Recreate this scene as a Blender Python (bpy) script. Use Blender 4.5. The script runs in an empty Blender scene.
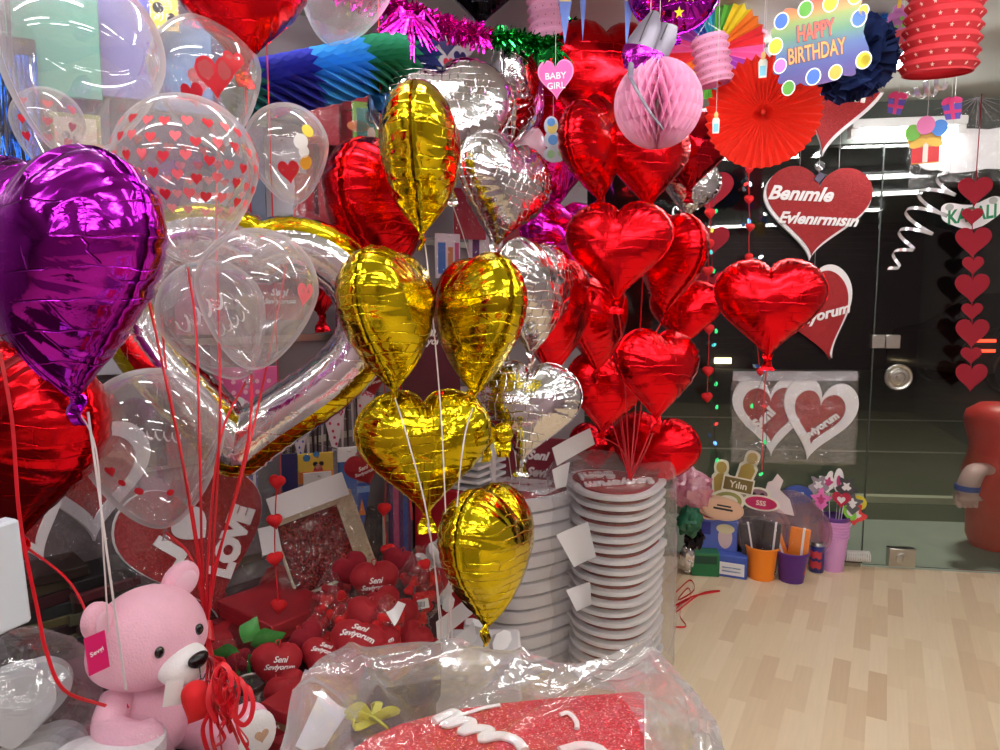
import bpy, math, random
import numpy as np
from mathutils import Vector, Matrix, noise
C = bpy.context.scene
COL = C.collection
R = math.radians
PI = math.pi
rnd = random.Random(7)

# ------------------------------------------------------------------ camera
FPX = 700.0
PITCH = R(6.0)
CAM = Vector((0, 0, 1.5))
FWD = Vector((0, math.cos(PITCH), -math.sin(PITCH)))
UPV = Vector((0, math.sin(PITCH), math.cos(PITCH)))
RGT = Vector((1, 0, 0))
cd = bpy.data.cameras.new('camera')
cd.sensor_width = 36.0
cd.lens = 36.0 * FPX / 1000.0
cd.clip_start = 0.05
cam = bpy.data.objects.new('camera', cd)
COL.objects.link(cam)
cam.location = CAM
cam.rotation_euler = (R(90) - PITCH, 0, 0)
C.camera = cam
C.view_settings.view_transform = 'Standard'
C.view_settings.look = 'None'
C.view_settings.gamma = 1.0
C.view_settings.use_curve_mapping = False
C.view_settings.exposure = 0.4
C.cycles.transparent_max_bounces = 48
C.cycles.max_bounces = 10
C.cycles.glossy_bounces = 5
C.cycles.sample_clamp_indirect = 6.0


def ray(px, py):
    return FWD + RGT * ((px - 500) / FPX) + UPV * ((375 - py) / FPX)


def P(px, py, t):
    return CAM + ray(px, py) * t


def Pz(px, py, z):
    d = ray(px, py)
    return CAM + d * ((z - CAM.z) / d.z)


def Pp(px, py, p0, n):
    d = ray(px, py)
    return CAM + d * ((p0 - CAM).dot(n) / d.dot(n))


def depth_of(p):
    return (p - CAM).dot(FWD)


# storefront glass line and goods wall line (plan view)
GL0 = Vector((2.06, 3.85, 0))
GDIR = Vector((1, -0.16, 0)).normalized()
GN = Vector((-0.16, -1, 0)).normalized()          # towards the room
WL0 = Vector((0.5, 4.1, 0))
WDIR = Vector((-0.88, -1, 0)).normalized()
WN = Vector((1, -0.88, 0)).normalized()           # towards the room


def Pg(px, py, off=0.03):
    return Pp(px, py, GL0 + GN * off, GN)


def Pw(px, py, off=0.05):
    return Pp(px, py, WL0 + WN * off, WN)


# ------------------------------------------------------------------ materials
def lin(c):
    return tuple((x / 12.92 if x <= 0.04045 else ((x + 0.055) / 1.055) ** 2.4) for x in c)


def rgb(r, g, b):
    return lin((r / 255, g / 255, b / 255)) + (1.0,)


MATS = {}


def newmat(name):
    m = bpy.data.materials.new(name)
    m.use_nodes = True
    nt = m.node_tree
    nt.nodes.clear()
    out = nt.nodes.new('ShaderNodeOutputMaterial')
    return m, nt, out


def N(nt, t, **kw):
    n = nt.nodes.new(t)
    for k, v in kw.items():
        setattr(n, k, v)
    return n


def pbr(name, col, rough=0.5, metal=0.0, bump=None, emis=0.0, sheen=0.0, coat=0.0, var=0.0, vscale=30, transl=0.0):
    """plain principled material; bump=(scale, strength), var = brightness variation by noise"""
    if name in MATS:
        return MATS[name]
    m, nt, out = newmat(name)
    b = N(nt, 'ShaderNodeBsdfPrincipled')
    b.inputs['Base Color'].default_value = col
    b.inputs['Roughness'].default_value = rough
    b.inputs['Metallic'].default_value = metal
    if coat:
        b.inputs['Coat Weight'].default_value = coat
        b.inputs['Coat Roughness'].default_value = 0.08
    if sheen:
        b.inputs['Sheen Weight'].default_value = sheen
        b.inputs['Sheen Tint'].default_value = col
    if emis:
        b.inputs['Emission Color'].default_value = col
        b.inputs['Emission Strength'].default_value = emis
    tc = N(nt, 'ShaderNodeTexCoord')
    if var:
        nz = N(nt, 'ShaderNodeTexNoise')
        nz.inputs['Scale'].default_value = vscale
        nz.inputs['Detail'].default_value = 4
        nt.links.new(tc.outputs['Object'], nz.inputs['Vector'])
        hs = N(nt, 'ShaderNodeHueSaturation')
        hs.inputs['Color'].default_value = col
        mr = N(nt, 'ShaderNodeMapRange')
        mr.inputs['To Min'].default_value = 1 - var
        mr.inputs['To Max'].default_value = 1 + var
        nt.links.new(nz.outputs['Fac'], mr.inputs['Value'])
        nt.links.new(mr.outputs['Result'], hs.inputs['Value'])
        nt.links.new(hs.outputs['Color'], b.inputs['Base Color'])
    if bump:
        nz = N(nt, 'ShaderNodeTexNoise')
        nz.inputs['Scale'].default_value = bump[0]
        nz.inputs['Detail'].default_value = 5
        nt.links.new(tc.outputs['Object'], nz.inputs['Vector'])
        bp = N(nt, 'ShaderNodeBump')
        bp.inputs['Strength'].default_value = bump[1]
        bp.inputs['Distance'].default_value = 0.01
        nt.links.new(nz.outputs['Fac'], bp.inputs['Height'])
        nt.links.new(bp.outputs['Normal'], b.inputs['Normal'])
    if transl:
        tr = N(nt, 'ShaderNodeBsdfTranslucent')
        tr.inputs['Color'].default_value = col
        mx = N(nt, 'ShaderNodeMixShader')
        mx.inputs['Fac'].default_value = transl
        nt.links.new(b.outputs[0], mx.inputs[1])
        nt.links.new(tr.outputs[0], mx.inputs[2])
        nt.links.new(mx.outputs[0], out.inputs['Surface'])
    else:
        nt.links.new(b.outputs[0], out.inputs['Surface'])
    MATS[name] = m
    return m


def foil(name, col, rough=0.1, crease=0.5, bw=0.06, bh=0.03, wav=0.35):
    """metallised film with crease lines and soft waviness"""
    if name in MATS:
        return MATS[name]
    m, nt, out = newmat(name)
    b = N(nt, 'ShaderNodeBsdfPrincipled')
    b.inputs['Base Color'].default_value = col
    b.inputs['Metallic'].default_value = 1.0
    b.inputs['Roughness'].default_value = rough
    tc = N(nt, 'ShaderNodeTexCoord')
    oi = N(nt, 'ShaderNodeObjectInfo')
    mul = N(nt, 'ShaderNodeVectorMath', operation='SCALE')
    cmb = N(nt, 'ShaderNodeCombineXYZ')
    for k in range(3):
        nt.links.new(oi.outputs['Random'], cmb.inputs[k])
    mul.inputs['Scale'].default_value = 7.0
    nt.links.new(cmb.outputs[0], mul.inputs[0])
    add = N(nt, 'ShaderNodeVectorMath', operation='ADD')
    nt.links.new(tc.outputs['Object'], add.inputs[0])
    nt.links.new(mul.outputs[0], add.inputs[1])
    # warp
    nz = N(nt, 'ShaderNodeTexNoise')
    nz.inputs['Scale'].default_value = 9
    nz.inputs['Detail'].default_value = 2
    nt.links.new(add.outputs[0], nz.inputs['Vector'])
    sc = N(nt, 'ShaderNodeVectorMath', operation='SCALE')
    sc.inputs['Scale'].default_value = 0.035
    nt.links.new(nz.outputs['Color'], sc.inputs[0])
    ad2 = N(nt, 'ShaderNodeVectorMath', operation='ADD')
    nt.links.new(add.outputs[0], ad2.inputs[0])
    nt.links.new(sc.outputs[0], ad2.inputs[1])
    # horizontal fold lines with short upright ticks, broken up in patches
    sp = N(nt, 'ShaderNodeSeparateXYZ')
    nt.links.new(ad2.outputs[0], sp.inputs[0])
    cb = N(nt, 'ShaderNodeCombineXYZ')
    nt.links.new(sp.outputs['X'], cb.inputs['X'])
    nt.links.new(sp.outputs['Z'], cb.inputs['Y'])
    br = N(nt, 'ShaderNodeTexBrick')
    br.offset = 0.37
    br.offset_frequency = 2
    br.squash = 0.6
    br.squash_frequency = 3
    br.inputs['Scale'].default_value = 1.0
    br.inputs['Brick Width'].default_value = bw
    br.inputs['Row Height'].default_value = bh
    br.inputs['Mortar Size'].default_value = 0.0018
    br.inputs['Mortar Smooth'].default_value = 1.0
    nt.links.new(cb.outputs[0], br.inputs['Vector'])
    nm = N(nt, 'ShaderNodeTexNoise')
    nm.inputs['Scale'].default_value = 11
    nm.inputs['Detail'].default_value = 2
    nt.links.new(add.outputs[0], nm.inputs['Vector'])
    mk = N(nt, 'ShaderNodeMapRange')
    mk.inputs['From Min'].default_value = 0.42
    mk.inputs['From Max'].default_value = 0.62
    nt.links.new(nm.outputs['Fac'], mk.inputs['Value'])
    mm = N(nt, 'ShaderNodeMath', operation='MULTIPLY')
    nt.links.new(br.outputs['Fac'], mm.inputs[0])
    nt.links.new(mk.outputs['Result'], mm.inputs[1])
    bp = N(nt, 'ShaderNodeBump')
    bp.inputs['Strength'].default_value = crease
    bp.inputs['Distance'].default_value = 0.004
    bp.invert = True
    nt.links.new(mm.outputs[0], bp.inputs['Height'])
    n2 = N(nt, 'ShaderNodeTexNoise')
    n2.inputs['Scale'].default_value = 22
    n2.inputs['Detail'].default_value = 3
    n2.inputs['Distortion'].default_value = 0.8
    nt.links.new(add.outputs[0], n2.inputs['Vector'])
    b2 = N(nt, 'ShaderNodeBump')
    b2.inputs['Strength'].default_value = wav
    b2.inputs['Distance'].default_value = 0.006
    nt.links.new(n2.outputs['Fac'], b2.inputs['Height'])
    nt.links.new(bp.outputs['Normal'], b2.inputs['Normal'])
    nt.links.new(b2.outputs['Normal'], b.inputs['Normal'])
    nt.links.new(b.outputs[0], out.inputs['Surface'])
    MATS[name] = m
    return m


def clearfilm(name, tint=(0.97, 0.97, 0.98), lo=0.10, hi=0.55, white=0.35, rough=0.04, bump=None, wcol=(0.9, 0.88, 0.92), power=2.5):
    """thin clear film: see-through, with a sheen and a little milkiness that grows at grazing angles"""
    if name in MATS:
        return MATS[name]
    m, nt, out = newmat(name)
    tr = N(nt, 'ShaderNodeBsdfTransparent')
    tr.inputs['Color'].default_value = tint + (1,)
    gl = N(nt, 'ShaderNodeBsdfGlossy')
    gl.inputs['Roughness'].default_value = rough
    gl.inputs['Color'].default_value = (1, 1, 1, 1)
    df = N(nt, 'ShaderNodeBsdfDiffuse')
    df.inputs['Color'].default_value = wcol + (1,)
    tl = N(nt, 'ShaderNodeBsdfTranslucent')
    tl.inputs['Color'].default_value = wcol + (1,)
    md = N(nt, 'ShaderNodeMixShader')
    md.inputs['Fac'].default_value = 0.5
    nt.links.new(df.outputs[0], md.inputs[1])
    nt.links.new(tl.outputs[0], md.inputs[2])
    mg = N(nt, 'ShaderNodeMixShader')
    mg.inputs['Fac'].default_value = white
    nt.links.new(gl.outputs[0], mg.inputs[1])
    nt.links.new(md.outputs[0], mg.inputs[2])
    lw = N(nt, 'ShaderNodeLayerWeight')
    lw.inputs['Blend'].default_value = 0.5
    pw = N(nt, 'ShaderNodeMath', operation='POWER')
    pw.inputs[1].default_value = power
    nt.links.new(lw.outputs['Facing'], pw.inputs[0])
    mr = N(nt, 'ShaderNodeMapRange')
    mr.inputs['To Min'].default_value = lo
    mr.inputs['To Max'].default_value = hi
    nt.links.new(pw.outputs[0], mr.inputs['Value'])
    mx = N(nt, 'ShaderNodeMixShader')
    nt.links.new(mr.outputs['Result'], mx.inputs['Fac'])
    nt.links.new(tr.outputs[0], mx.inputs[1])
    nt.links.new(mg.outputs[0], mx.inputs[2])
    if bump:
        tc = N(nt, 'ShaderNodeTexCoord')
        nz = N(nt, 'ShaderNodeTexNoise')
        nz.inputs['Scale'].default_value = bump[0]
        nz.inputs['Detail'].default_value = 3
        nz.inputs['Distortion'].default_value = 1.2
        nt.links.new(tc.outputs['Object'], nz.inputs['Vector'])
        bp = N(nt, 'ShaderNodeBump')
        bp.inputs['Strength'].default_value = bump[1]
        bp.inputs['Distance'].default_value = 0.02
        nt.links.new(nz.outputs['Fac'], bp.inputs['Height'])
        nt.links.new(bp.outputs['Normal'], gl.inputs['Normal'])
        nt.links.new(bp.outputs['Normal'], df.inputs['Normal'])
    nt.links.new(mx.outputs[0], out.inputs['Surface'])
    MATS[name] = m
    return m


def glitter(name, dark, mid, light, scale=700):
    if name in MATS:
        return MATS[name]
    m, nt, out = newmat(name)
    b = N(nt, 'ShaderNodeBsdfPrincipled')
    b.inputs['Roughness'].default_value = 0.5
    b.inputs['Specular IOR Level'].default_value = 0.3
    tc = N(nt, 'ShaderNodeTexCoord')
    vo = N(nt, 'ShaderNodeTexVoronoi')
    vo.inputs['Scale'].default_value = scale
    nt.links.new(tc.outputs['Object'], vo.inputs['Vector'])
    sp = N(nt, 'ShaderNodeSeparateColor')
    nt.links.new(vo.outputs['Color'], sp.inputs[0])
    cr = N(nt, 'ShaderNodeValToRGB')
    e = cr.color_ramp.elements
    e[0].position = 0.0
    e[0].color = dark
    e[1].position = 1.0
    e[1].color = light
    q = e.new(0.55)
    q.color = mid
    q = e.new(0.88)
    q.color = mid
    nt.links.new(sp.outputs[0], cr.inputs['Fac'])
    nt.links.new(cr.outputs['Color'], b.inputs['Base Color'])
    bp = N(nt, 'ShaderNodeBump')
    bp.inputs['Strength'].default_value = 0.4
    bp.inputs['Distance'].default_value = 0.002
    nt.links.new(sp.outputs[1], bp.inputs['Height'])
    nt.links.new(bp.outputs['Normal'], b.inputs['Normal'])
    nt.links.new(b.outputs[0], out.inputs['Surface'])
    MATS[name] = m
    return m


M_RED = foil('red_foil', (0.80, 0.007, 0.014, 1), 0.22, 0.30, 0.09, 0.03, 0.28)
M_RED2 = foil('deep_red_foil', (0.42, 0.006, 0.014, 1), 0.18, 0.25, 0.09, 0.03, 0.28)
M_GOLD = foil('gold_foil', (0.72, 0.57, 0.012, 1), 0.12, 0.8, 0.17, 0.022, 0.4)
M_SILVER = foil('silver_foil', (0.72, 0.71, 0.73, 1), 0.10, 0.7, 0.04, 0.022, 0.5)
M_PURPLE = foil('purple_foil', (0.42, 0.014, 0.50, 1), 0.11, 0.7, 0.14, 0.045, 0.3)
M_MAG = foil('magenta_foil', (0.75, 0.02, 0.50, 1), 0.14, 0.3, 0.11, 0.04, 0.4)
M_BLACKF = foil('black_foil', (0.02, 0.018, 0.025, 1), 0.15, 0.4)
M_CLEAR = clearfilm('clear_latex', (0.95, 0.945, 0.955), 0.21, 0.80, 0.58, 0.03, None, (0.92, 0.9, 0.93), 1.8)
M_FROST = clearfilm('milky_latex', (0.93, 0.92, 0.94), 0.22, 0.75, 0.5, 0.05)
M_CELLO = clearfilm('cellophane', (0.975, 0.975, 0.985), 0.055, 0.38, 0.10, 0.07, (14, 0.9))
M_BAG = clearfilm('thick_plastic_bag', (0.93, 0.93, 0.95), 0.34, 0.8, 0.50, 0.13, (7, 0.7), (0.92, 0.91, 0.95))
M_SIGNBAG = clearfilm('sign_bag_film', (0.96, 0.96, 0.97), 0.15, 0.6, 0.28, 0.08, (16, 1.0))
M_BAGTOP = clearfilm('bag_film_over_sign', (0.97, 0.97, 0.98), 0.10, 0.6, 0.25, 0.07, (9, 0.6))
M_STACKBAG = clearfilm('stack_bag_film', (0.96, 0.96, 0.97), 0.13, 0.62, 0.35, 0.08, (10, 0.9))
M_PEARL = pbr('pearl_pink_latex', rgb(240, 205, 222), 0.25)
M_WHITE = pbr('white_foam', rgb(236, 234, 236), 0.6)
M_PAPERW = pbr('white_paper', rgb(232, 230, 232), 0.7)
M_TEXTW = pbr('white_print', rgb(242, 240, 240), 0.5)
M_TEXTR = pbr('red_print', rgb(196, 24, 40), 0.5)
M_RIBR = pbr('red_ribbon', rgb(206, 16, 34), 0.35)
M_RIBW = pbr('pale_ribbon', rgb(226, 214, 216), 0.4)
M_STR = pbr('thin_thread', rgb(210, 205, 205), 0.5)
M_FELT = pbr('red_felt', rgb(176, 12, 28), 0.9, sheen=0.4)
M_FELTD = pbr('dark_red_felt', rgb(140, 12, 34), 0.9, sheen=0.3)
M_VELVET = pbr('red_velvet', rgb(150, 10, 26), 0.75, sheen=0.8, bump=(160, 0.25))
M_GLIT = glitter('red_glitter', rgb(96, 4, 12), rgb(158, 12, 24), rgb(236, 90, 80))
M_GLIT2 = glitter('pink_red_glitter', rgb(150, 20, 32), rgb(206, 54, 66), rgb(255, 190, 180), 480)
M_CARDRED = pbr('red_card', rgb(170, 14, 34), 0.55)
M_STEEL = pbr('brushed_steel', rgb(190, 188, 180), 0.3, 1.0)
M_BLACK = pbr('black_plastic', rgb(16, 15, 17), 0.4)
M_DARK = pbr('dark_card', rgb(40, 34, 36), 0.6)


def col(name, r, g, b, rough=0.55, **kw):
    return pbr(name, rgb(r, g, b), rough, **kw)


# ------------------------------------------------------------------ geometry collector
def rotm(yaw=0, pitch=0, roll=0):
    return Matrix.Rotation(R(yaw), 4, 'Z') @ Matrix.Rotation(R(pitch), 4, 'X') @ Matrix.Rotation(R(roll), 4, 'Y')


def T(x=0, y=0, z=0):
    return Matrix.Translation((x, y, z))


class G:
    def __init__(s):
        s.v, s.f, s.m = [], [], []

    def add(s, vs, fs, M=None, mi=0):
        b = len(s.v)
        if M is not None:
            vs = [M @ Vector(p) for p in vs]
        s.v.extend([tuple(p) for p in vs])
        s.f.extend([tuple(b + i for i in q) for q in fs])
        s.m.extend([mi] * len(fs))
        return s

    def box(s, x0, x1, y0, y1, z0, z1, M=None, mi=0, bev=0.0):
        if bev:
            c = bev
            prof = [(x0 + c, z0), (x1 - c, z0), (x1, z0 + c), (x1, z1 - c), (x1 - c, z1), (x0 + c, z1), (x0, z1 - c), (x0, z0 + c)]
            inn = [(x0 + c, z0 + c), (x1 - c, z0 + c), (x1 - c, z0 + c), (x1 - c, z1 - c), (x1 - c, z1 - c), (x0 + c, z1 - c), (x0 + c, z1 - c), (x0 + c, z0 + c)]
            vs = [(x, y0 + c, z) for x, z in prof] + [(x, y1 - c, z) for x, z in prof]
            n = 8
            fs = [(i, (i + 1) % n, n + (i + 1) % n, n + i) for i in range(n)]
            b = len(vs)
            q = [(x0 + c, z0 + c), (x1 - c, z0 + c), (x1 - c, z1 - c), (x0 + c, z1 - c)]
            vs += [(x, y0, z) for x, z in q] + [(x, y1, z) for x, z in q]
            fs.append((b, b + 1, b + 2, b + 3))
            fs.append((b + 7, b + 6, b + 5, b + 4))
            for off, bb, fl in ((0, b, 1), (n, b + 4, 0)):
                for k in range(4):
                    i0, i1 = 2 * k, 2 * k + 1
                    f1 = (bb + k, off + i0, off + i1, bb + (k + 1) % 4)
                    f2 = (bb + (k + 1) % 4, off + i1, off + (i1 + 1) % n)
                    for f in (f1, f2):
                        fs.append(f if fl else tuple(reversed(f)))
            return s.add(vs, fs, M, mi)
        vs = [(x0, y0, z0), (x1, y0, z0), (x1, y1, z0), (x0, y1, z0), (x0, y0, z1), (x1, y0, z1), (x1, y1, z1), (x0, y1, z1)]
        fs = [(0, 3, 2, 1), (4, 5, 6, 7), (0, 1, 5, 4), (1, 2, 6, 5), (2, 3, 7, 6), (3, 0, 4, 7)]
        return s.add(vs, fs, M, mi)

    def tube(s, pts, r, n=6, mi=0, closed=False, M=None, flat=1.0, cap=True):
        pts = [Vector(p) for p in pts]
        k = len(pts)
        rr = r if isinstance(r, (list, tuple)) else [r] * k
        vs, fs = [], []
        ref = None
        for i in range(k):
            if closed:
                tg = pts[(i + 1) % k] - pts[i - 1]
            else:
                tg = pts[min(i + 1, k - 1)] - pts[max(i - 1, 0)]
            if tg.length < 1e-9:
                tg = Vector((0, 0, 1))
            tg.normalize()
            if ref is None:
                ref = Vector((0, 1, 0)) if abs(tg.y) < 0.9 else Vector((1, 0, 0))
            u = ref - tg * ref.dot(tg)
            if u.length < 1e-6:
                u = tg.orthogonal()
            u.normalize()
            ref = u
            w = tg.cross(u)
            for j in range(n):
                a = 2 * PI * j / n
                vs.append(pts[i] + u * (math.cos(a) * rr[i] * flat) + w * (math.sin(a) * rr[i]))
        for i in range(k if closed else k - 1):
            for j in range(n):
                a, b = i * n + j, i * n + (j + 1) % n
                c, d = ((i + 1) % k) * n + (j + 1) % n, ((i + 1) % k) * n + j
                fs.append((a, b, c, d))
        if not closed and cap:
            fs.append(tuple(range(n))[::-1])
            fs.append(tuple(range((k - 1) * n, k * n)))
        return s.add(vs, fs, M, mi)

    def lathe(s, prof, n=32, M=None, mi=0, mis=None, cap=True):
        vs, fs, ms = [], [], []
        for r, z in prof:
            for j in range(n):
                a = 2 * PI * j / n
                vs.append((r * math.cos(a), r * math.sin(a), z))
        for i in range(len(prof) - 1):
            for j in range(n):
                fs.append((i * n + j, i * n + (j + 1) % n, (i + 1) * n + (j + 1) % n, (i + 1) * n + j))
                ms.append(mis[i] if mis else mi)
        if cap:
            if prof[0][0] > 1e-5:
                fs.append(tuple(range(n))[::-1])
                ms.append(mis[0] if mis else mi)
            if prof[-1][0] > 1e-5:
                fs.append(tuple(range((len(prof) - 1) * n, len(prof) * n)))
                ms.append(mis[-1] if mis else mi)
        s.add(vs, fs, M, mi)
        s.m[-len(fs):] = ms
        return s

    def prism(s, poly, y0, y1, M=None, mi=0, mside=None):
        """polygon in local xz extruded from y0 (front) to y1 (back)"""
        n = len(poly)
        ar = sum(poly[i][0] * poly[(i + 1) % n][1] - poly[(i + 1) % n][0] * poly[i][1] for i in range(n))
        if ar < 0:
            poly = poly[::-1]
        vs = [(x, y0, z) for x, z in poly] + [(x, y1, z) for x, z in poly]
        fs = [tuple(range(n)), tuple(range(2 * n - 1, n - 1, -1))]
        fs += [(i, n + i, n + (i + 1) % n, (i + 1) % n) for i in range(n)]
        s.add(vs, fs, M, mi)
        if mside is not None:
            s.m[-n:] = [mside] * n
        return s

    def ball(s, rx, ry, rz, M=None, nu=24, nv=14, mi=0):
        vs, fs = [(0, 0, rz)], []
        for i in range(1, nv):
            ph = PI * i / nv
            for j in range(nu):
                a = 2 * PI * j / nu
                vs.append((rx * math.sin(ph) * math.cos(a), ry * math.sin(ph) * math.sin(a), rz * math.cos(ph)))
        vs.append((0, 0, -rz))
        for j in range(nu):
            fs.append((0, 1 + j, 1 + (j + 1) % nu))
            e = 1 + (nv - 2) * nu
            fs.append((len(vs) - 1, e + (j + 1) % nu, e + j))
        for i in range(nv - 2):
            for j in range(nu):
                a = 1 + i * nu + j
                b = 1 + i * nu + (j + 1) % nu
                fs.append((a, a + nu, b + nu, b))
        return s.add(vs, fs, M, mi)

    def text(s, body, width=None, height=None, ext=0.001, M=None, mi=0, shear=0.0, bold=0.0, fn=None, spacing=1.0):
        """lettering in the local xz plane, centred, facing -y"""
        vs, fs = text_mesh(body, ext, shear, bold, spacing)
        xs = [p[0] for p in vs]
        zs = [p[2] for p in vs]
        w0, h0 = max(xs) - min(xs), max(zs) - min(zs)
        k = (width / w0) if width else (height / h0)
        kz = k if not (width and height) else height / h0
        cx, cz = (max(xs) + min(xs)) / 2, (max(zs) + min(zs)) / 2
        out = []
        for x, y, z in vs:
            p = ((x - cx) * k, y, (z - cz) * kz)
            if fn:
                p = fn(*p)
            out.append(p)
        return s.add(out, fs, M, mi)

    def build(s, name, mats, parent=None, smooth=True, angle=40, M=None):
        me = bpy.data.meshes.new(name)
        me.from_pydata(s.v, [], s.f)
        if not isinstance(mats, (list, tuple)):
            mats = [mats]
        for m in mats:
            me.materials.append(m)
        if len(mats) > 1:
            me.polygons.foreach_set('material_index', s.m)
        me.update()
        if smooth:
            me.polygons.foreach_set('use_smooth', [True] * len(me.polygons))
            me.set_sharp_from_angle(angle=R(angle))
        o = bpy.data.objects.new(name, me)
        COL.objects.link(o)
        if parent is not None:
            o.parent = parent
        if M is not None:
            o.matrix_local = M
        return o


_TX = {}


def text_mesh(body, ext, shear, bold, spacing):
    key = (body, shear, bold, spacing)
    if key not in _TX:
        cu = bpy.data.curves.new('lettering', 'FONT')
        cu.body = body
        cu.size = 1.0
        cu.shear = shear
        cu.offset = bold
        cu.space_character = spacing
        cu.align_x = 'CENTER'
        cu.resolution_u = 3
        cu.extrude = 0.5
        o = bpy.data.objects.new('lettering', cu)
        COL.objects.link(o)
        dg = bpy.context.evaluated_depsgraph_get()
        me = bpy.data.meshes.new_from_object(o.evaluated_get(dg))
        vs = [tuple(v.co) for v in me.vertices]
        fs = [tuple(p.vertices) for p in me.polygons]
        bpy.data.objects.remove(o)
        bpy.data.curves.remove(cu)
        bpy.data.meshes.remove(me)
        _TX[key] = (vs, fs)
    vs, fs = _TX[key]
    return [(x, -ext if z > 0 else 0.0, y) for x, y, z in vs], fs


MW = {}


def thing(name, label, cat, M, group=None):
    o = bpy.data.objects.new(name, None)
    COL.objects.link(o)
    o.empty_display_size = 0.05
    o.matrix_world = M
    MW[o.name] = M.copy()
    o['label'] = label
    o['category'] = cat
    if group:
        o['group'] = group
    return o


def tag(o, label, cat, group=None, kind=None):
    o['label'] = label
    o['category'] = cat
    if group:
        o['group'] = group
    if kind:
        o['kind'] = kind
    return o


def struct(o):
    o['kind'] = 'structure'
    return o


def frame(p, yaw=0, pitch=0, roll=0, face=True):
    """local frame at p: x right, z up, -y towards the viewer (turned by yaw from facing the camera)"""
    base = -math.degrees(math.atan2(p.x - CAM.x, p.y - CAM.y)) if face else 0.0
    return Matrix.Translation(p) @ rotm(base + yaw, pitch, roll)


def catmull(pts, sub=6):
    pts = [Vector(p) for p in pts]
    if len(pts) < 3:
        return pts
    q = [pts[0] * 2 - pts[1]] + pts + [pts[-1] * 2 - pts[-2]]
    out = []
    for i in range(1, len(q) - 2):
        for k in range(sub):
            u = k / sub
            a, b, c, d = q[i - 1], q[i], q[i + 1], q[i + 2]
            out.append(0.5 * ((2 * b) + (c - a) * u + (2 * a - 5 * b + 4 * c - d) * u * u + (3 * b - a - 3 * c + d) * u ** 3))
    out.append(pts[-1])
    return out


def cord(parent, name, world_pts, r, mat, sub=6, flat=1.0):
    inv = MW[parent.name].inverted()
    g = G()
    g.tube([inv @ Vector(p) for p in catmull(world_pts, sub)], r, 6, flat=flat)
    return g.build(name, mat, parent)


CEIL = 2.55


def hang(parent, loc=(0, 0, 0), r=0.0008, mat=None):
    """thread from a point of the thing up to the ceiling"""
    p = MW[parent.name] @ Vector(loc)
    cord(parent, 'thread', [p, Vector((p.x, p.y, CEIL))], r, mat or M_STR)


# ------------------------------------------------------------------ heart shapes
def heart2(t):
    x = 16 * math.sin(t) ** 3
    y = 13 * math.cos(t) - 5 * math.cos(2 * t) - 2 * math.cos(3 * t) - math.cos(4 * t)
    return x / 29.0, (y + 2.5) / 29.0


def heart_poly(w, h=None, n=56, cx=0, cz=0):
    h = h or w
    return [(cx + heart2(2 * PI * i / n)[0] / 1.103 * w, cz + heart2(2 * PI * i / n)[1] * h) for i in range(n)]


def heartb(t):
    """fuller outline with a shallow cleft, as an inflated heart has"""
    x = 13.9 * math.sin(t) ** 3 * (1 - 0.05 * math.cos(t))
    y = 13 * math.cos(t) - 3.3 * math.cos(2 * t) - 1.3 * math.cos(3 * t) - 0.6 * math.cos(4 * t)
    return x / 26.2, (y + 2.5) / 26.2


GN_ = 121
GL_ = 0.6


def _poisson(poly):
    ax = np.linspace(-GL_, GL_, GN_)
    X, Y = np.meshgrid(ax, ax)
    ins = np.zeros_like(X, bool)
    n = len(poly)
    for i in range(n):
        x0, y0 = poly[i]
        x1, y1 = poly[(i + 1) % n]
        c = ((y0 > Y) != (y1 > Y))
        with np.errstate(divide='ignore', invalid='ignore'):
            xi = (x1 - x0) * (Y - y0) / (y1 - y0 + 1e-15) + x0
        ins ^= (c & (X < xi))
    u = np.zeros_like(X)
    for _ in range(2600):
        u[1:-1, 1:-1] = 0.25 * (u[2:, 1:-1] + u[:-2, 1:-1] + u[1:-1, 2:] + u[1:-1, :-2]) + 0.0004
        u[~ins] = 0
    return u / u.max()


_HP = [heartb(2 * PI * i / 200) for i in range(200)]
_HU = _poisson(_HP)


def hz(x, y):
    fx = (x + GL_) / (2 * GL_) * (GN_ - 1)
    fy = (y + GL_) / (2 * GL_) * (GN_ - 1)
    i, j = int(fx), int(fy)
    if i < 0 or j < 0 or i >= GN_ - 1 or j >= GN_ - 1:
        return 0.0
    a, b = fx - i, fy - j
    u = _HU[j, i] * (1 - a) * (1 - b) + _HU[j, i + 1] * a * (1 - b) + _HU[j + 1, i] * (1 - a) * b + _HU[j + 1, i + 1] * a * b
    return math.sqrt(max(u, 0.0))


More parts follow.
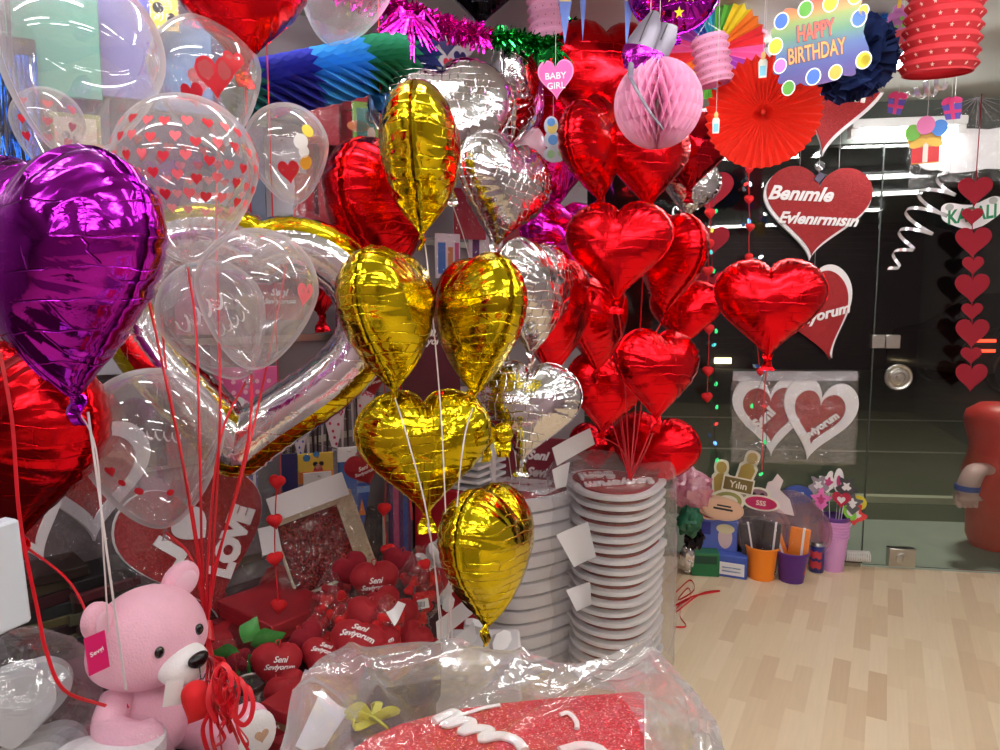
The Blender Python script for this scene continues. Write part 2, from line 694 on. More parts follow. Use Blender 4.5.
def puffy(h, thick, seed=0, nth=150, nr=20, pleat=0.10, npl=44, shape='heart', flange=0.009, crump=0.012, wscale=1.0):
    """inflated heart (or disc) of height h standing in the xz plane; returns a G"""
    rr = random.Random(seed)
    ks = [(rr.randint(int(npl * 0.6), int(npl * 1.5)), rr.random() * 6.28, rr.uniform(0.4, 1)) for _ in range(6)]
    off = Vector((rr.random() * 50, rr.random() * 50, rr.random() * 50))

    def wv(th):
        return sum(a * math.cos(k * th + p) for k, p, a in ks) / 2.6

    if shape == 'heart':
        out = [heartb(2 * PI * i / nth) for i in range(nth)]
        cy = 0.06
    else:
        out = [(0.5 * math.sin(2 * PI * i / nth), 0.5 * math.cos(2 * PI * i / nth)) for i in range(nth)]
        cy = 0.0
    g = G()
    vs, fs = [], []
    for side in (-1, 1):
        base = len(vs)
        vs.append((0, side * thick * h * (hz(0, cy) if shape == 'heart' else 1.0), cy * h))
        for i in range(1, nr + (1 if side < 0 else 0)):
            r = math.sin(i / nr * PI / 2)
            for j in range(nth):
                th = 2 * PI * j / nth
                ox, oy = out[j]
                w = wv(th)
                e = max(0.0, (r - 0.5) / 0.5) ** 1.5
                x = ox * r * (1 + 0.010 * w * e)
                y = cy + (oy - cy) * r * (1 + 0.010 * w * e)
                if i == nr:
                    z = 0.0
                elif shape == 'heart':
                    z = hz(ox * r, cy + (oy - cy) * r)
                else:
                    z = math.sqrt(max(0, 1 - r * r))
                z *= thick * (1 + pleat * w * e)
                nz = noise.noise(Vector((x * 7, y * 7, side * 3)) + off)
                z += crump * nz * (1 - r ** 6)
                vs.append((x * h * wscale, side * z * h, y * h))
        ring = lambda i, j: base + 1 + (i - 1) * nth + j % nth
        for j in range(nth):
            f = (base, ring(1, j), ring(1, j + 1))
            fs.append(f if side < 0 else f[::-1])
        for i in range(1, nr - 1):
            for j in range(nth):
                f = (ring(i, j), ring(i + 1, j), ring(i + 1, j + 1), ring(i, j + 1))
                fs.append(f if side < 0 else f[::-1])
        if side < 0:
            seam = ring(nr, 0)
            for j in range(nth):
                fs.append((ring(nr - 1, j), seam + j, seam + (j + 1) % nth, ring(nr - 1, j + 1)))
        else:
            for j in range(nth):
                fs.append((ring(nr - 1, j + 1), seam + (j + 1) % nth, seam + j, ring(nr - 1, j)))
    if flange:
        b = len(vs)
        for j in range(nth):
            ox, oy = out[j]
            w = wv(2 * PI * j / nth)
            k = 1 + flange * 2
            vs.append((ox * h * k * wscale, 0.004 * w * h, (cy + (oy - cy) * k) * h))
        for j in range(nth):
            fs.append((seam + j, b + j, b + (j + 1) % nth, seam + (j + 1) % nth))
    g.add(vs, fs)
    return g
# ================================================================== ROOM
def floor_mat():
    m, nt, out = newmat('oak_laminate')
    L = nt.links.new
    b = N(nt, 'ShaderNodeBsdfPrincipled')
    b.inputs['Roughness'].default_value = 0.33
    tc = N(nt, 'ShaderNodeTexCoord')
    mp = N(nt, 'ShaderNodeMapping')
    mp.inputs['Rotation'].default_value = (0, 0, R(-61))      # planks run 29 degrees off the view axis
    L(tc.outputs['Object'], mp.inputs['Vector'])
    sp = N(nt, 'ShaderNodeSeparateXYZ')
    L(mp.outputs[0], sp.inputs[0])

    def math_(op, a, bv):
        n = N(nt, 'ShaderNodeMath', operation=op)
        for k, v in enumerate((a, bv)):
            if v is None:
                continue
            if isinstance(v, (int, float)):
                n.inputs[k].default_value = v
            else:
                L(v, n.inputs[k])
        return n.outputs[0]
    row = math_('FLOOR', math_('DIVIDE', sp.outputs['Y'], 0.066), None)
    wn = N(nt, 'ShaderNodeTexWhiteNoise', noise_dimensions='1D')
    L(row, wn.inputs['W'])
    colm = math_('FLOOR', math_('DIVIDE', math_('ADD', sp.outputs['X'], math_('MULTIPLY', wn.outputs['Value'], 3.0)), 0.36), None)
    cb = N(nt, 'ShaderNodeCombineXYZ')
    L(row, cb.inputs['X'])
    L(colm, cb.inputs['Y'])
    w2 = N(nt, 'ShaderNodeTexWhiteNoise', noise_dimensions='2D')
    L(cb.outputs[0], w2.inputs['Vector'])
    cr = N(nt, 'ShaderNodeValToRGB')
    e = cr.color_ramp.elements
    e[0].position, e[0].color = 0.0, rgb(206, 174, 138)
    e[1].position, e[1].color = 1.0, rgb(236, 216, 186)
    q = e.new(0.12)
    q.color = rgb(218, 192, 158)
    q = e.new(0.6)
    q.color = rgb(228, 206, 172)
    L(w2.outputs['Value'], cr.inputs['Fac'])
    # grain stretched along the plank
    mg = N(nt, 'ShaderNodeMapping')
    mg.inputs['Scale'].default_value = (5, 90, 1)
    L(mp.outputs[0], mg.inputs['Vector'])
    nz = N(nt, 'ShaderNodeTexNoise')
    nz.inputs['Scale'].default_value = 1.0
    nz.inputs['Detail'].default_value = 4
    L(mg.outputs[0], nz.inputs['Vector'])
    mr = N(nt, 'ShaderNodeMapRange')
    mr.inputs['To Min'].default_value = 0.93
    mr.inputs['To Max'].default_value = 1.07
    L(nz.outputs['Fac'], mr.inputs['Value'])
    hs = N(nt, 'ShaderNodeHueSaturation')
    L(cr.outputs['Color'], hs.inputs['Color'])
    L(mr.outputs['Result'], hs.inputs['Value'])
    L(hs.outputs['Color'], b.inputs['Base Color'])
    L(b.outputs[0], out.inputs['Surface'])
    return m


def poly_slab(name, pts, z0, z1, mat):
    g = G()
    n = len(pts)
    vs = [(x, y, z0) for x, y in pts] + [(x, y, z1) for x, y in pts]
    fs = [tuple(range(n))[::-1], tuple(range(n, 2 * n))] + [(i, (i + 1) % n, n + (i + 1) % n, n + i) for i in range(n)]
    g.add(vs, fs)
    return struct(g.build(name, mat, smooth=False))


def gl(X, off=0.0):
    """point on the storefront line at world X"""
    return Vector((X, 3.85 - 0.16 * (X - 2.06), 0)) + GN * off


ROOM = [(0.5, 4.1), (-5.32, -2.5), (3.7, -2.5), (3.7, 3.59)]
poly_slab('floor', ROOM, -0.06, 0.0, floor_mat())
poly_slab('ceiling', ROOM, CEIL, CEIL + 0.08, col('ceiling_paint', 172, 176, 168, 0.8))


def wall_between(name, a, b, thick, mat, z0=0.0, z1=CEIL):
    a, b = Vector((a[0], a[1], 0)), Vector((b[0], b[1], 0))
    d = (b - a).normalized()
    nrm = Vector((d.y, -d.x, 0))
    pts = [a, b, b + nrm * thick, a + nrm * thick]
    return poly_slab(name, [(p.x, p.y) for p in pts], z0, z1, mat)


M_WALL = col('slatwall_grey', 128, 118, 124, 0.6)
wall_between('wall_left', (-5.32, -2.5), (0.5, 4.1), -0.08, M_WALL)
wall_between('wall_back', (3.7, -2.5), (-5.32, -2.5), -0.08, col('back_wall_paint', 150, 128, 132, 0.7))
wall_between('wall_right', (3.7, 3.59), (3.7, -2.5), -0.08, col('side_wall_paint', 170, 160, 160, 0.7))
# slat grooves of the goods wall: rails one can hang hooks on
for k, z in enumerate((0.55, 0.95, 1.35, 1.75, 2.15)):
    g = G()
    a = WL0 + WN * 0.0
    b = WL0 + WDIR * 5.5
    g.add([tuple(a + Vector((0, 0, z))), tuple(b + Vector((0, 0, z))), tuple(b + Vector((0, 0, z + 0.025))), tuple(a + Vector((0, 0, z + 0.025))),
           tuple(a + WN * 0.012 + Vector((0, 0, z))), tuple(b + WN * 0.012 + Vector((0, 0, z))), tuple(b + WN * 0.012 + Vector((0, 0, z + 0.025))), tuple(a + WN * 0.012 + Vector((0, 0, z + 0.025)))],
          [(0, 3, 2, 1), (4, 5, 6, 7), (0, 1, 5, 4), (1, 2, 6, 5), (2, 3, 7, 6), (3, 0, 4, 7)])
    struct(g.build('trim_%d' % (k + 1), M_STEEL, smooth=False))

# glass storefront
m, nt, out = newmat('storefront_glass')
_tr = N(nt, 'ShaderNodeBsdfTransparent')
_tr.inputs['Color'].default_value = (0.86, 0.90, 0.87, 1)
_gl = N(nt, 'ShaderNodeBsdfGlossy')
_gl.inputs['Roughness'].default_value = 0.0
_fr = N(nt, 'ShaderNodeFresnel')
_fr.inputs['IOR'].default_value = 1.5
_mx = N(nt, 'ShaderNodeMixShader')
nt.links.new(_fr.outputs[0], _mx.inputs['Fac'])
nt.links.new(_tr.outputs[0], _mx.inputs[1])
nt.links.new(_gl.outputs[0], _mx.inputs[2])
nt.links.new(_mx.outputs[0], out.inputs['Surface'])
M_GLASS = m


def glass_box(name, X0, X1, z0, z1, mat, th=0.010, off=0.0, parent=None):
    g = G()
    a, b = gl(X0, off), gl(X1, off)
    c, d = b - GN * th, a - GN * th
    vs = [(p.x, p.y, z) for z in (z0, z1) for p in (a, b, c, d)]
    g.add(vs, [(0, 3, 2, 1), (4, 5, 6, 7), (0, 1, 5, 4), (1, 2, 6, 5), (2, 3, 7, 6), (3, 0, 4, 7)])
    return g.build(name, mat, parent, smooth=False)


GTOP = 2.34
struct(glass_box('window_1', 0.52, 2.052, 0.02, GTOP, M_GLASS))
door = bpy.data.objects.new('door_1', None)
COL.objects.link(door)
door['kind'] = 'structure'
MW['door_1'] = Matrix.Identity(4)
glass_box('door_pane', 2.060, 3.02, 0.012, GTOP, M_GLASS, parent=door)
struct(glass_box('window_2', 3.028, 3.69, 0.02, GTOP, M_GLASS))
struct(glass_box('wall_header', 0.5, 3.7, GTOP, CEIL, col('header_paint', 78, 84, 78, 0.6), 0.08, 0.02))
struct(glass_box('trim_6', 0.5, 2.05, 0.0, 0.022, col('sill_steel', 150, 146, 132, 0.35, metal=0.8), 0.03, 0.01))
# edge strips of the door seam
struct(glass_box('trim_7', 2.0525, 2.0595, 0.02, GTOP, col('seal_strip', 52, 60, 56, 0.4), 0.012, 0.001))


def onglass(px, py, off=0.0):
    return Matrix.Translation(Pg(px, py, off)) @ Matrix.Rotation(math.atan2(GDIR.y, GDIR.x), 4, 'Z')


# door hardware: round pull, patch lock, floor lock
g = G()
Mh = onglass(898, 377, 0.002) @ Matrix.Rotation(R(90), 4, 'X')
g.lathe([(0.072, 0), (0.072, 0.012), (0.066, 0.018), (0.056, 0.016), (0.050, 0.010), (0.046, 0.012), (0.044, 0.020), (0.030, 0.022), (0.028, 0.016), (0.016, 0.016), (0.014, 0.024), (0.0, 0.026)], 40, Mh)
g.build('door_handle', M_STEEL, door)
g = G()
Mh = onglass(884, 341.5, 0.0)
g.box(-0.055, 0.012, -0.018, 0.028, -0.036, 0.036, Mh @ T(-0.012), bev=0.003)
g.box(0.004, 0.078, -0.018, 0.028, -0.036, 0.036, Mh, bev=0.003)
g.build('patch_lock', M_STEEL, door)
g = G()
Mh = onglass(901, 557, 0.0)
g.box(-0.07, 0.07, -0.022, 0.03, -0.052, 0.054, Mh, bev=0.004)
g.lathe([(0.034, 0), (0.034, 0.008), (0.026, 0.012), (0.0, 0.012)], 28, Mh @ T(0, -0.022, 0) @ Matrix.Rotation(R(90), 4, 'X'))
g.box(-0.004, 0.004, -0.040, -0.030, -0.018, 0.018, Mh)
g.build('floor_lock', M_STEEL, door)

# ------------------------------------------------------------------ outside
def strip(name, d0, d1, z0, z1, mat):
    """band of ground outside, parallel to the storefront; d = distance ahead of the camera at mid door"""
    def pt(X, d):
        return (X, d - 0.16 * (X - 2.4) * 0.6)
    g = G()
    xs = (-6.0, 16.0)
    q = [pt(xs[0], d0), pt(xs[1], d0), pt(xs[1], d1), pt(xs[0], d1)]
    vs = [(x, y, z0) for x, y in q] + [(x, y, z1) for x, y in q]
    g.add(vs, [(0, 3, 2, 1), (4, 5, 6, 7), (0, 1, 5, 4), (1, 2, 6, 5), (2, 3, 7, 6), (3, 0, 4, 7)])
    return struct(g.build(name, mat, smooth=False))


g = G()
g.add([(-3, 4.75, -0.07), (0.5, 4.2, -0.07), (3.72, 3.66, -0.07), (14, 1.9, -0.07), (14, 3.8, -0.07), (-3, 5.5, -0.07)], [(0, 1, 2, 3, 4, 5)])
struct(g.build('ground_pavement', col('pavement', 176, 186, 172, 0.8, var=0.2, vscale=3), smooth=False))
M_ASPH = col('asphalt', 84, 92, 74, 0.9, var=0.3, vscale=2)
strip('ground_gutter', 4.4, 5.5, -0.30, -0.09, M_ASPH)
strip('ground_kerb', 5.48, 5.56, -0.30, -0.04, col('kerb_stone', 206, 206, 180, 0.8))
strip('ground_street', 5.56, 17.0, -0.30, -0.10, M_ASPH)
strip('ground_marking_1', 7.5, 7.56, -0.1, -0.097, col('worn_marking', 150, 152, 140, 0.8))
strip('ground_marking_2', 9.6, 9.70, -0.1, -0.097, col('worn_marking', 150, 152, 140, 0.8))
g = G()
g.box(-14, 22, 17.0, 17.4, -0.16, 7)
for k in range(24):                                   # closed roller shutter ribs
    g.box(2.5, 9.5, 16.95, 17.0, 0.1 + k * 0.14, 0.21 + k * 0.14)
struct(g.build('wall_outside', col('dark_facade', 50, 48, 52, 0.8), smooth=False))
g = G()
q = P(728, 362, 16.6)  # glowing panel added on the facade to stand for a warm outside lamp
g.box(q.x - 0.2, q.x + 0.2, 16.9, 16.99, q.z - 0.07, q.z + 0.07)
struct(g.build('outside_lamp_panel', pbr('outside_lamp_glow', (1.0, 0.72, 0.42, 1), 0.5, emis=4.0), smooth=False))

# a parked car, dark, with its tail lights on
car = thing('parked_car', 'dark car in the night street behind the glass door, red tail lights on', 'car', T(10.55, 13.3, -0.10) @ rotm(4) @ Matrix.Scale(1.25, 4))
g = G()
prof = [(-2.1, 0.28), (-2.12, 0.62), (-2.0, 0.86), (-1.5, 0.93), (-0.85, 1.40), (0.5, 1.44), (1.15, 1.02), (1.95, 0.88), (2.12, 0.6), (2.1, 0.28)]
nv = len(prof)
vs, fs = [], []
for y, k in ((-0.82, 0.0), (-0.86, 1.0), (0.86, 1.0), (0.82, 0.0)):
    for x, z in prof:
        ins = 0.14 if z > 1.0 else 0.0
        vs.append((x, y - math.copysign(ins, y), z))
for r_ in range(3):
    for i in range(nv):
        fs.append((r_ * nv + i, r_ * nv + (i + 1) % nv, (r_ + 1) * nv + (i + 1) % nv, (r_ + 1) * nv + i))
fs.append(tuple(range(nv))[::-1])
fs.append(tuple(range(3 * nv, 4 * nv)))
g.add(vs, fs)
g.build('car_body', col('dark_car_paint', 26, 28, 32, 0.25, coat=0.6), car)
for x in (-1.3, 1.35):
    for y in (-0.84, 0.66):
        g = G()
        g.lathe([(0.17, 0), (0.31, 0.0), (0.32, 0.03), (0.32, 0.16), (0.31, 0.19), (0.17, 0.19)], 28, T(x, y + 0.19, 0.31) @ Matrix.Rotation(R(90), 4, 'X'))
        g.build('wheel', M_BLACK, car)
M_TAIL = pbr('tail_light', (1.0, 0.05, 0.02, 1), 0.3, emis=3.5)
for z in (0.74, 0.60):
    g = G()
    g.box(-2.06, -1.66, -0.875, -0.84, z - 0.02, z + 0.02)
    g.build('tail_light', M_TAIL, car)

# ------------------------------------------------------------------ lamps
M_TUBE = pbr('fluorescent_tube', (1.0, 0.985, 0.97, 1), 0.5, emis=30.0)
M_HOUSE = col('lamp_housing', 235, 236, 236, 0.4)


def batten(label, x, y, yaw, length, group=None, z=CEIL):
    t = thing('ceiling_light', label, 'lamp', T(x, y, z - 0.002) @ rotm(yaw), group)
    g = G()
    g.box(-length / 2, length / 2, -0.05, 0.05, -0.045, 0.0, bev=0.006)
    g.build('housing', M_HOUSE, t)
    for s in (-1, 1):
        g = G()
        g.box(s * length / 2 - 0.02 - s * 0.02, s * length / 2 + 0.02 - s * 0.02, -0.03, 0.03, -0.085, -0.045)
        g.build('lamp_holder', M_HOUSE, t)
    g = G()
    g.tube([(-length / 2 + 0.035, 0, -0.078), (length / 2 - 0.035, 0, -0.078)], 0.019, 14)
    g.build('tube', M_TUBE, t)
    return t


spots = [(-2.5, -1.6), (-0.6, -1.6), (1.3, -1.6), (-1.6, -0.3), (0.3, -0.3), (2.2, -0.3),
         (-1.05, 0.85), (0.75, 0.75), (2.3, 0.9), (-0.55, 1.75), (0.95, 1.7), (2.4, 1.9)]
for k, (x, y) in enumerate(spots):
    batten('white fluorescent batten on the ceiling over the shop floor', x, y, 0 if k % 2 else 4, 1.25, 'ceiling battens over the shop floor')
for x, y, lb in ((1.25, 3.05, 'fluorescent batten on the ceiling behind the orange paper fan'),):
    batten(lb, x, y, -9, 1.25)
q = gl(2.12, 0.10)
batten('bright batten along the header above the glass door, left of the gift cut-outs', q.x, q.y, -9, 0.55, z=2.44)

w = bpy.data.worlds.new('night')
C.world = w
w.use_nodes = True
bg = w.node_tree.nodes['Background']
bg.inputs['Color'].default_value = (0.012, 0.014, 0.02, 1)
bg.inputs['Strength'].default_value = 0.6

# unseen point light added to brighten the pavement and figure outside
ld = bpy.data.lights.new('added_outdoor_light', 'POINT')
ld.energy = 150
ld.color = (1.0, 0.93, 0.82)
ld.shadow_soft_size = 0.2
lo = bpy.data.objects.new('added_outdoor_light', ld)
COL.objects.link(lo)
lo.location = (3.4, 5.0, 3.4)
# ================================================================== FOIL BALLOONS
def balloon(label, mat, px, py, hpx, t, yaw=0, pitch=0, roll=0, thick=0.25, seed=0, rib=None, rmat=None, group=None,
            shape='heart', rr=0.0026, name='heart_balloon', wscale=1.0, pleat=0.10, tail=True, crump=0.012, nth=150):
    h = hpx * t / FPX
    M = frame(P(px, py, t), yaw, pitch, roll)
    o = thing(name, label, 'balloon', M, group)
    puffy(h, thick, seed, shape=shape, wscale=wscale, pleat=pleat, crump=crump, nth=nth).build('foil_body', mat, o, angle=60)
    zt = -0.5 * h
    if tail:
        g = G()
        r_ = random.Random(seed)
        ln = 0.055
        vs, fs = [], []
        for i in range(7):
            v = i / 6
            wd = 0.014 + 0.005 * math.sin(v * 5 + seed) + (0.006 * v)
            yy = 0.006 * math.sin(v * 7 + seed)
            for x, y in ((-wd, yy), (-wd * 0.3, yy - 0.004), (wd * 0.3, yy + 0.003), (wd, yy)):
                vs.append((x, y - 0.001, zt + 0.02 - v * ln))
            for x, y in ((wd, yy), (wd * 0.3, yy + 0.006), (-wd * 0.3, yy - 0.001), (-wd, yy)):
                vs.append((x, y + 0.002, zt + 0.02 - v * ln))
        for i in range(6):
            for j in range(8):
                fs.append((i * 8 + j, i * 8 + (j + 1) % 8, (i + 1) * 8 + (j + 1) % 8, (i + 1) * 8 + j))
        fs.append(tuple(range(8))[::-1])
        fs.append(tuple(range(48, 56)))
        g.add(vs, fs)
        g.lathe([(0.005, -0.006), (0.0085, -0.003), (0.0085, 0.003), (0.005, 0.006)], 10, T(0, 0, zt - 0.004))
        g.build('neck', mat, o)
    if rib:
        cord(o, 'ribbon', [M @ Vector((0, 0, zt - 0.004))] + rib, rr, rmat or M_RIBR)
    return o


gg = 'gold heart balloons of the gold bunch'
balloon('gold heart balloon at the top of the gold bunch, seen edge on', M_GOLD, 421, 164, 143, 1.72, 84, 0, 0, 0.28, 1,
        [P(427, 260, 1.76), P(440, 400, 1.66), P(446, 520, 1.62), P(452, 640, 1.66)], M_RIBW, gg, rr=0.0017)
balloon('gold heart balloon at left of the middle pair in the gold bunch', M_GOLD, 389, 322, 144, 1.66, 70, -4, 2, 0.30, 2,
        [P(408, 440, 1.56), P(428, 520, 1.58), P(444, 640, 1.66)], M_RIBW, gg, rr=0.0017)
balloon('gold heart balloon at right of the middle pair in the gold bunch', M_GOLD, 477, 328, 142, 1.78, -66, -3, -3, 0.27, 3,
        [P(464, 440, 1.60), P(456, 520, 1.60), P(448, 640, 1.66)], M_RIBW, gg, rr=0.0017)
balloon('wide gold heart balloon facing forward below the middle pair', M_GOLD, 425, 455, 128, 1.75, 8, -6, 0, 0.24, 4,
        [P(434, 560, 1.72), P(442, 650, 1.68)], M_RIBW, gg, rr=0.0017)
balloon('lowest gold heart balloon of the gold bunch, tip just above the clear bag', M_GOLD, 487, 558, 142, 1.72, 68, -2, 8, 0.29, 5, None, None, gg)
balloon('small gold heart balloon peeking out left of the lowest silver heart', M_GOLD, 489, 418, 66, 2.12, 40, 0, 6, 0.26, 6)

# silver
balloon('large silver heart balloon behind the top gold balloon', M_SILVER, 444, 128, 136, 2.08, 2, -8, -4, 0.23, 11,
        [P(470, 260, 2.2), P(500, 400, 2.25), P(512, 480, 2.3)], M_RIBW, rr=0.0015)
balloon('silver heart balloon standing edge on and tilted above the pink pearl balloon', M_SILVER, 516, 102, 112, 2.50, 76, 0, 28, 0.22, 12)
balloon('silver heart balloon right of the top gold balloon below the pearl balloon', M_SILVER, 503, 195, 112, 2.12, 42, 0, 12, 0.25, 13,
        [P(505, 300, 2.25), P(512, 420, 2.3), P(518, 480, 2.3)], M_RIBW, rr=0.0015)
balloon('silver heart balloon turned side on right of the gold pair', M_SILVER, 533, 300, 116, 1.98, 58, 0, 4, 0.25, 14,
        [P(524, 400, 2.15), P(520, 480, 2.3)], M_RIBW, rr=0.0015)
balloon('lowest silver heart balloon facing forward above the left white stack', M_SILVER, 526, 413, 102, 1.92, -4, -12, 4, 0.24, 15,
        [P(520, 480, 2.1), P(516, 500, 2.4)], M_RIBW, rr=0.0015)

# reds around the gold bunch
balloon('long red heart balloon left behind the top gold balloon', M_RED, 382, 216, 142, 2.05, 62, 0, -4, 0.33, 21,
        [P(395, 330, 2.0), P(412, 520, 1.9)], M_RIBR)
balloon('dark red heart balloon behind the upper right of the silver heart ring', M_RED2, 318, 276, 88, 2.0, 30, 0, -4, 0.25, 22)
balloon('red heart balloon at the top edge above the hanging paper garland', M_RED, 238, -6, 150, 1.6, 28, 0, -3, 0.30, 23,
        [P(246, 100, 1.72), P(252, 240, 1.9)], M_RIBR)
balloon('red heart balloon at the left edge below the purple balloon', M_RED, 20, 446, 200, 1.36, -60, 0, 6, 0.30, 24,
        [P(72, 585, 1.33), P(100, 650, 1.28), P(128, 708, 1.24)], M_RIBR)
balloon('big purple heart balloon at the left, turned side on', M_PURPLE, 62, 282, 246, 1.10, -58, 0, -4, 0.29, 25,
        [P(96, 450, 1.14), P(104, 560, 1.18), P(112, 690, 1.24)], M_RIBW, rr=0.0015)
balloon('second purple heart balloon half cut by the left edge behind the big one', M_PURPLE, -12, 215, 120, 1.62, 20, 0, 0, 0.27, 26)
balloon('red heart balloon behind the silver side-on balloon', M_RED, 553, 318, 120, 2.30, 62, 0, 3, 0.27, 27)

# red bunch on the right
CV = P(630, 480, 2.58)


def rb(*pts):
    return [P(*p) for p in pts] + [CV]


balloon('big red heart balloon at the top of the red bunch beside the pink honeycomb ball', M_RED, 603, 88, 122, 2.52, 18, 4, 0, 0.26, 31, rb((608, 250, 2.75), (618, 400, 2.68)))
balloon('red heart balloon leaning left under the top one of the red bunch', M_RED, 594, 152, 104, 2.40, 66, 0, -22, 0.24, 32, rb((612, 260, 2.6), (620, 400, 2.66)))
balloon('red heart balloon just below the pink honeycomb ball', M_RED, 648, 163, 94, 2.46, 38, 0, -2, 0.27, 33, rb((644, 260, 2.62), (636, 400, 2.68)))
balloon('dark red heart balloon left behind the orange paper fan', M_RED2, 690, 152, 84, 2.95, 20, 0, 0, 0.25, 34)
balloon('broad red heart balloon facing forward in the middle of the red bunch', M_RED, 618, 253, 100, 2.22, -6, -6, 0, 0.27, 35, rb((622, 340, 2.45), (627, 420, 2.55)))
balloon('red heart balloon turned side on behind the right of the broad red one', M_RED, 669, 265, 100, 2.50, -58, 0, 6, 0.26, 36, rb((650, 350, 2.58), (638, 430, 2.6)))
balloon('upright red heart balloon at the left of the red bunch, edge on', M_RED, 597, 326, 96, 2.48, 66, 0, -2, 0.27, 37, rb((605, 400, 2.58)))
balloon('small red heart balloon right of the bunch, next to the hanging felt hearts', M_RED, 685, 315, 68, 2.72, -10, -6, 0, 0.26, 38, rb((664, 400, 2.68)))
balloon('crinkled red heart balloon low in the middle of the red bunch', M_RED, 657, 376, 92, 2.26, 38, -6, 4, 0.28, 39, rb((646, 450, 2.45)))
balloon('red heart balloon facing forward below the large heart sign on the glass', M_RED, 769, 310, 100, 2.35, 4, -4, 0, 0.29, 40,
        [P(764, 400, 2.6), P(762, 470, 3.2)], M_RIBR)
balloon('lowest red heart balloon, resting behind the right white stack', M_RED, 652, 457, 84, 2.98, -12, -6, 8, 0.27, 41)
balloon('deep red heart balloon low at the left, behind the crinkled one', M_RED, 606, 394, 84, 2.60, 30, 0, 6, 0.26, 42, rb((622, 450, 2.6)))
balloon('small red heart balloon at the top edge between two pennants', M_RED, 607, 4, 52, 2.75, 6, 0, 0, 0.26, 44)
balloon('big magenta foil balloon behind the small baby girl heart', M_MAG, 552, 138, 150, 2.80, 30, 0, -4, 0.20, 45)
balloon('magenta heart balloon left of the broad red heart', M_MAG, 563, 248, 90, 2.80, 30, 0, 0, 0.27, 46)
balloon('black foil balloon cut by the top edge above the green tinsel', M_BLACKF, 480, -14, 84, 2.35, 10, 0, 0, 0.22, 47)

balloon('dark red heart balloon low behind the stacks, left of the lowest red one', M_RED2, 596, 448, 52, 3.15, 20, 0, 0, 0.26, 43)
balloon('tiny round gold balloon touching the lowest silver heart', M_GOLD, 503, 433, 21, 1.72, 0, 0, 0, 0.42, 50, shape='disc', name='mini_balloon')
balloon('silver foil balloon deep behind the string lights, right of the red bunch', M_SILVER, 690, 190, 62, 3.25, 30, 0, 10, 0.24, 49)

# purple star balloon (round, printed with yellow stars)
def star_poly(r, k=0.42, n=5, rot=90):
    return [((r if i % 2 == 0 else r * k) * math.cos(R(rot) + PI * i / n), (r if i % 2 == 0 else r * k) * math.sin(R(rot) + PI * i / n)) for i in range(2 * n)]


o = balloon('round purple foil balloon with yellow stars at the top edge', M_PURPLE, 675, -14, 92, 2.25, 0, 0, 0, 0.28, 48, shape='disc', name='star_print_balloon')
h = 92 * 2.25 / FPX
for x, z, r_ in ((-0.02, -0.20, 0.075), (0.16, -0.22, 0.06), (0.05, -0.36, 0.055), (-0.22, -0.12, 0.05), (0.3, -0.08, 0.06), (-0.16, 0.16, 0.07)):
    gs = G()
    vs = []
    for a, b in [(0, 0)] + star_poly(r_):
        xx, zz = x + a, z + b
        rr_ = min(0.98, math.hypot(xx, zz) / 0.5)
        vs.append((xx * h, -(0.28 * math.sqrt(1 - rr_ * rr_) + 0.022) * h, zz * h))
    gs.add(vs, [(0, i + 1, (i + 1) % 10 + 1) for i in range(10)])
    gs.build('printed_star', col('yellow_print', 214, 190, 40, 0.4), o)

# open silver and gold heart ring
def heart_ring(label, px, py, hpx, t, yaw, roll, rt, mats):
    h = hpx * t / FPX
    M = frame(P(px, py, t), yaw, 0, roll)
    o = thing('heart_ring_balloon', label, 'balloon', M)
    n = 200
    cen = []
    for i in range(n):
        a, b = heartb(2 * PI * i / n)
        a = a * 0.8 + 0.53 * math.sin(2 * PI * i / n) * 0.2
        b = b * 0.8 + 0.5 * math.cos(2 * PI * i / n) * 0.2
        cen.append(Vector((a * h, 0, b * h)))
    # round the sharp tip and cleft
    for _ in range(3):
        cen = [(cen[i - 1] + cen[i] * 2 + cen[(i + 1) % n]) / 4 for i in range(n)]
    k = 28
    vs, f0, f1 = [], [], []
    r_ = random.Random(3)
    ph = [r_.random() * 6.28 for _ in range(4)]
    for i in range(n):
        tg = (cen[(i + 1) % n] - cen[i - 1]).normalized()
        nr = Vector((-tg.z, 0, tg.x))          # in plane, inwards or outwards
        th = 2 * PI * i / n
        cr = 0.5 * math.sin(70 * th + ph[0]) + 0.5 * math.sin(47 * th + ph[1])
        for j in range(k):
            a = 2 * PI * j / k
            e = 1 + 0.03 * cr * abs(math.cos(a)) ** 3
            vs.append(cen[i] + nr * (math.cos(a) * rt * e) + Vector((0, math.sin(a) * rt * 0.9 * e, 0)))
    g0, g1 = G(), G()
    for i in range(n):
        for j in range(k):
            q = (i * k + j, ((i + 1) % n) * k + j, ((i + 1) % n) * k + (j + 1) % k, i * k + (j + 1) % k)
            a = 360 * (j + 0.5) / k
            (f1 if 296 < a < 332 else f0).append(q)
    g0.add(vs, f0)
    g1.add(vs, f1)
    g0.build('silver_tube', mats[0], o, angle=70)
    b = g1.build('gold_band', mats[1], o, angle=70)
    b['label'] = 'gold band along the outer side of the ring'
    return o


M_SILS = foil('smooth_silver_foil', (0.90, 0.89, 0.90, 1), 0.10, 0.15, 0.08, 0.05, 0.25)
heart_ring('large open heart-shaped ring balloon, silver with a gold band', 249, 343, 214, 1.78, -8, 8, 0.078, (M_SILS, M_GOLD))

# ================================================================== LATEX BALLOONS
def latex_profile(v):
    """v 0 (top) .. 1 (neck): radius, z in units of the widest radius"""
    ph = v * PI
    c, s = math.cos(ph), math.sin(ph)
    if c > 0:
        return s, c
    return s * (1 - 0.30 * (-c) ** 1.2), c * 1.40


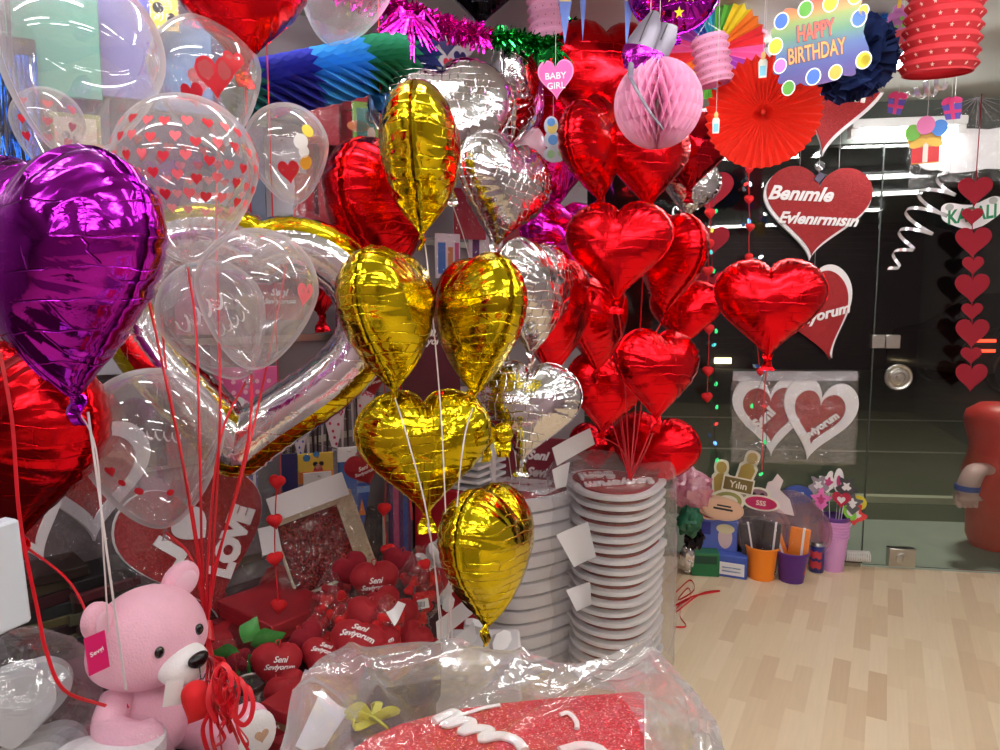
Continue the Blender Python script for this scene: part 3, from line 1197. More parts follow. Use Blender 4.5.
def latex(label, px, py, wpx, t, mat=None, tilt=(0, 0), prints=(), rib=None, rmat=None, group=None, name='latex_balloon', seed=0, rr=0.0026, stretch=1.0):
    r0 = wpx * t / FPX / 2
    M = frame(P(px, py, t), 0, tilt[0], tilt[1])
    o = thing(name, label, 'balloon', M, group)
    mat = mat or M_CLEAR
    g = G()
    prof = []
    nv = 30
    for i in range(nv + 1):
        a, b = latex_profile(i / nv)
        prof.append((max(a * r0, 0.0 if i == 0 else 0.006), b * r0 * stretch))
    prof[0] = (0.0005, prof[0][1])
    g.lathe(prof, 48, cap=False)
    zb = prof[-1][1]
    mats = [mat]
    for (cx, cz, w, kind, pm) in prints:           # cx = angle in degrees from the front, cz = height in radii
        mats.append(pm) if pm not in mats else None
        mi = mats.index(pm)
        pl = {'heart': heart_poly(w * r0, n=20), 'disc': [(w * r0 / 2 * math.cos(2 * PI * i / 18), w * r0 / 2 * math.sin(2 * PI * i / 18)) for i in range(18)],
              'star': star_poly(w * r0 / 2), 'bar': [(0, 0)]}[kind]
        if kind == 'bar':          # looping script stroke
            q = [((u - 0.5) * w * r0 + 0.05 * w * r0 * math.cos(u * 26), 0.14 * w * r0 * math.sin(u * 26) + (u - 0.5) * 0.25 * w * r0) for u in [i / 40 for i in range(41)]]
            pl = [(a - 0.02 * w * r0, b + 0.022 * w * r0) for a, b in q] + [(a + 0.02 * w * r0, b - 0.022 * w * r0) for a, b in q[::-1]]
        vs = []
        for a, b in [(0, 0)] + pl:
            z = cz * r0 + b
            # radius at z
            zz = z / (r0 * stretch)
            if zz >= 0:
                rad = math.sqrt(max(0.0, 1 - zz * zz))
            else:
                c = min(1.0, -zz / 1.40)
                rad = math.sqrt(1 - c * c) * (1 - 0.30 * c ** 1.2)
            rad = max(rad * r0, 0.01) + 0.0008
            an = R(cx - 90) + a / rad
            vs.append((rad * math.cos(an), rad * math.sin(an), z))
        n = len(pl)
        if kind == 'bar':
            g.add(vs[1:], [(i, i + 1, n - 2 - i, n - 1 - i) for i in range(n // 2 - 1)], mi=mi)
        else:
            g.add(vs, [(0, i + 1, (i + 1) % n + 1) for i in range(n)], mi=mi)
    g.build('latex_skin', mats, o, angle=60)
    g = G()
    g.lathe([(0.006, zb + 0.002), (0.0045, zb - 0.006), (0.007, zb - 0.009), (0.0045, zb - 0.013), (0.009, zb - 0.026), (0.010, zb - 0.027), (0.005, zb - 0.018)], 14, cap=False)
    g.build('knot', mat if mat is M_PEARL else M_FROST, o)
    if rib:
        cord(o, 'ribbon', [M @ Vector((0, 0, zb - 0.010))] + rib, rr, rmat or M_RIBR)
    return o


HP = P(207, 628, 1.44)      # where the red ribbons gather above the bear's paw


def down(*pts):
    return [P(*p) for p in pts] + [HP]


PR = col('red_balloon_print', 200, 26, 44, 0.5)
PC = col('coral_balloon_print', 226, 96, 104, 0.5)
PW = col('white_balloon_print', 240, 238, 240, 0.5)
hearts = []
rnd2 = random.Random(5)
for row in range(5):
    for k in range(22):
        hearts.append((k * 360 / 22 + row % 2 * 8 + rnd2.uniform(-2, 2), 0.42 - row * 0.24 + rnd2.uniform(-0.03, 0.03), 0.15, 'heart', PR if (k + row) % 2 else PC))
latex('large clear balloon at the upper left corner, neck down', 82, 52, 152, 1.30, None, (0, 8), (), down((128, 230, 1.35), (170, 400, 1.28), (192, 520, 1.44)), group=None)
latex('clear balloon with a red heart print behind the upper left one', 206, 72, 106, 1.62, None, (0, -6), ((8, -0.35, 0.7, 'heart', PR), (28, -0.1, 0.42, 'heart', PR), (-22, -0.62, 0.4, 'heart', PR), (185, 0.1, 0.5, 'heart', PC)), down((216, 220, 1.6), (220, 400, 1.4), (214, 540, 1.45)))
latex('clear balloon printed all around with small red hearts', 187, 166, 137, 1.40, None, (0, 2), hearts, down((196, 330, 1.38), (200, 460, 1.26), (202, 560, 1.44)))
latex('clear balloon with yellow and red prints left of the long red heart', 287, 146, 82, 1.74, None, (0, -6),
      ((18, -0.1, 0.35, 'disc', PW), (30, 0.15, 0.3, 'disc', col('yellow_balloon_print', 222, 196, 60, 0.5)), (-4, -0.75, 0.5, 'heart', PR), (26, -0.55, 0.3, 'disc', col('amber_balloon_print', 226, 160, 50, 0.5)), (22, -0.32, 0.26, 'disc', PW)),
      down((280, 300, 1.7), (246, 460, 1.45), (214, 570, 1.44)))
latex('clear heart-printed balloon hidden behind the upper left one', 48, 122, 66, 1.72, None, (0, 4),
      [(a, z, 0.28, 'heart', PR) for a in (-40, 0, 40) for z in (0.3, -0.2, -0.65)])
latex('clear balloon low at the left, in front of the leaning heart signs', 153, 436, 136, 1.46, None, (0, -4),
      ((-36, -0.28, 0.16, 'heart', PR), (-30, -0.45, 0.10, 'disc', PR), (-18, -0.6, 0.12, 'disc', PR), (10, -0.7, 0.10, 'disc', PR), (170, -0.2, 0.5, 'bar', PW)), down((192, 560, 1.45)))
latex('small clear balloon tucked under the heart-printed one', 166, 272, 48, 1.60, M_FROST, (0, 8), (), down((168, 380, 1.5), (194, 520, 1.46)), stretch=1.15)
latex('clear balloon with white lettering inside the heart ring, left one', 212, 312, 104, 1.58, None, (0, -22),
      ((-14, 0.05, 0.95, 'bar', PW), (12, -0.32, 0.6, 'bar', PW)), down((220, 440, 1.45), (208, 560, 1.44)))
latex('bigger clear balloon inside the heart ring, right one', 258, 288, 118, 1.48, None, (0, 6),
      ((48, -0.05, 0.4, 'heart', col('pale_red_print', 226, 110, 120, 0.5)),), down((248, 440, 1.35), (218, 560, 1.44)))
latex('pearly pink balloon between the silver and magenta foil balloons', 524, 148, 44, 2.62, M_PEARL, (0, 6), stretch=1.1)
latex('pinkish see-through balloon at the top edge left of the magenta tinsel', 345, -22, 96, 1.9, None, (0, 14), ((0, -0.3, 0.5, 'disc', col('peach_balloon_print', 230, 180, 170, 0.5)),))
# ================================================================== THINGS HANGING FROM THE CEILING
def flatthing(name, label, cat, px, py, t, yaw=0, pitch=0, roll=0, group=None):
    return thing(name, label, cat, frame(P(px, py, t), yaw, pitch, roll), group)


def scallop(w, h, n, amp, k=6):
    """rounded rectangle-ish outline with n bulges"""
    pts = []
    N_ = n * k
    for i in range(N_):
        a = 2 * PI * i / N_
        c, s_ = math.cos(a), math.sin(a)
        e = 0.5
        x = math.copysign(abs(c) ** e, c) * w / 2
        z = math.copysign(abs(s_) ** e, s_) * h / 2
        f = 1 + amp * (abs(math.sin(n * a / 2)) - 0.5)
        pts.append((x * f, z * f))
    return pts


def ell(rx, rz, cx=0, cz=0, n=24, rot=0):
    c, s_ = math.cos(R(rot)), math.sin(R(rot))
    out = []
    for i in range(n):
        x, z = rx * math.cos(2 * PI * i / n), rz * math.sin(2 * PI * i / n)
        out.append((cx + x * c - z * s_, cz + x * s_ + z * c))
    return out


# ---- pink honeycomb ball
M_TISPINK = col('pink_tissue', 255, 204, 232, 0.8, transl=0.4)
t_ = 2.08
r0 = 43.5 * t_ / FPX
ball = flatthing('honeycomb_ball', 'pale pink paper honeycomb ball hanging in front of the red bunch', 'paper decoration', 658, 104, t_)
g = G()
leaves, rows_ = 64, 9
dA = 2 * PI / leaves
nph = rows_ * 4
for i in range(leaves):
    vs, fs = [], []
    for j in range(nph + 1):
        ph = PI * (0.03 + 0.94 * j / nph)
        tri = abs(((j / 4) * 2) % 4 - 2) - 1          # zigzag between neighbours
        a = dA * (i + 0.49 * tri * (1 if i % 2 else -1))
        for f_ in (0.42, 0.72, 1.0):
            vs.append((r0 * f_ * math.sin(ph) * math.cos(a), r0 * f_ * math.sin(ph) * math.sin(a), r0 * f_ * math.cos(ph)))
    for j in range(nph):
        for q in range(2):
            fs.append((j * 3 + q, j * 3 + q + 1, j * 3 + q + 4, j * 3 + q + 3))
    g.add(vs, fs)
g.build('paper_cells', M_TISPINK, ball, smooth=False)
hang(ball, (0, 0, r0))

# ---- paper fans
def paper_fan(label, px, py, rpx, t, mats, n=48, depth=0.05, yaw=0, pitch=0, rings=1, teeth=0.05, roll=0):
    Rm = rpx * t / FPX
    o = flatthing('paper_fan', label, 'paper decoration', px, py, t, yaw, pitch, roll)
    g = G()
    prof = [0.03, 0.14, 0.2, 0.27, 0.45, 0.7, 0.9, 0.97]
    vs, fs, ms = [], [], []
    for i in range(2 * n):
        a = PI * i / n
        up = i % 2 == 0
        for q, f in enumerate(prof):
            rr_ = f * Rm * (1 + (teeth if up and q == len(prof) - 1 else 0))
            dy = (-1 if up else 1) * depth * Rm * (0.25 + 0.75 * f) * (0.6 if q == 2 else 1)
            dish = 0.10 * Rm * (1 - f) ** 2
            vs.append((rr_ * math.cos(a), dy + dish - (0.02 * Rm if q == 2 else 0), rr_ * math.sin(a)))
    k = len(prof)
    for i in range(2 * n):
        for q in range(k - 1):
            fs.append((i * k + q, ((i + 1) % (2 * n)) * k + q, ((i + 1) % (2 * n)) * k + q + 1, i * k + q + 1))
            ms.append((i * len(mats)) // (2 * n))
    g.add(vs, fs)
    g.m = ms
    g.build('pleated_paper', mats, o, smooth=False)
    g = G()
    g.lathe([(0.04 * Rm, 0), (0.04 * Rm, 0.006), (0.02 * Rm, 0.01), (0.0, 0.01)], 16, T(0, 0.03 * Rm, 0) @ Matrix.Rotation(R(90), 4, 'X'))
    g.build('centre_disc', mats[0], o)
    hang(o, (0, 0.012, Rm * 0.95))
    return o


paper_fan('big orange-red pleated paper fan hanging right of the pink honeycomb ball', 763, 112, 55, 2.30, [col('orange_red_tissue', 244, 62, 42, 0.75, transl=0.35)], 40, 0.085)
rain = [col('rainbow_red', 236, 60, 70), col('rainbow_orange', 246, 140, 50), col('rainbow_yellow', 246, 226, 60), col('rainbow_green', 110, 200, 80), col('rainbow_cyan', 70, 200, 225), col('rainbow_blue', 70, 110, 215), col('rainbow_violet', 190, 90, 205), col('rainbow_pink', 240, 110, 180)]
paper_fan('rainbow striped paper fan partly hidden behind the pink ribbed lantern', 714, 50, 48, 2.52, rain + rain, 32, 0.06)
paper_fan('rainbow paper fan at the top edge behind the pink ribbed lantern on the left', 592, 34, 22, 3.05, rain, 32, 0.06)

# ---- ribbed paper lanterns
def lantern(label, px, py, wpx, hpx, t, ribs, mat, mdec, dec, roll=0, pitch=0, amp=0.10):
    rr_ = wpx * t / FPX / 2
    h = hpx * t / FPX
    o = flatthing('paper_lantern', label, 'paper decoration', px, py, t, 0, pitch, roll)
    g = G()
    prof = []
    for i in range(ribs):
        z = -h / 2 + h * i / ribs
        prof += [(rr_ * (1 - amp), z), (rr_ * (1 - amp), z + h / ribs * 0.05), (rr_, z + h / ribs * 0.50), (rr_, z + h / ribs * 0.56)]
    prof.append((rr_ * (1 - amp), h / 2))
    g.lathe(prof, 40, cap=False)
    rr2 = random.Random(3)
    for i in range(ribs):
        for k in range(14):
            a = R(-90) + (k - 6.5) * 0.21 + (i % 2) * 0.1 + rr2.uniform(-.03, .03)
            if (k + i) % 2:
                continue
            z = -h / 2 + h * (i + 0.29) / ribs
            sz = dec[1] * h / ribs
            pl = star_poly(sz) if dec[0] == 'star' else ell(sz, sz, n=8)
            q = len(pl)
            slope = amp * rr_ / (0.45 * h / ribs)
            rad = rr_ * (1 - amp) + slope * 0.24 * h / ribs + 0.0014
            vs = [((rad + slope * zz) * math.cos(a + x / rad), (rad + slope * zz) * math.sin(a + x / rad), z + zz) for x, zz in [(0, 0)] + pl]
            g.add(vs, [(0, m_ + 1, (m_ + 1) % q + 1) for m_ in range(q)], mi=1)
    g.build('ribbed_paper', [mat, mdec], o, angle=25)
    for z in (-h / 2, h / 2):
        g = G()
        g.lathe([(rr_ * (1 - amp) - 0.004, z - 0.003), (rr_ * (1 - amp) + 0.001, z - 0.003), (rr_ * (1 - amp) + 0.001, z + 0.003), (rr_ * (1 - amp) - 0.004, z + 0.003), (rr_ * (1 - amp) - 0.004, z - 0.003)], 40, cap=False)
        g.build('rim', mat, o)
    g = G()
    g.tube([(-rr_ * (1 - amp), 0, h / 2), (0, 0, h / 2 + 0.05), (rr_ * (1 - amp), 0, h / 2)], 0.001, 5)
    g.build('wire_handle', M_STEEL, o)
    hang(o, (0, 0, h / 2 + 0.05))
    return o


lantern('large red ribbed paper lantern with small white stars at the upper right', 943, 24, 72, 92, 2.20, 8, col('lantern_red', 206, 52, 62, 0.7, transl=0.3), col('star_print_cream', 246, 214, 204), ('star', 0.17), 3, 6, 0.13)
MPK = col('lantern_pink', 236, 170, 205, 0.7, transl=0.3)
MPD = col('plum_dot_print', 120, 50, 90)
lantern('tilted pink ribbed paper lantern with tiny dark dots in front of the rainbow fan', 712, 61, 38, 44, 2.28, 6, MPK, MPD, ('dot', 0.06), -10, 4, 0.16)
lantern('pink ribbed paper lantern with tiny dark dots at the top edge above the green tinsel', 547, 14, 40, 50, 2.45, 6, MPK, MPD, ('dot', 0.06), -5, 4, 0.16)
lantern('smooth pink ribbed lantern at the top edge beside the happy birthday sign', 756, 20, 34, 26, 2.75, 5, MPK, MPD, ('dot', 0.05), 20, 10)

# ---- HAPPY BIRTHDAY sign
def grad_mat(name, stops):
    m, nt, out = newmat(name)
    b = N(nt, 'ShaderNodeBsdfPrincipled')
    b.inputs['Roughness'].default_value = 0.35
    tc = N(nt, 'ShaderNodeTexCoord')
    sp = N(nt, 'ShaderNodeSeparateXYZ')
    nt.links.new(tc.outputs['Generated'], sp.inputs[0])
    cr = N(nt, 'ShaderNodeValToRGB')
    e = cr.color_ramp.elements
    e[0].position, e[0].color = stops[0]
    e[1].position, e[1].color = stops[-1]
    for p, c in stops[1:-1]:
        e.new(p).color = c
    nt.links.new(sp.outputs['Z'], cr.inputs['Fac'])
    nt.links.new(cr.outputs['Color'], b.inputs['Base Color'])
    nt.links.new(b.outputs[0], out.inputs['Surface'])
    return m


t_ = 2.06
k_ = t_ / FPX
o = flatthing('birthday_sign', 'rainbow coloured HAPPY BIRTHDAY card sign with balloons printed along its rim', 'sign', 819, 42, t_, 0, 0, -5)
W_, H_ = 84 * k_, 78 * k_
g = G()
g.prism(scallop(W_, H_, 14, 0.12), -0.002, 0.002)
g.build('sign_card', grad_mat('rainbow_card_print', [(0.0, rgb(66, 16, 104)), (0.2, rgb(26, 22, 116)), (0.42, rgb(4, 58, 124)), (0.6, rgb(4, 94, 56)), (0.78, rgb(96, 120, 4)), (0.92, rgb(170, 90, 4)), (1.0, rgb(170, 44, 10))]), o, smooth=False)
bc = {'y': col('balloon_yellow', 216, 196, 20), 'b': col('balloon_blue', 40, 90, 196), 'g': col('balloon_green', 70, 140, 30), 'p': col('balloon_violet', 170, 100, 200), 'o': col('balloon_orange', 240, 160, 50)}
for x, z, c, r_ in ((-0.40, 0.36, 'b', 10), (-0.13, 0.44, 'g', 10), (0.14, 0.44, 'y', 10), (0.40, 0.45, 'y', 9), (0.43, 0.18, 'b', 10), (0.56, 0.26, 'y', 7), (-0.52, 0.06, 'y', 10), (-0.44, -0.20, 'p', 9), (-0.36, -0.50, 'g', 9), (-0.08, -0.42, 'b', 10), (0.16, -0.42, 'o', 9), (0.46, -0.34, 'y', 10), (0.62, -0.34, 'y', 7)):
    if abs(x) > 0.5:
        x = math.copysign(0.48, x)
    g = G()
    g.prism(ell(r_ * 0.72 * k_ * 1.0, r_ * 0.86 * k_, x * W_, z * H_, 20, -15), -0.0032, -0.002, mi=0)
    g.prism(ell(r_ * 0.60 * k_ * 1.0, r_ * 0.74 * k_, x * W_, z * H_, 20, -15), -0.0038, -0.0032, mi=1)
    g.build('printed_balloon', [col('pale_rim_print', 235, 240, 225), bc[c]], o, smooth=False)
for tx, z, w_, c in (('HAPPY', 0.15, 0.40, (232, 90, 60)), ('BIRTHDAY', -0.11, 0.62, (240, 150, 70))):
    g = G()
    g.text(tx, w_ * W_ * 1.06, 0.20 * H_ * 1.12, 0.0006, T(-0.03 * W_, -0.0022, z * H_), 0, bold=0.07)
    g.text(tx, w_ * W_, 0.20 * H_, 0.0012, T(-0.03 * W_, -0.0022, z * H_), 1, bold=0.01)
    g.build('lettering', [col('dark_outline_print', 60, 40, 70), col('letters_' + tx.lower(), *c)], o, smooth=False)
hang(o, (0, 0, H_ * 0.45))

# ---- navy tissue pompom
t_ = 2.40
k_ = t_ / FPX
o = flatthing('tissue_pompom', 'navy blue tissue paper pompom behind the happy birthday sign', 'paper decoration', 852, 58, t_)
g = G()
rp = random.Random(11)
Rm = 41 * k_
for i in range(150):
    z = rp.uniform(-1, 1)
    a = rp.uniform(0, 2 * PI)
    s_ = math.sqrt(1 - z * z)
    d = Vector((s_ * math.cos(a), s_ * math.sin(a), z))
    u = d.orthogonal().normalized()
    u = Matrix.Rotation(rp.uniform(0, 6.28), 3, d) @ u
    w_ = d.cross(u)
    vs = []
    for p in range(4):
        q = p / 3
        rad = Rm * (0.25 + 0.75 * q) * rp.uniform(0.94, 1.04)
        for e in range(4):
            f = (e / 3 - 0.5) * 2
            vs.append(d * rad + u * (f * Rm * 0.30 * (0.3 + q)) + w_ * (Rm * 0.10 * math.sin(f * 4 + i) * q + rp.uniform(-1, 1) * Rm * 0.03))
    g.add(vs, [(p * 4 + e, p * 4 + e + 1, p * 4 + e + 5, p * 4 + e + 4) for p in range(3) for e in range(3)])
g.build('tissue_petals', col('navy_tissue', 22, 44, 100, 0.8, transl=0.25), o, smooth=False)
hang(o, (0, 0, Rm * 0.9))
t2 = col('bright_blue_tissue', 40, 120, 200, 0.8, transl=0.3)
o = flatthing('tissue_pompom', 'small bright blue tissue pompom peeping over the right edge of the birthday sign', 'paper decoration', 872, 22, 2.62)
g = G()
Rm = 17 * 2.62 / FPX
for i in range(70):
    d = Vector((rp.gauss(0, 1), rp.gauss(0, 1), rp.gauss(0, 1))).normalized()
    u = d.orthogonal().normalized()
    w_ = d.cross(u)
    g.add([d * Rm * 0.3 - u * Rm * 0.15, d * Rm * 0.3 + u * Rm * 0.15, d * Rm + u * Rm * 0.4 + w_ * Rm * 0.1, d * Rm * 1.05 - u * Rm * 0.4 - w_ * Rm * 0.1], [(0, 1, 2, 3)])
g.build('tissue_petals', t2, o, smooth=False)
hang(o, (0, 0, Rm * 0.9))

# ---- honeycomb tissue garland, blue and green, upper left
gar = thing('tissue_garland', 'thick blue and green honeycomb paper garland across the upper left', 'paper decoration', T(*P(340, 68, 1.95)))
inv = MW[gar.name].inverted()
path = catmull([P(228, 92, 1.82), P(285, 80, 1.90), P(340, 68, 1.96), (P(385, 58, 2.02)), P(425, 58, 2.10)], 12)
cols = [('teal', (30, 120, 120)), ('deep_blue', (36, 44, 160)), ('deep_blue', (36, 44, 160)), ('sky_blue', (50, 150, 225)), ('sky_blue', (50, 150, 225)), ('leaf_green', (20, 120, 84)), ('leaf_green', (20, 120, 84)), ('night_blue', (22, 36, 104))]
nseg = len(cols)
tot = len(path) - 1
prev = None
k = 0
ringsn = 6
rad0 = 26 * 1.95 / FPX


def path_at(u):
    f = u * tot
    i = min(int(f), tot - 1)
    return path[i].lerp(path[i + 1], f - i)


i = 0
while i < nseg:
    j = i
    while j + 1 < nseg and cols[j + 1][0] == cols[i][0]:
        j += 1
    g = G()
    u0, u1 = i / nseg, (j + 1) / nseg
    rows = 4 * (j - i + 1)
    nn = 14
    vs, fs = [], []
    for r_ in range(rows + 1):
        u = u0 + (u1 - u0) * r_ / rows
        c = path_at(u)
        d = (path_at(min(1, u + 0.01)) - path_at(max(0, u - 0.01))).normalized()
        side = d.cross(Vector((0, 0, 1))).normalized()
        up = side.cross(d)
        for q in range(2 * nn):
            a = PI * q / nn
            hi = (q + r_) % 2 == 0
            rd = rad0 * (1.08 if hi else 0.66)
            cc = c + d * (0.014 if hi else -0.010) + Vector((0, 0, -0.012 if hi else 0.0))
            vs.append(inv @ (cc + side * (math.cos(a) * rd) + up * (math.sin(a) * rd)))
    n2 = 2 * nn
    for r_ in range(rows):
        for q in range(n2):
            fs.append((r_ * n2 + q, r_ * n2 + (q + 1) % n2, (r_ + 1) * n2 + (q + 1) % n2, (r_ + 1) * n2 + q))
    g.add(vs, fs)
    ob = g.build('tissue_section', col('tissue_' + cols[i][0], *cols[i][1], 0.85, transl=0.2), gar, smooth=False)
    ob['label'] = cols[i][0].replace('_', ' ') + ' section of the garland'
    i = j + 1


# ---- foil tinsel garlands
def tinsel(label, pts, mat, rad, n, seed, tassel=None):
    path = catmull(pts, 10)
    o = thing('tinsel_garland', label, 'garland', Matrix.Translation(path[len(path) // 2]))
    inv = MW[o.name].inverted()
    rr_ = random.Random(seed)
    g = G()
    for i in range(n):
        f = rr_.random() * (len(path) - 1)
        a = int(f)
        c = path[a].lerp(path[a + 1], f - a)
        d = Vector((rr_.gauss(0, 1), rr_.gauss(0, 1), rr_.gauss(0, 1))).normalized()
        e = d.orthogonal().normalized()
        e = Matrix.Rotation(rr_.random() * 6.28, 3, d) @ e
        L_ = rad * rr_.uniform(0.75, 1.1)
        wd = 0.0026
        p = [c - e * wd, c + e * wd, c + d * L_ * 0.6 + e * wd * 1.3, c + d * L_ + e * wd + Vector((0, 0, -0.006)), c + d * L_ - e * wd + Vector((0, 0, -0.006)), c + d * L_ * 0.6 - e * wd * 1.3]
        g.add([inv @ q for q in p], [(0, 1, 2, 5), (5, 2, 3, 4)])
    g.build('tinsel_strips', mat, o, smooth=False)
    g = G()
    g.tube([inv @ q for q in path], 0.002, 5)
    g.build('core_wire', mat, o)
    if tassel:
        for (x, y, t, ln, cnt) in tassel:
            c = P(x, y, t)
            g = G()
            for i in range(cnt):
                a = rr_.uniform(-0.9, 0.9)
                b = rr_.uniform(-0.6, 0.6)
                L_ = ln * rr_.uniform(0.6, 1.0)
                d = Vector((math.sin(a), math.sin(b) * 0.6, -math.cos(a))).normalized()
                e = Vector((d.z, 0, -d.x)).normalized()
                wd = 0.007
                p = [c - e * 0.002, c + e * 0.002, c + d * L_ * 0.5 + e * wd + Vector((0, rr_.uniform(-.01, .01), 0)), c + d * L_, c + d * L_ * 0.5 - e * wd]
                g.add([inv @ q for q in p], [(0, 1, 2, 3, 4)])
            g.build('tassel', mat, o, smooth=False)
    return o


tinsel('magenta foil tinsel garland with a bow-like tassel at the top, above the silver heart', [P(330, -16, 2.0), P(370, -2, 2.02), P(412, 14, 2.06), P(448, 26, 2.1), P(484, 36, 2.15)], M_MAG, 0.045, 1500, 2,
       [(410, 12, 2.0, 0.16, 26), (400, 6, 2.0, 0.12, 14), (424, 10, 2.02, 0.12, 12)])
tinsel('green foil tinsel garland beside the magenta one, reaching the pink lantern', [P(486, 37, 2.2), P(520, 38, 2.3), P(552, 44, 2.4), P(572, 24, 2.5)], foil('green_foil', (0.02, 0.36, 0.07, 1), 0.2, 0.3), 0.04, 1100, 3,
       [(553, 46, 2.36, 0.10, 16), (536, 46, 2.36, 0.08, 10)])

# ---- BABY GIRL heart
t_ = 2.35
k_ = t_ / FPX
o = flatthing('card_heart', 'small pink card heart lettered BABY GIRL', 'paper decoration', 556, 80, t_, 0, 0, -3)
g = G()
g.prism(heart_poly(36 * k_, 39 * k_), 0, 0.003)
g.build('card_heart_edge', col('pale_pink_card', 240, 140, 195), o, smooth=False)
g = G()
g.prism(heart_poly(33 * k_, 36 * k_), -0.0015, 0)
g.build('card_face', col('hot_pink_card', 232, 92, 172), o, smooth=False)
for s_, z in (('BABY', 4), ('GIRL', -5.5)):
    g = G()
    g.text(s_, (21 if s_ == 'BABY' else 18) * k_, None, 0.001, T(0, -0.0016, z * k_), 0, bold=0.01)
    g.build('lettering', M_TEXTW, o, smooth=False)
hang(o, (0, 0, 12 * k_))

# ---- pennants
def pennant(label, px, py, wpx, hpx, t, roll, c1, c2, text=None, group=None):
    k = t / FPX
    o = flatthing('pennant', label, 'pennant', px, py, t, 6, 0, roll, group)
    g = G()
    g.prism([(-wpx * k / 2, hpx * k / 2), (wpx * k / 2, hpx * k / 2), (0, -hpx * k / 2)], -0.0008, 0.0008)
    g.build('pennant_card', c1, o, smooth=False)
    g = G()
    g.prism([(-wpx * k * 0.42, hpx * k * 0.44), (wpx * k * 0.42, hpx * k * 0.44), (wpx * k * 0.28, hpx * k * 0.16), (-wpx * k * 0.28, hpx * k * 0.16)], -0.0016, -0.0008)
    g.build('printed_band', c2, o, smooth=False)
    if text:
        g = G()
        g.text(text, wpx * k * 0.5, None, 0.0006, T(0, -0.0017, hpx * k * 0.30), 0)
        g.build('lettering', col('blue_letter_print', 50, 60, 140), o, smooth=False)
    hang(o, (0, 0, hpx * k * 0.45))
    return o


PB = col('pennant_blue', 92, 116, 190)
PY = col('pennant_band_yellow', 216, 196, 130)
pennant('blue pennant hanging at the top left of the red bunch', 565, 12, 20, 62, 2.30, 0, PB, PY)
pennant('narrow blue pennant hanging just right of the broader blue one', 583, 10, 9, 60, 2.34, 0, PB, PY)
pennant('blue pennant with a yellow band at the top, over the big red heart', 628, 14, 12, 76, 2.30, 2, PB, PY)

# ---- grey and purple foil tail hanging from the star balloon
t_ = 2.06
o = flatthing('foil_figure_legs', 'grey foil legs with purple cuffs dangling above the pink honeycomb ball', 'balloon', 648, 44, t_ - 0.02, 0, 0, 0)
k_ = t_ / FPX
M_GREYF = col('grey_satin_foil', 112, 106, 120, 0.4, metal=0.2)
M_PURF = foil('purple_cuff_foil', (0.36, 0.02, 0.36, 1), 0.18, 0.5, 0.03, 0.02)


def limb(pts, radii, mat, name, flat=0.6):
    c = catmull([(x * k_, y * k_, z * k_) for x, y, z in pts], 5)
    rr_ = [radii[0] + (radii[-1] - radii[0]) * 0 for _ in c]
    n = len(c)
    for i in range(n):
        f = i / (n - 1) * (len(radii) - 1)
        a = min(int(f), len(radii) - 2)
        rr_[i] = (radii[a] + (radii[a + 1] - radii[a]) * (f - a)) * k_
    g = G()
    g.tube(c, rr_, 14, flat=flat)
    return g.build(name, mat, o)


limb([(6, 0, 30), (2, -2, 16), (-6, -4, 0), (-9, -5, -6)], (4, 11, 14, 14), M_GREYF, 'leg', 0.5)
limb([(20, 4, 18), (16, 4, 6), (9, 4, -8), (6, 4, -14)], (9, 12, 12, 11), M_GREYF, 'leg', 0.5)
limb([(-9, -6, -5), (-11, -7, -14), (-13, -7, -26)], (15, 15, 10), M_PURF, 'cuff', 0.5)
limb([(4, 0, -8), (0, -2, -20), (-6, -3, -28)], (13, 14, 8), M_PURF, 'cuff', 0.5)
limb([(4, -12, 26), (-2, -18, 12), (-8, -21, -4)], (0.7, 0.7, 0.7), M_BLACK, 'seam_line', 1)
limb([(18, -9, 14), (12, -9, 0)], (0.7, 0.7), M_BLACK, 'seam_line', 1)
limb([(-14, -10, -2), (-16, -16, -31), (-13, -48, -50), (2, -48, -76), (16, -40, -92)], (2.5, 3, 2, 1.6, 1), M_GREYF, 'foil_tail', 0.4)
hang(o, (2 * k_, 0, 30 * k_))

# ---- small card cut-outs
def cutout(name, label, px, py, t, layers, roll=0, hangz=0.5, yaw=0, M=None, thread=True):
    """layers: list of (partname, polygon in px, material)"""
    k = t / FPX
    o = thing(name, label, 'paper decoration', M if M is not None else frame(P(px, py, t), yaw, 0, roll))
    y = 0.0
    top = 0
    for nm, polys, mat in layers:
        g = G()
        for pl in polys:
            g.prism([(x * k, z * k) for x, z in pl], y - 0.0014, y)
            top = max(top, max(z for x, z in pl))
        g.build(nm, mat, o, smooth=False)
        y -= 0.0014
    if thread:
        hang(o, (0, 0, (top - 1) * k))
    return o


def rect(x0, x1, z0, z1):
    return [(x0, z0), (x1, z0), (x1, z1), (x0, z1)]


CW = col('cutout_cream', 236, 232, 220)
cutout('cupcake_cutout', 'small card cupcake with candle on a blue plate, left of the red lantern', 896, 30, 2.45,
       [('plate', [ell(15, 8, -1, -16)], col('plate_blue', 120, 170, 205)), ('plate_rim', [ell(11, 5, -1, -14)], col('plate_cream', 225, 225, 200)),
        ('cake_cup', [[(-9, -14), (8, -14), (10, 2), (-11, 2)]], col('cake_red', 205, 70, 80)), ('icing', [ell(12, 6, 0, 5), ell(9, 6, 0, 12), ell(5, 5, 0, 19)], col('icing_violet', 196, 120, 190)),
        ('candle', [rect(-1.5, 1.5, 20, 30)], col('candle_yellow', 240, 210, 70)), ('sprinkles', [ell(2, 2, -5, 6), ell(2, 2, 4, 10), ell(2, 2, 0, 2), ell(2, 2, 6, 3)], col('sprinkle_green', 120, 190, 70))], 4)


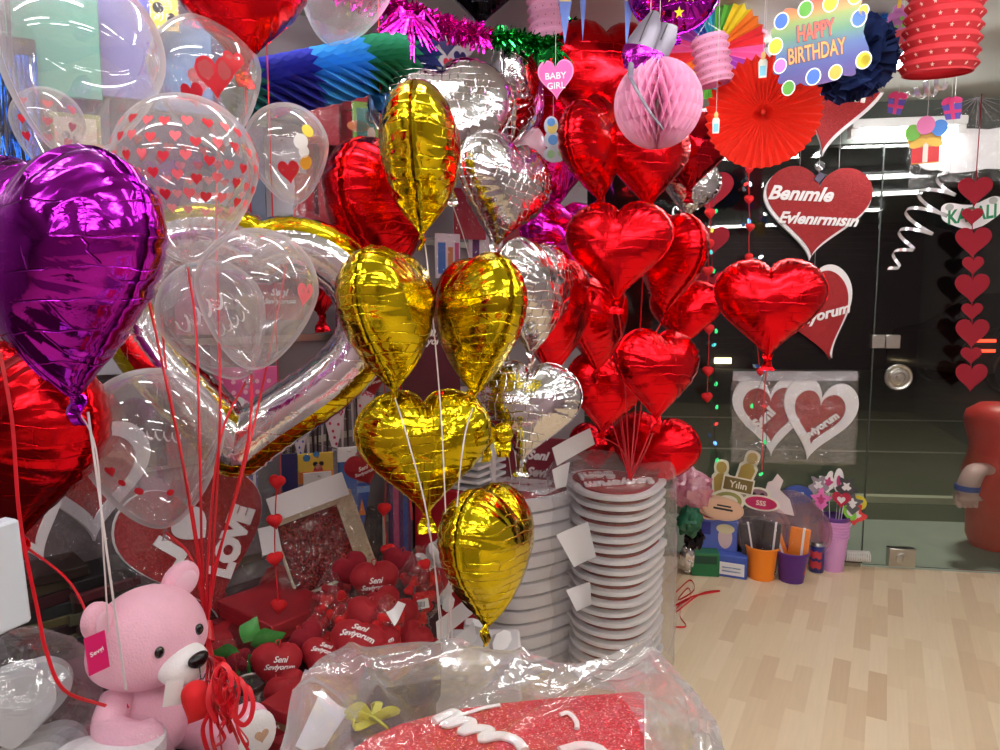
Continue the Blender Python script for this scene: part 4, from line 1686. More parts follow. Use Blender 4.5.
def gift(label, px, py, t, s, roll, boxm, bow):
    return cutout('gift_cutout', label, px, py, t,
                  [('gift_box', [[(-7 * s, -10 * s), (5 * s, -12 * s), (8 * s, 3 * s), (-9 * s, 5 * s)]], boxm),
                   ('ribbon_band', [[(-2 * s, -11 * s), (1 * s, -11.5 * s), (1 * s, 4 * s), (-3 * s, 4 * s)], [(-8 * s, -4 * s), (6.5 * s, -6 * s), (7 * s, -3 * s), (-8 * s, -1 * s)]], bow),
                   ('bow', [ell(5 * s, 3 * s, -5 * s, 8 * s, 14, 30), ell(5 * s, 3 * s, 4 * s, 7 * s, 14, -30), ell(3 * s, 3 * s, -1 * s, 6 * s, 12)], bow)], roll)


GB = col('gift_blue', 96, 84, 190)
GPk = col('gift_bow_pink', 224, 60, 130)
gift('small blue card gift with pink bow, left one under the red lantern', 897, 103, 2.5, 0.95, 8, GB, GPk)
gift('small blue card gift with pink bow, right one above the white cloud sign', 953, 108, 2.5, 1.0, -8, GB, GPk)
cutout('gift_cutout', 'card red gift with three balloons and a gold bow before the glass door', 926, 142, 2.45,
       [('gold_backing', [ell(15, 9, -1, 2), rect(-12, 12, -21, -4)], col('cutout_gold', 205, 160, 70)),
        ('gift_box', [rect(-12, 12, -20, -5)], col('gift_red', 200, 40, 46)), ('ribbon_band', [rect(-2.2, 2.2, -20, 2)], CW), ('bow', [ell(8, 4, -7, -1, 16, 20), ell(8, 4, 7, -1, 16, -20)], col('bow_gold', 226, 190, 80)),
        ('green_balloon', [ell(7, 8, -12, 10)], col('cut_green', 120, 200, 80)), ('blue_balloon', [ell(7, 8, 11, 12)], col('cut_blue', 70, 140, 225)), ('pink_balloon', [ell(8, 9, -1, 16)], col('cut_pink', 230, 130, 190))], 0)


def bottle_cut(label, px, py, t, s):
    cutout('baby_bottle_cutout', label, px, py, t,
           [('bottle', [[(-4 * s, -14 * s), (4 * s, -14 * s), (4.5 * s, 2 * s), (3 * s, 5 * s), (-3 * s, 5 * s), (-4.5 * s, 2 * s)]], CW), ('milk', [rect(-3 * s, 3 * s, -12 * s, -2 * s)], col('milk_blue', 130, 205, 232)),
            ('teat', [ell(2.5 * s, 4 * s, 0, 8 * s)], col('teat_amber', 236, 190, 110))])


bottle_cut('tiny white and blue baby bottle card over the orange fan', 763, 64, 2.18, 0.95)
bottle_cut('tiny baby bottle card with amber teat, left of the orange fan', 716, 122, 2.2, 0.8)
cutout('toy_cutout', 'pastel card cut-out of blue and yellow discs in front of the magenta balloon', 553, 140, 2.55,
       [('card_backing', [ell(7, 9, -2, 14), ell(8, 9, -1, 0), ell(12, 8, 2, -14)], col('pale_grey_card', 205, 210, 225)), ('yellow_disc', [ell(5, 6, -1, 12)], col('disc_yellow', 226, 200, 100)),
        ('blue_disc', [ell(4, 4, -2, 17), ell(5, 5, 0, 0)], col('disc_blue', 80, 150, 220)), ('green_disc', [ell(4, 4, -2, -14), ell(4, 4, 9, -13)], col('disc_green', 160, 205, 150))])

# white printed bag hanging behind the top silver heart
t_ = 2.75
k_ = t_ / FPX
o = flatthing('printed_foil_balloon', 'white foil balloon printed with coloured hearts, behind the large silver heart', 'balloon', 447, 46, t_)
puffy(64 * k_, 0.24, 77).build('foil_body', col('white_satin_foil', 226, 222, 230, 0.25), o, angle=60)
g = G()
hc = [col('print_navy', 50, 46, 110), col('print_scarlet', 206, 40, 70), col('print_amber', 224, 190, 60), col('print_teal', 40, 110, 100)]
h_ = 64 * k_
for x, z, s_, c in ((0, -0.10, 0.26, 0), (-0.24, 0.0, 0.22, 2), (0.24, 0.02, 0.24, 1), (0.0, 0.2, 0.2, 1), (-0.2, -0.24, 0.18, 3), (0.2, -0.24, 0.2, 0), (0.02, -0.32, 0.16, 1), (-0.3, 0.22, 0.18, 0), (0.3, 0.24, 0.18, 2)):
    pl = heart_poly(s_, n=24, cx=x, cz=z)
    vs = [(a * h_, -(0.24 * hz(a, b) + 0.03) * h_, b * h_) for a, b in [(x, z)] + pl]
    g.add(vs, [(0, i + 1, (i + 1) % 24 + 1) for i in range(24)], mi=c)
g.build('printed_hearts', hc, o, smooth=False)
# ================================================================== SIGNS AND GARLANDS ON THE GLASS
def gframe(px, py, off, roll=0, yaw=0):
    return Matrix.Translation(Pg(px, py, off)) @ Matrix.Rotation(math.atan2(GDIR.y, GDIR.x) + R(yaw), 4, 'Z') @ rotm(0, 0, roll)


def kpx(M):
    return depth_of(M.to_translation()) / FPX


def heart_sign(label, px, py, wpx, hpx, off, roll, lines, shift=(0, 0), edge=5, shear=0.35, bold=0.03, hat=None):
    M = gframe(px, py, off, roll)
    k = kpx(M)
    o = thing('heart_sign', label, 'sign', M)
    g = G()
    g.prism(heart_poly(wpx * k, hpx * k, 80), 0.0, 0.025)
    g.build('foam_board', M_WHITE, o, angle=30)
    g = G()
    g.prism(heart_poly((wpx - edge * 0.5) * k, (hpx - edge * 0.5) * k, 80, shift[0] * k, shift[1] * k), -0.006, 0.0)
    g.build('glitter_face', M_GLIT, o, angle=30)
    for s_, x, z, w_, rl in lines:
        g = G()
        g.text(s_, w_ * k, None, 0.008, T(x * k, -0.0065, z * k) @ rotm(0, 0, rl), 0, shear=shear, bold=bold)
        g.build('lettering', M_TEXTW, o, smooth=False)
    return o


o = heart_sign('large red glitter heart sign lettered Benimle Evlenirmisin on the glass', 815, 215, 102, 90, 0.045, 4,
               [('Benımle', -16, 20, 62, 0), ('Evlenırmısın', 3, -4, 76, 0)], (1, 3), 4)
hang(o, (-0.1, 0.01, 0.2))
hang(o, (0.1, 0.01, 0.2))
g = G()
g.lathe([(0.0, 0.0), (0.022, 0.002), (0.026, 0.010), (0.012, 0.018), (0.0, 0.02)], 20, T(-0.01, -0.01, 0.255) @ Matrix.Rotation(R(90), 4, 'X'), cap=False)
g.build('suction_cup', M_FROST, o)
g = G()
g.box(-0.018, 0.018, -0.016, -0.010, -0.03, 0.02, T(0.0, 0, 0.20) @ rotm(0, 0, 35), bev=0.002)
g.build('clip', col('clip_violet', 60, 40, 80, 0.4), o)
o = heart_sign('red glitter heart sign half behind the orange fan, letters nem showing', 836, 98, 92, 114, 0.20, 10,
               [('Canım', -16, 20, 56, 0), ('annem', -1, 4, 56, 0)], (-2, 2), 4, 0.0, 0.05)
hang(o, (0, 0.01, 0.2))
o = heart_sign('red heart sign tilted, peeping out right behind the forward red balloon', 821, 314, 68, 92, 0.05, -16,
               [('Seviyorum', -4, -2, 62, 0)], (-3, -3), 8, 0.35, 0.03)
hang(o, (0, 0.01, 0.15))

# ---- Seni Seviyorum double heart in a clear bag
M = gframe(793, 418, 0.035, 1.5)
k = kpx(M)
o = thing('double_heart_sign', 'white linked double-heart sign lettered Seni Seviyorum, in the clear bag', 'sign', M)


def ring_heart(cx, cz, w, h, wi, hi, y0, roll, nm):
    g = G()
    n = 64
    A = heart_poly(w * k, h * k, n)
    B = heart_poly(wi * k, hi * k, n, 0, 1.5 * k)
    Mx = T(cx * k, 0, cz * k) @ rotm(0, 0, roll)
    vs = [(x, y0, z) for x, z in A] + [(x, y0, z) for x, z in B] + [(x, y0 + 0.012, z) for x, z in A] + [(x, y0 + 0.012, z) for x, z in B]
    fs = []
    for i in range(n):
        j = (i + 1) % n
        fs += [(i, j, n + j, n + i)[::-1], (2 * n + i, 2 * n + j, 3 * n + j, 3 * n + i), (i, j, 2 * n + j, 2 * n + i), (n + i, n + j, 3 * n + j, 3 * n + i)[::-1]]
    g.add(vs, fs, Mx)
    g.build(nm, M_WHITE, o, angle=30)
    g = G()
    g.prism(heart_poly((wi + 6) * k, (hi + 6) * k, n, 0, 1.5 * k), y0 + 0.006, y0 + 0.011, Mx)
    g.build('glitter_face', M_GLIT, o, angle=30)


ring_heart(-21, 0, 74, 80, 54, 56, 0.0, -4, 'heart_frame')
ring_heart(22, -1, 70, 82, 48, 54, -0.013, 9, 'heart_frame')
for s_, x, z, w_, rl in (('Seni', -29, -1, 24, -50), ('Seviyorum', 25, -8, 42, -40)):
    g = G()
    g.text(s_, w_ * k, None, 0.008, T(x * k, -0.0135, z * k) @ rotm(0, 0, rl), 0, bold=0.05)
    g.build('lettering', M_TEXTW, o, smooth=False)
# its bag
M = gframe(793, 418, 0.035, -1)
bag = thing('plastic_bag', 'clear plastic bag holding the linked double-heart sign on the glass', 'bag', M)


def film_sheet(w, h, y, amp, seed, nx=36, nz=30, edge=0.0):
    rr_ = random.Random(seed)
    off = Vector((rr_.random() * 40, rr_.random() * 40, 0))
    vs, fs = [], []
    for j in range(nz + 1):
        for i in range(nx + 1):
            x, z = (i / nx - 0.5) * w, (j / nz - 0.5) * h
            e = min(1, 6 * min(i / nx, 1 - i / nx, j / nz, 1 - j / nz))
            d = abs(noise.noise(Vector((x * 14, z * 14, 0)) + off)) * amp + abs(noise.noise(Vector((x * 40, z * 40, 5)) + off)) * amp * 0.4
            vs.append((x + noise.noise(Vector((x * 9, z * 9, 9)) + off) * edge, y - (d + amp * 0.2) * e, z + noise.noise(Vector((x * 9, z * 9, 19)) + off) * edge))
    for j in range(nz):
        for i in range(nx):
            a = j * (nx + 1) + i
            fs.append((a, a + 1, a + nx + 2, a + nx + 1))
    return vs, fs


g = G()
vs, fs = film_sheet(118 * k, 92 * k, -0.030, 0.024, 5, edge=0.012)
g.add(vs, fs)
vs, fs = film_sheet(118 * k, 92 * k, 0.02, -0.004, 6, edge=0.012)
g.add(vs, fs)
g.build('film', M_SIGNBAG, bag)
g = G()
g.box(-58 * k, 58 * k, -0.024, 0.018, 38 * k, 47 * k)
g.build('header_strip', clearfilm('frosted_strip', (0.9, 0.9, 0.92), 0.5, 0.7, 0.6, 0.1), bag, smooth=False)

# ---- felt heart garland on the door (dark red, big and small alternating)
def flat_heart_garland(label, items, off, mat, top=None):
    """items: (px, py, wpx)"""
    p0 = Pg(items[0][0], items[0][1], off)
    M0 = gframe(items[0][0], items[0][1], off)
    o = thing('heart_garland', label, 'garland', M0)
    inv = M0.inverted()
    for px, py, w_ in items:
        Mh = inv @ gframe(px, py, off, rnd.uniform(-2, 2), rnd.uniform(-6, 6))
        k = depth_of(Pg(px, py, off)) / FPX
        g = G()
        g.prism(heart_poly(w_ * k, w_ * k * 0.93, 44), -0.002, 0.002, Mh)
        g.build('felt_heart', mat, o, smooth=False)
    pts = [Pg(px, py, off - 0.003) for px, py, _ in items]
    pts = [Vector((pts[0].x, pts[0].y, CEIL))] + pts
    cord(o, 'cord', pts, 0.0025, mat, 2)
    return o


flat_heart_garland('garland of nine dark red felt hearts hanging down the glass door', [(975, 192, 31), (972, 217, 19), (973, 243, 33), (973, 266, 20), (972, 289, 32), (972, 312, 19), (972, 334, 32), (971, 356, 19), (971, 378, 31)], 0.10, M_FELTD)
flat_heart_garland('garland of large dark red felt hearts on the glass left of the orange fan', [(709, 150, 40), (710, 193, 44), (712, 242, 33), (712, 288, 34)], 0.09, M_FELTD)


# ---- puffy heart strings and coloured lights
def puff_string(label, pts, off, size, mat, name='heart_string', plane=True, heart=True):
    P_ = (lambda x, y: Pg(x, y, off)) if plane else (lambda x, y: P(x, y, off))
    p0 = P_(*pts[0])
    o = thing(name, label, 'garland', Matrix.Translation(p0))
    inv = MW[o.name].inverted()
    for x, y in pts:
        q = P_(x, y)
        k = depth_of(q) / FPX
        g = puffy(size * k, 0.34, int(x + y), nth=36, nr=8, pleat=0, flange=0, crump=0)
        g.build('puffy_heart', mat, o, M=inv @ Matrix.Translation(q) @ rotm(rnd.uniform(-30, 30) + 10, 0, rnd.uniform(-8, 8)))
    w = [P_(x, y) for x, y in pts]
    cord(o, 'cord', [Vector((w[0].x, w[0].y, min(CEIL, w[0].z + 0.5)))] + w, 0.002, mat, 2)
    return o


M_PUFF = pbr('scarlet_felt', rgb(206, 18, 26), 0.85, sheen=0.3)
puff_string('string of small puffy red hearts beside the coloured lights, left of the forward red balloon', [(708, 158), (709, 184), (710, 214), (709, 245), (708, 272), (709, 330), (708, 372), (707, 398)], 0.14, 11, M_PUFF)
puff_string('string of small puffy red hearts just left of the Benimle heart sign', [(749, 170), (749, 200), (750, 228), (749, 258), (760, 372)], 0.12, 9, M_PUFF)

LEDC = {'g': (0.05, 0.9, 0.25), 'b': (0.1, 0.3, 1.0), 'r': (1.0, 0.06, 0.05), 'w': (0.75, 0.85, 1.0), 'y': (0.9, 0.8, 0.1), 'c': (0.1, 0.8, 0.8)}


def led_string(label, bulbs, off, wire=M_BLACK):
    p0 = Pg(bulbs[0][0], bulbs[0][1], off)
    o = thing('light_string', label, 'string lights', Matrix.Translation(p0))
    inv = MW[o.name].inverted()
    for x, y, c in bulbs:
        q = inv @ Pg(x, y, off)
        mt = pbr('led_' + c, LEDC[c] + (1,), 0.3, emis=2.2 if c in 'wb' else 0.5)
        g = G()
        g.lathe([(0.0, 0.014), (0.005, 0.011), (0.0085, 0.003), (0.0085, -0.006), (0.006, -0.012), (0.0, -0.013)], 12, T(*q) @ rotm(0, rnd.uniform(-40, 40), rnd.uniform(-60, 60)), cap=False)
        g.build('bulb', mt, o)
    w = [Pg(x + rnd.uniform(-2, 2), y, off + 0.008) for x, y, c in bulbs]
    cord(o, 'wire', [Vector((w[0].x, w[0].y, w[0].z + 0.45))] + w, 0.0016, wire, 4)
    return o


led_string('string of coloured little lights hanging beside the large felt hearts', [(713, 170, 'g'), (714, 188, 'g'), (716, 211, 'g'), (712, 230, 'y'), (711, 252, 'c'), (714, 271, 'g'), (716, 331, 'g'), (714, 345, 'c'), (716, 384, 'g'), (717, 407, 'g'), (716, 424, 'r'), (715, 443, 'b'), (717, 460, 'g')], 0.11)
led_string('string of coloured little lights crossing the bag with the double hearts', [(746, 184, 'r'), (750, 184, 'w'), (749, 221, 'b'), (761, 257, 'w'), (761, 369, 'w'), (764, 369, 'b'), (752, 406, 'g'), (764, 406, 'r'), (765, 442, 'g'), (761, 474, 'g')], 0.085)
# small bright spot lamps seen between the balloons
for x, y, lb in ((543, 201, 'tiny bright spot lamp between the magenta balloons'), (684, 206, 'tiny bright spot lamp right of the red heart below the pink ball')):
    q = Pw(x, y, 0.10) if x < 560 else Pg(x, y, 0.10)
    o = thing('spot_lamp', lb, 'lamp', frame(q))
    g = G()
    g.lathe([(0.0, 0.05), (0.028, 0.05), (0.034, 0.0), (0.03, -0.02), (0.012, -0.03), (0.0, -0.03)], 20, Matrix.Rotation(R(90), 4, 'X') , cap=False)
    g.build('lamp_body', M_HOUSE, o)
    g = G()
    g.ball(0.04, 0.02, 0.04, T(0, -0.052, 0), 16, 10)
    g.build('lens', pbr('spot_glow', (1, 0.97, 0.95, 1), 0.4, emis=14), o)

# ---- KAPALI shop sign on the door
M = gframe(972, 213, 0.06, -8)
k = kpx(M)
o = thing('shop_sign', 'white wavy door sign lettered KAPALI in green', 'sign', M)
pl = []
for i in range(48):
    a = 2 * PI * i / 48
    x = 28 * math.copysign(abs(math.cos(a)) ** 0.6, math.cos(a))
    z = 12 * math.copysign(abs(math.sin(a)) ** 0.6, math.sin(a)) + 4 * math.cos(x / 28 * PI) * -1
    pl.append((x * k, z * k))
g = G()
g.prism(pl, 0, 0.004)
g.build('sign_board', M_WHITE, o, smooth=False)
g = G()
g.text('KAPALI', 46 * k, 14 * k, 0.001, T(0, -0.0002, -1 * k), 0, shear=0.15, bold=0.03)
g.build('lettering', col('sign_green', 20, 130, 84), o, smooth=False)
for x in (-20, 20):
    g = G()
    g.prism(ell(4 * k, 3.4 * k, x * k, 9 * k, 16), -0.0008, 0)
    g.build('printed_badge', col('badge_grey', 170, 172, 170), o, smooth=False)
hang(o, (0, 0.004, 10 * k))

# ---- white cloud sign in a clear bag
M = gframe(972, 150, 0.07, -2)
k = kpx(M)
o = thing('cloud_sign', 'blank white cloud-shaped sign inside a clear bag over the door', 'sign', M)
pl = []
for i in range(72):
    a = 2 * PI * i / 72
    x = 52 * math.copysign(abs(math.cos(a)) ** 0.75, math.cos(a))
    z = 19 * math.copysign(abs(math.sin(a)) ** 0.7, math.sin(a)) * (1 + 0.14 * abs(math.sin(4.5 * a)))
    pl.append((x * k, z * k))
g = G()
g.prism(pl, 0.0, 0.012)
g.build('cloud_board', pbr('bright_white_board', rgb(250, 250, 250), 0.5), o, smooth=False)
M = gframe(974, 142, 0.07, -2)
bag = thing('plastic_bag', 'clear knotted plastic bag around the white cloud sign', 'bag', M)
g = G()
for y, a_, sd in ((-0.012, 0.03, 15), (0.028, -0.02, 16)):
    vs, fs = film_sheet(118 * k, 84 * k, y, a_, sd, edge=0.02)
    # gather the top towards a knot
    out_ = []
    for x, yy, z in vs:
        f = max(0.0, (z / (84 * k) - 0.1) / 0.4)
        out_.append((x * (1 - 0.8 * f ** 1.3), yy, z))
    g.add(out_, fs)
g.build('film', M_CELLO, bag)
g = G()
for i in range(9):
    a = R(200 + i * 18)
    g.tube([(0, -0.02, 42 * k), (math.cos(a) * 20 * k, -0.03, 42 * k + math.sin(a) * 14 * k), (math.cos(a) * 42 * k, -0.026, 42 * k + math.sin(a) * 26 * k)], [0.003, 0.0016, 0.0006], 5)
g.build('gathered_folds', clearfilm('film_fold', (0.9, 0.9, 0.92), 0.5, 0.8, 0.5, 0.1), bag)
hang(bag, (0, 0, 42 * k))


# ---- foil swirls
def swirl(label, p0, p1, rad, turns, mat):
    a, b = P(*p0), P(*p1)
    o = thing('hanging_swirl', label, 'paper decoration', Matrix.Translation(a))
    d = (b - a)
    u = d.normalized().orthogonal().normalized()
    w = d.normalized().cross(u)
    n = int(turns * 24)
    vs, fs = [], []
    for i in range(n + 1):
        an = 2 * PI * turns * i / n
        f = i / n
        c = d * f + (u * math.cos(an) + w * math.sin(an)) * rad * (0.35 + 0.65 * math.sin(PI * min(1, f * 1.2 + 0.05)))
        e = d.normalized() * 0.007
        q = (u * math.cos(an) + w * math.sin(an)) * 0.0012
        vs += [c - e - q, c + e - q, c + e + q, c - e + q]
    for i in range(n):
        for j in range(4):
            fs.append((i * 4 + j, i * 4 + (j + 1) % 4, (i + 1) * 4 + (j + 1) % 4, (i + 1) * 4 + j))
    g = G()
    g.add(vs, fs)
    g.build('spiral_strip', mat, o)
    hang(o)
    return o


MSW = pbr('white_swirl_foil', rgb(240, 240, 244), 0.15, 0.6)
swirl('long white foil swirl hanging slantwise in front of the glass door', (950, 176, 2.9), (890, 270, 3.0), 0.075, 5, MSW)
swirl('short white foil swirl hanging under the red lantern', (945, 84, 2.5), (905, 96, 2.6), 0.03, 4, MSW)

# ---- red inflatable figure outside the door
o = thing('inflatable_figure', 'tall red inflatable figure with a pink arm and blue wristband beyond the glass door', 'inflatable', T(3.17, 4.36, -0.07) @ Matrix.Diagonal((1.32, 1.32, 0.80, 1)))
g = G()
prof = [(0.0, 0.0), (0.10, 0.01), (0.12, 0.10), (0.125, 0.3), (0.15, 0.50), (0.155, 0.62), (0.135, 0.74), (0.13, 0.84), (0.15, 0.95), (0.16, 1.03), (0.15, 1.10), (0.10, 1.16), (0.0, 1.18)]
g.lathe(prof, 36, cap=False)
g.build('body', pbr('inflatable_red', rgb(236, 58, 52), 0.4), o)
MSK = pbr('inflatable_pink', rgb(240, 190, 190), 0.45)
g = G()
g.tube(catmull([(-0.10, -0.06, 0.66), (-0.19, -0.12, 0.68), (-0.24, -0.15, 0.60), (-0.25, -0.15, 0.50)], 6), 0.046, 16)
for i in range(4):
    g.tube([(-0.285 + 0.022 * i, -0.15, 0.50), (-0.292 + 0.026 * i, -0.155, 0.44), (-0.285 + 0.024 * i, -0.165, 0.405)], [0.018, 0.016, 0.008], 10)
g.ball(0.055, 0.045, 0.05, T(-0.25, -0.15, 0.475), 16, 10)
g.tube([(-0.215, -0.15, 0.50), (-0.19, -0.16, 0.46)], [0.018, 0.010], 10)
g.build('arm', MSK, o)
g = G()
g.tube([(-0.248, -0.15, 0.575), (-0.25, -0.15, 0.535)], 0.052, 18)
g.build('wristband', col('band_blue', 40, 80, 190), o)
TZ0 = 0.50
# ================================================================== STACKS OF HEART SIGNS IN PLASTIC
ORD = ['top', 'second', 'third', 'fourth', 'fifth', 'sixth', 'seventh', 'eighth', 'ninth', 'tenth', 'eleventh', 'twelfth', 'thirteenth', 'fourteenth', 'fifteenth',
       'sixteenth', 'seventeenth', 'eighteenth', 'nineteenth', 'twentieth', 'twenty-first', 'twenty-second']
LAY = Matrix.Rotation(R(-90), 4, 'X')       # local xz plane laid flat, face up


def round_poly(poly, it=2):
    for _ in range(it):
        n = len(poly)
        poly = [((poly[i - 1][0] + 2 * poly[i][0] + poly[(i + 1) % n][0]) / 4, (poly[i - 1][1] + 2 * poly[i][1] + poly[(i + 1) % n][1]) / 4) for i in range(n)]
    return poly


def soft_heart(w, n):
    """plump heart, nearly round, with one blunt point and a shallow notch"""
    out = []
    for i in range(n):
        a = 2 * PI * i / n
        hx, hy = heartb(a)
        cx, cy = 0.53 * math.sin(a), 0.5 * math.cos(a)
        out.append(((hx * 0.55 + cx * 0.45) * w, (hy * 0.55 + cy * 0.45) * w))
    return out


def sign_stack(base, yaw, w, n, step, board, label_fmt, group, letters, seed, face=0.9):
    rr_ = random.Random(seed)
    gb = G()
    pl = soft_heart(w, 72)
    inner = soft_heart(w * 0.988, 72)
    # board with a softened rim
    gb.prism(pl, 0.002, board - 0.002)
    gb.prism(inner, 0.0, board)
    gf = G()
    gf.prism(soft_heart(w * face, 60), -0.006, 0.0)
    mb = mf = None
    for i in range(n):
        z = step * i + board
        M = T(base.x + rr_.uniform(-.006, .006), base.y + rr_.uniform(-.006, .006), z + base.z) @ rotm(yaw + rr_.uniform(-4, 4)) @ LAY
        k = n - 1 - i
        t = thing('heart_sign', label_fmt % (ORD[k] if k < n - 1 else 'bottom'), 'sign', M, group)
        if mb is None:
            b = gb.build('foam_board', M_WHITE, t, angle=30)
            f = gf.build('glitter_face', M_GLIT, t, angle=30)
            mb, mf = b.data, f.data
        else:
            for nm, me in (('foam_board', mb), ('glitter_face', mf)):
                o = bpy.data.objects.new(nm, me)
                COL.objects.link(o)
                o.parent = t
        if i == n - 1:
            for s_, x, zz, w_, h_, rl in letters:
                g = G()
                g.text(s_, w_, h_, 0.010, T(x, -0.006, zz) @ rotm(0, 0, rl), 0, shear=0.3, bold=0.03)
                g.build('lettering', M_TEXTW, t, smooth=False)


def film_bag(name, label, rings, mat, seed, amp=0.012, n=64, close_top=True):
    """rings: (z, cx, cy, rx, ry)"""
    rr_ = random.Random(seed)
    off = Vector((rr_.random() * 40, rr_.random() * 40, rr_.random() * 40))
    o = thing('plastic_bag', label, 'bag', T(rings[0][1], rings[0][2], rings[0][0]))
    # interpolate rings
    full = []
    for i in range(len(rings) - 1):
        m_ = max(2, int(abs(rings[i + 1][0] - rings[i][0]) / 0.022) + 2)
        for k in range(m_):
            f = k / m_
            full.append([a + (b - a) * f for a, b in zip(rings[i], rings[i + 1])])
    full.append(list(rings[-1]))
    vs, fs = [], []
    z0 = Vector((rings[0][1], rings[0][2], rings[0][0]))
    for (z, cx, cy, rx, ry) in full:
        for j in range(n):
            a = 2 * PI * j / n
            c, s_ = math.cos(a), math.sin(a)
            p = Vector((cx + rx * c, cy + ry * s_, z))
            q = Vector((p.x * 9, p.y * 9, p.z * 5)) + off
            d = abs(noise.noise(q)) * amp * 2.2 + abs(noise.noise(q * 2.7)) * amp
            d2 = noise.noise(q * 1.3 + Vector((7, 7, 7))) * amp
            p += Vector((c * d, s_ * d, d2))
            vs.append(p - z0)
    for i in range(len(full) - 1):
        for j in range(n):
            fs.append((i * n + j, i * n + (j + 1) % n, (i + 1) * n + (j + 1) % n, (i + 1) * n + j))
    if close_top:
        vs.append(Vector((full[-1][1], full[-1][2], full[-1][0])) - z0)
        e = (len(full) - 1) * n
        for j in range(n):
            fs.append((e + j, e + (j + 1) % n, len(vs) - 1))
    g = G()
    g.add(vs, fs)
    g.build('film', mat, o, angle=50)
    return o


# right stack
sb = Pz(622, 655, 0.0)
sb = Vector((0.475, 2.80, 0.0))
sign_stack(sb, 100, 0.43, 19, 0.0418, 0.0165, 'white-rimmed red heart sign in the right-hand bagged stack, %s one', 'heart signs in the right-hand stack',
           [('Seni', 0.07, 0.06, 0.17, 0.10, -92), ('Sevıyorum', -0.05, 0.01, 0.30, 0.09, -92)], 3, 0.84)
film_bag('plastic_bag', 'clear plastic bag pulled over the right-hand stack of heart signs',
         [(0.005, sb.x - 0.02, sb.y, 0.26, 0.25), (0.3, sb.x - 0.01, sb.y, 0.25, 0.245), (0.6, sb.x - 0.02, sb.y, 0.25, 0.245), (0.80, sb.x - 0.02, sb.y, 0.255, 0.25), (0.845, sb.x - 0.01, sb.y, 0.22, 0.22), (0.83, sb.x, sb.y, 0.08, 0.08)], M_STACKBAG, 31, 0.012)
# left stack
sl = Vector((0.115, 2.86, 0.0))
sign_stack(sl, 78, 0.40, 13, 0.0565, 0.045, 'thick white heart sign in the left-hand bagged stack, %s one', 'heart signs in the left-hand stack',
           [('Canım', 0.06, 0.02, 0.22, 0.09, -78), ('Benım', -0.05, 0.01, 0.24, 0.09, -78)], 4, 0.8)
film_bag('plastic_bag', 'clear plastic bag around the left-hand stack of thick white heart signs',
         [(0.005, sl.x, sl.y, 0.235, 0.22), (0.3, sl.x, sl.y, 0.235, 0.22), (0.62, sl.x, sl.y, 0.235, 0.22), (0.745, sl.x, sl.y, 0.24, 0.225), (0.775, sl.x, sl.y, 0.2, 0.2), (0.765, sl.x, sl.y, 0.06, 0.06)], M_STACKBAG, 32, 0.008)


def paper(label, pts, name='paper_sheet', mat=None, th=0.0012):
    """bent sheet through four world corners"""
    c = sum((Vector(p) for p in pts), Vector()) / 4
    o = thing(name, label, 'paper', Matrix.Translation(c))
    vs, fs = [], []
    a, b, c_, d = [Vector(p) - c for p in pts]
    nrm = (b - a).cross(d - a).normalized()
    n = 6
    for lay in (0, 1):
        for i in range(n + 1):
            for j in range(n + 1):
                u, v = i / n, j / n
                p = a.lerp(b, u).lerp(d.lerp(c_, u), v) + nrm * (0.012 * math.sin(u * 3.1 + v) + lay * th)
                vs.append(p)
    m_ = (n + 1) ** 2
    for i in range(n):
        for j in range(n):
            k = i * (n + 1) + j
            q = (k, k + 1, k + n + 2, k + n + 1)
            fs.append(q[::-1])
            fs.append(tuple(m_ + x for x in q))
    edge = [i * (n + 1) for i in range(n + 1)] + [n * (n + 1) + j for j in range(1, n + 1)] + [i * (n + 1) + n for i in range(n - 1, -1, -1)] + [j for j in range(n - 1, 0, -1)]
    for i in range(len(edge)):
        p, q = edge[i], edge[(i + 1) % len(edge)]
        fs.append((p, q, m_ + q, m_ + p))
    g = G()
    g.add(vs, fs)
    g.build('sheet', mat or M_PAPERW, o)
    return o


paper('white paper slip hanging between the two bagged stacks, upper one', [P(556, 535, 2.56), P(588, 522, 2.55), P(596, 556, 2.54), P(574, 568, 2.55)])
paper('white paper slip hanging between the two bagged stacks, lower one', [P(566, 590, 2.57), P(590, 582, 2.55), P(592, 604, 2.54), P(576, 612, 2.55)])
paper('white paper tag sticking up behind the stacks, below the red balloons', [P(552, 448, 2.62), P(590, 428, 2.66), P(594, 444, 2.66), P(558, 466, 2.62)])
paper('second white paper tag lower left of the first one behind the stacks', [P(552, 470, 2.6), P(570, 462, 2.6), P(566, 486, 2.6), P(556, 490, 2.6)])

# red and white boxes standing behind the left stack
o = thing('lettered_sign', 'dark red panel lettered Seni Sevi behind the stacks and the silver heart', 'sign', frame(P(524, 462, 3.05), 0, 0, 4))
k = 3.05 / FPX
g = G()
g.box(-42 * k, 42 * k, 0, 0.015, -24 * k, 26 * k, bev=0.003)
g.build('panel', col('wine_card', 120, 14, 40, 0.6), o)
for s_, z in (('Seni', 8), ('Sevi', -9)):
    g = G()
    g.text(s_, 22 * k, None, 0.006, T(14 * k, 0.0, z * k), 0, shear=0.35, bold=0.04)
    g.build('lettering', M_TEXTW, o, smooth=False)
o = thing('red_carton', 'bright red carton on the floor behind the gold bunch, left of the left stack', 'box', T(-0.16, 2.88, 0.0) @ rotm(-30))
g = G()
g.box(-0.16, 0.16, -0.12, 0.12, 0.0, 0.74, bev=0.004)
g.build('carton', col('carton_red', 190, 24, 40, 0.5), o)
g = G()
for i in range(6):
    g.box(-0.15, 0.15, -0.11, 0.11, 0.745 + i * 0.03, 0.757 + i * 0.03)
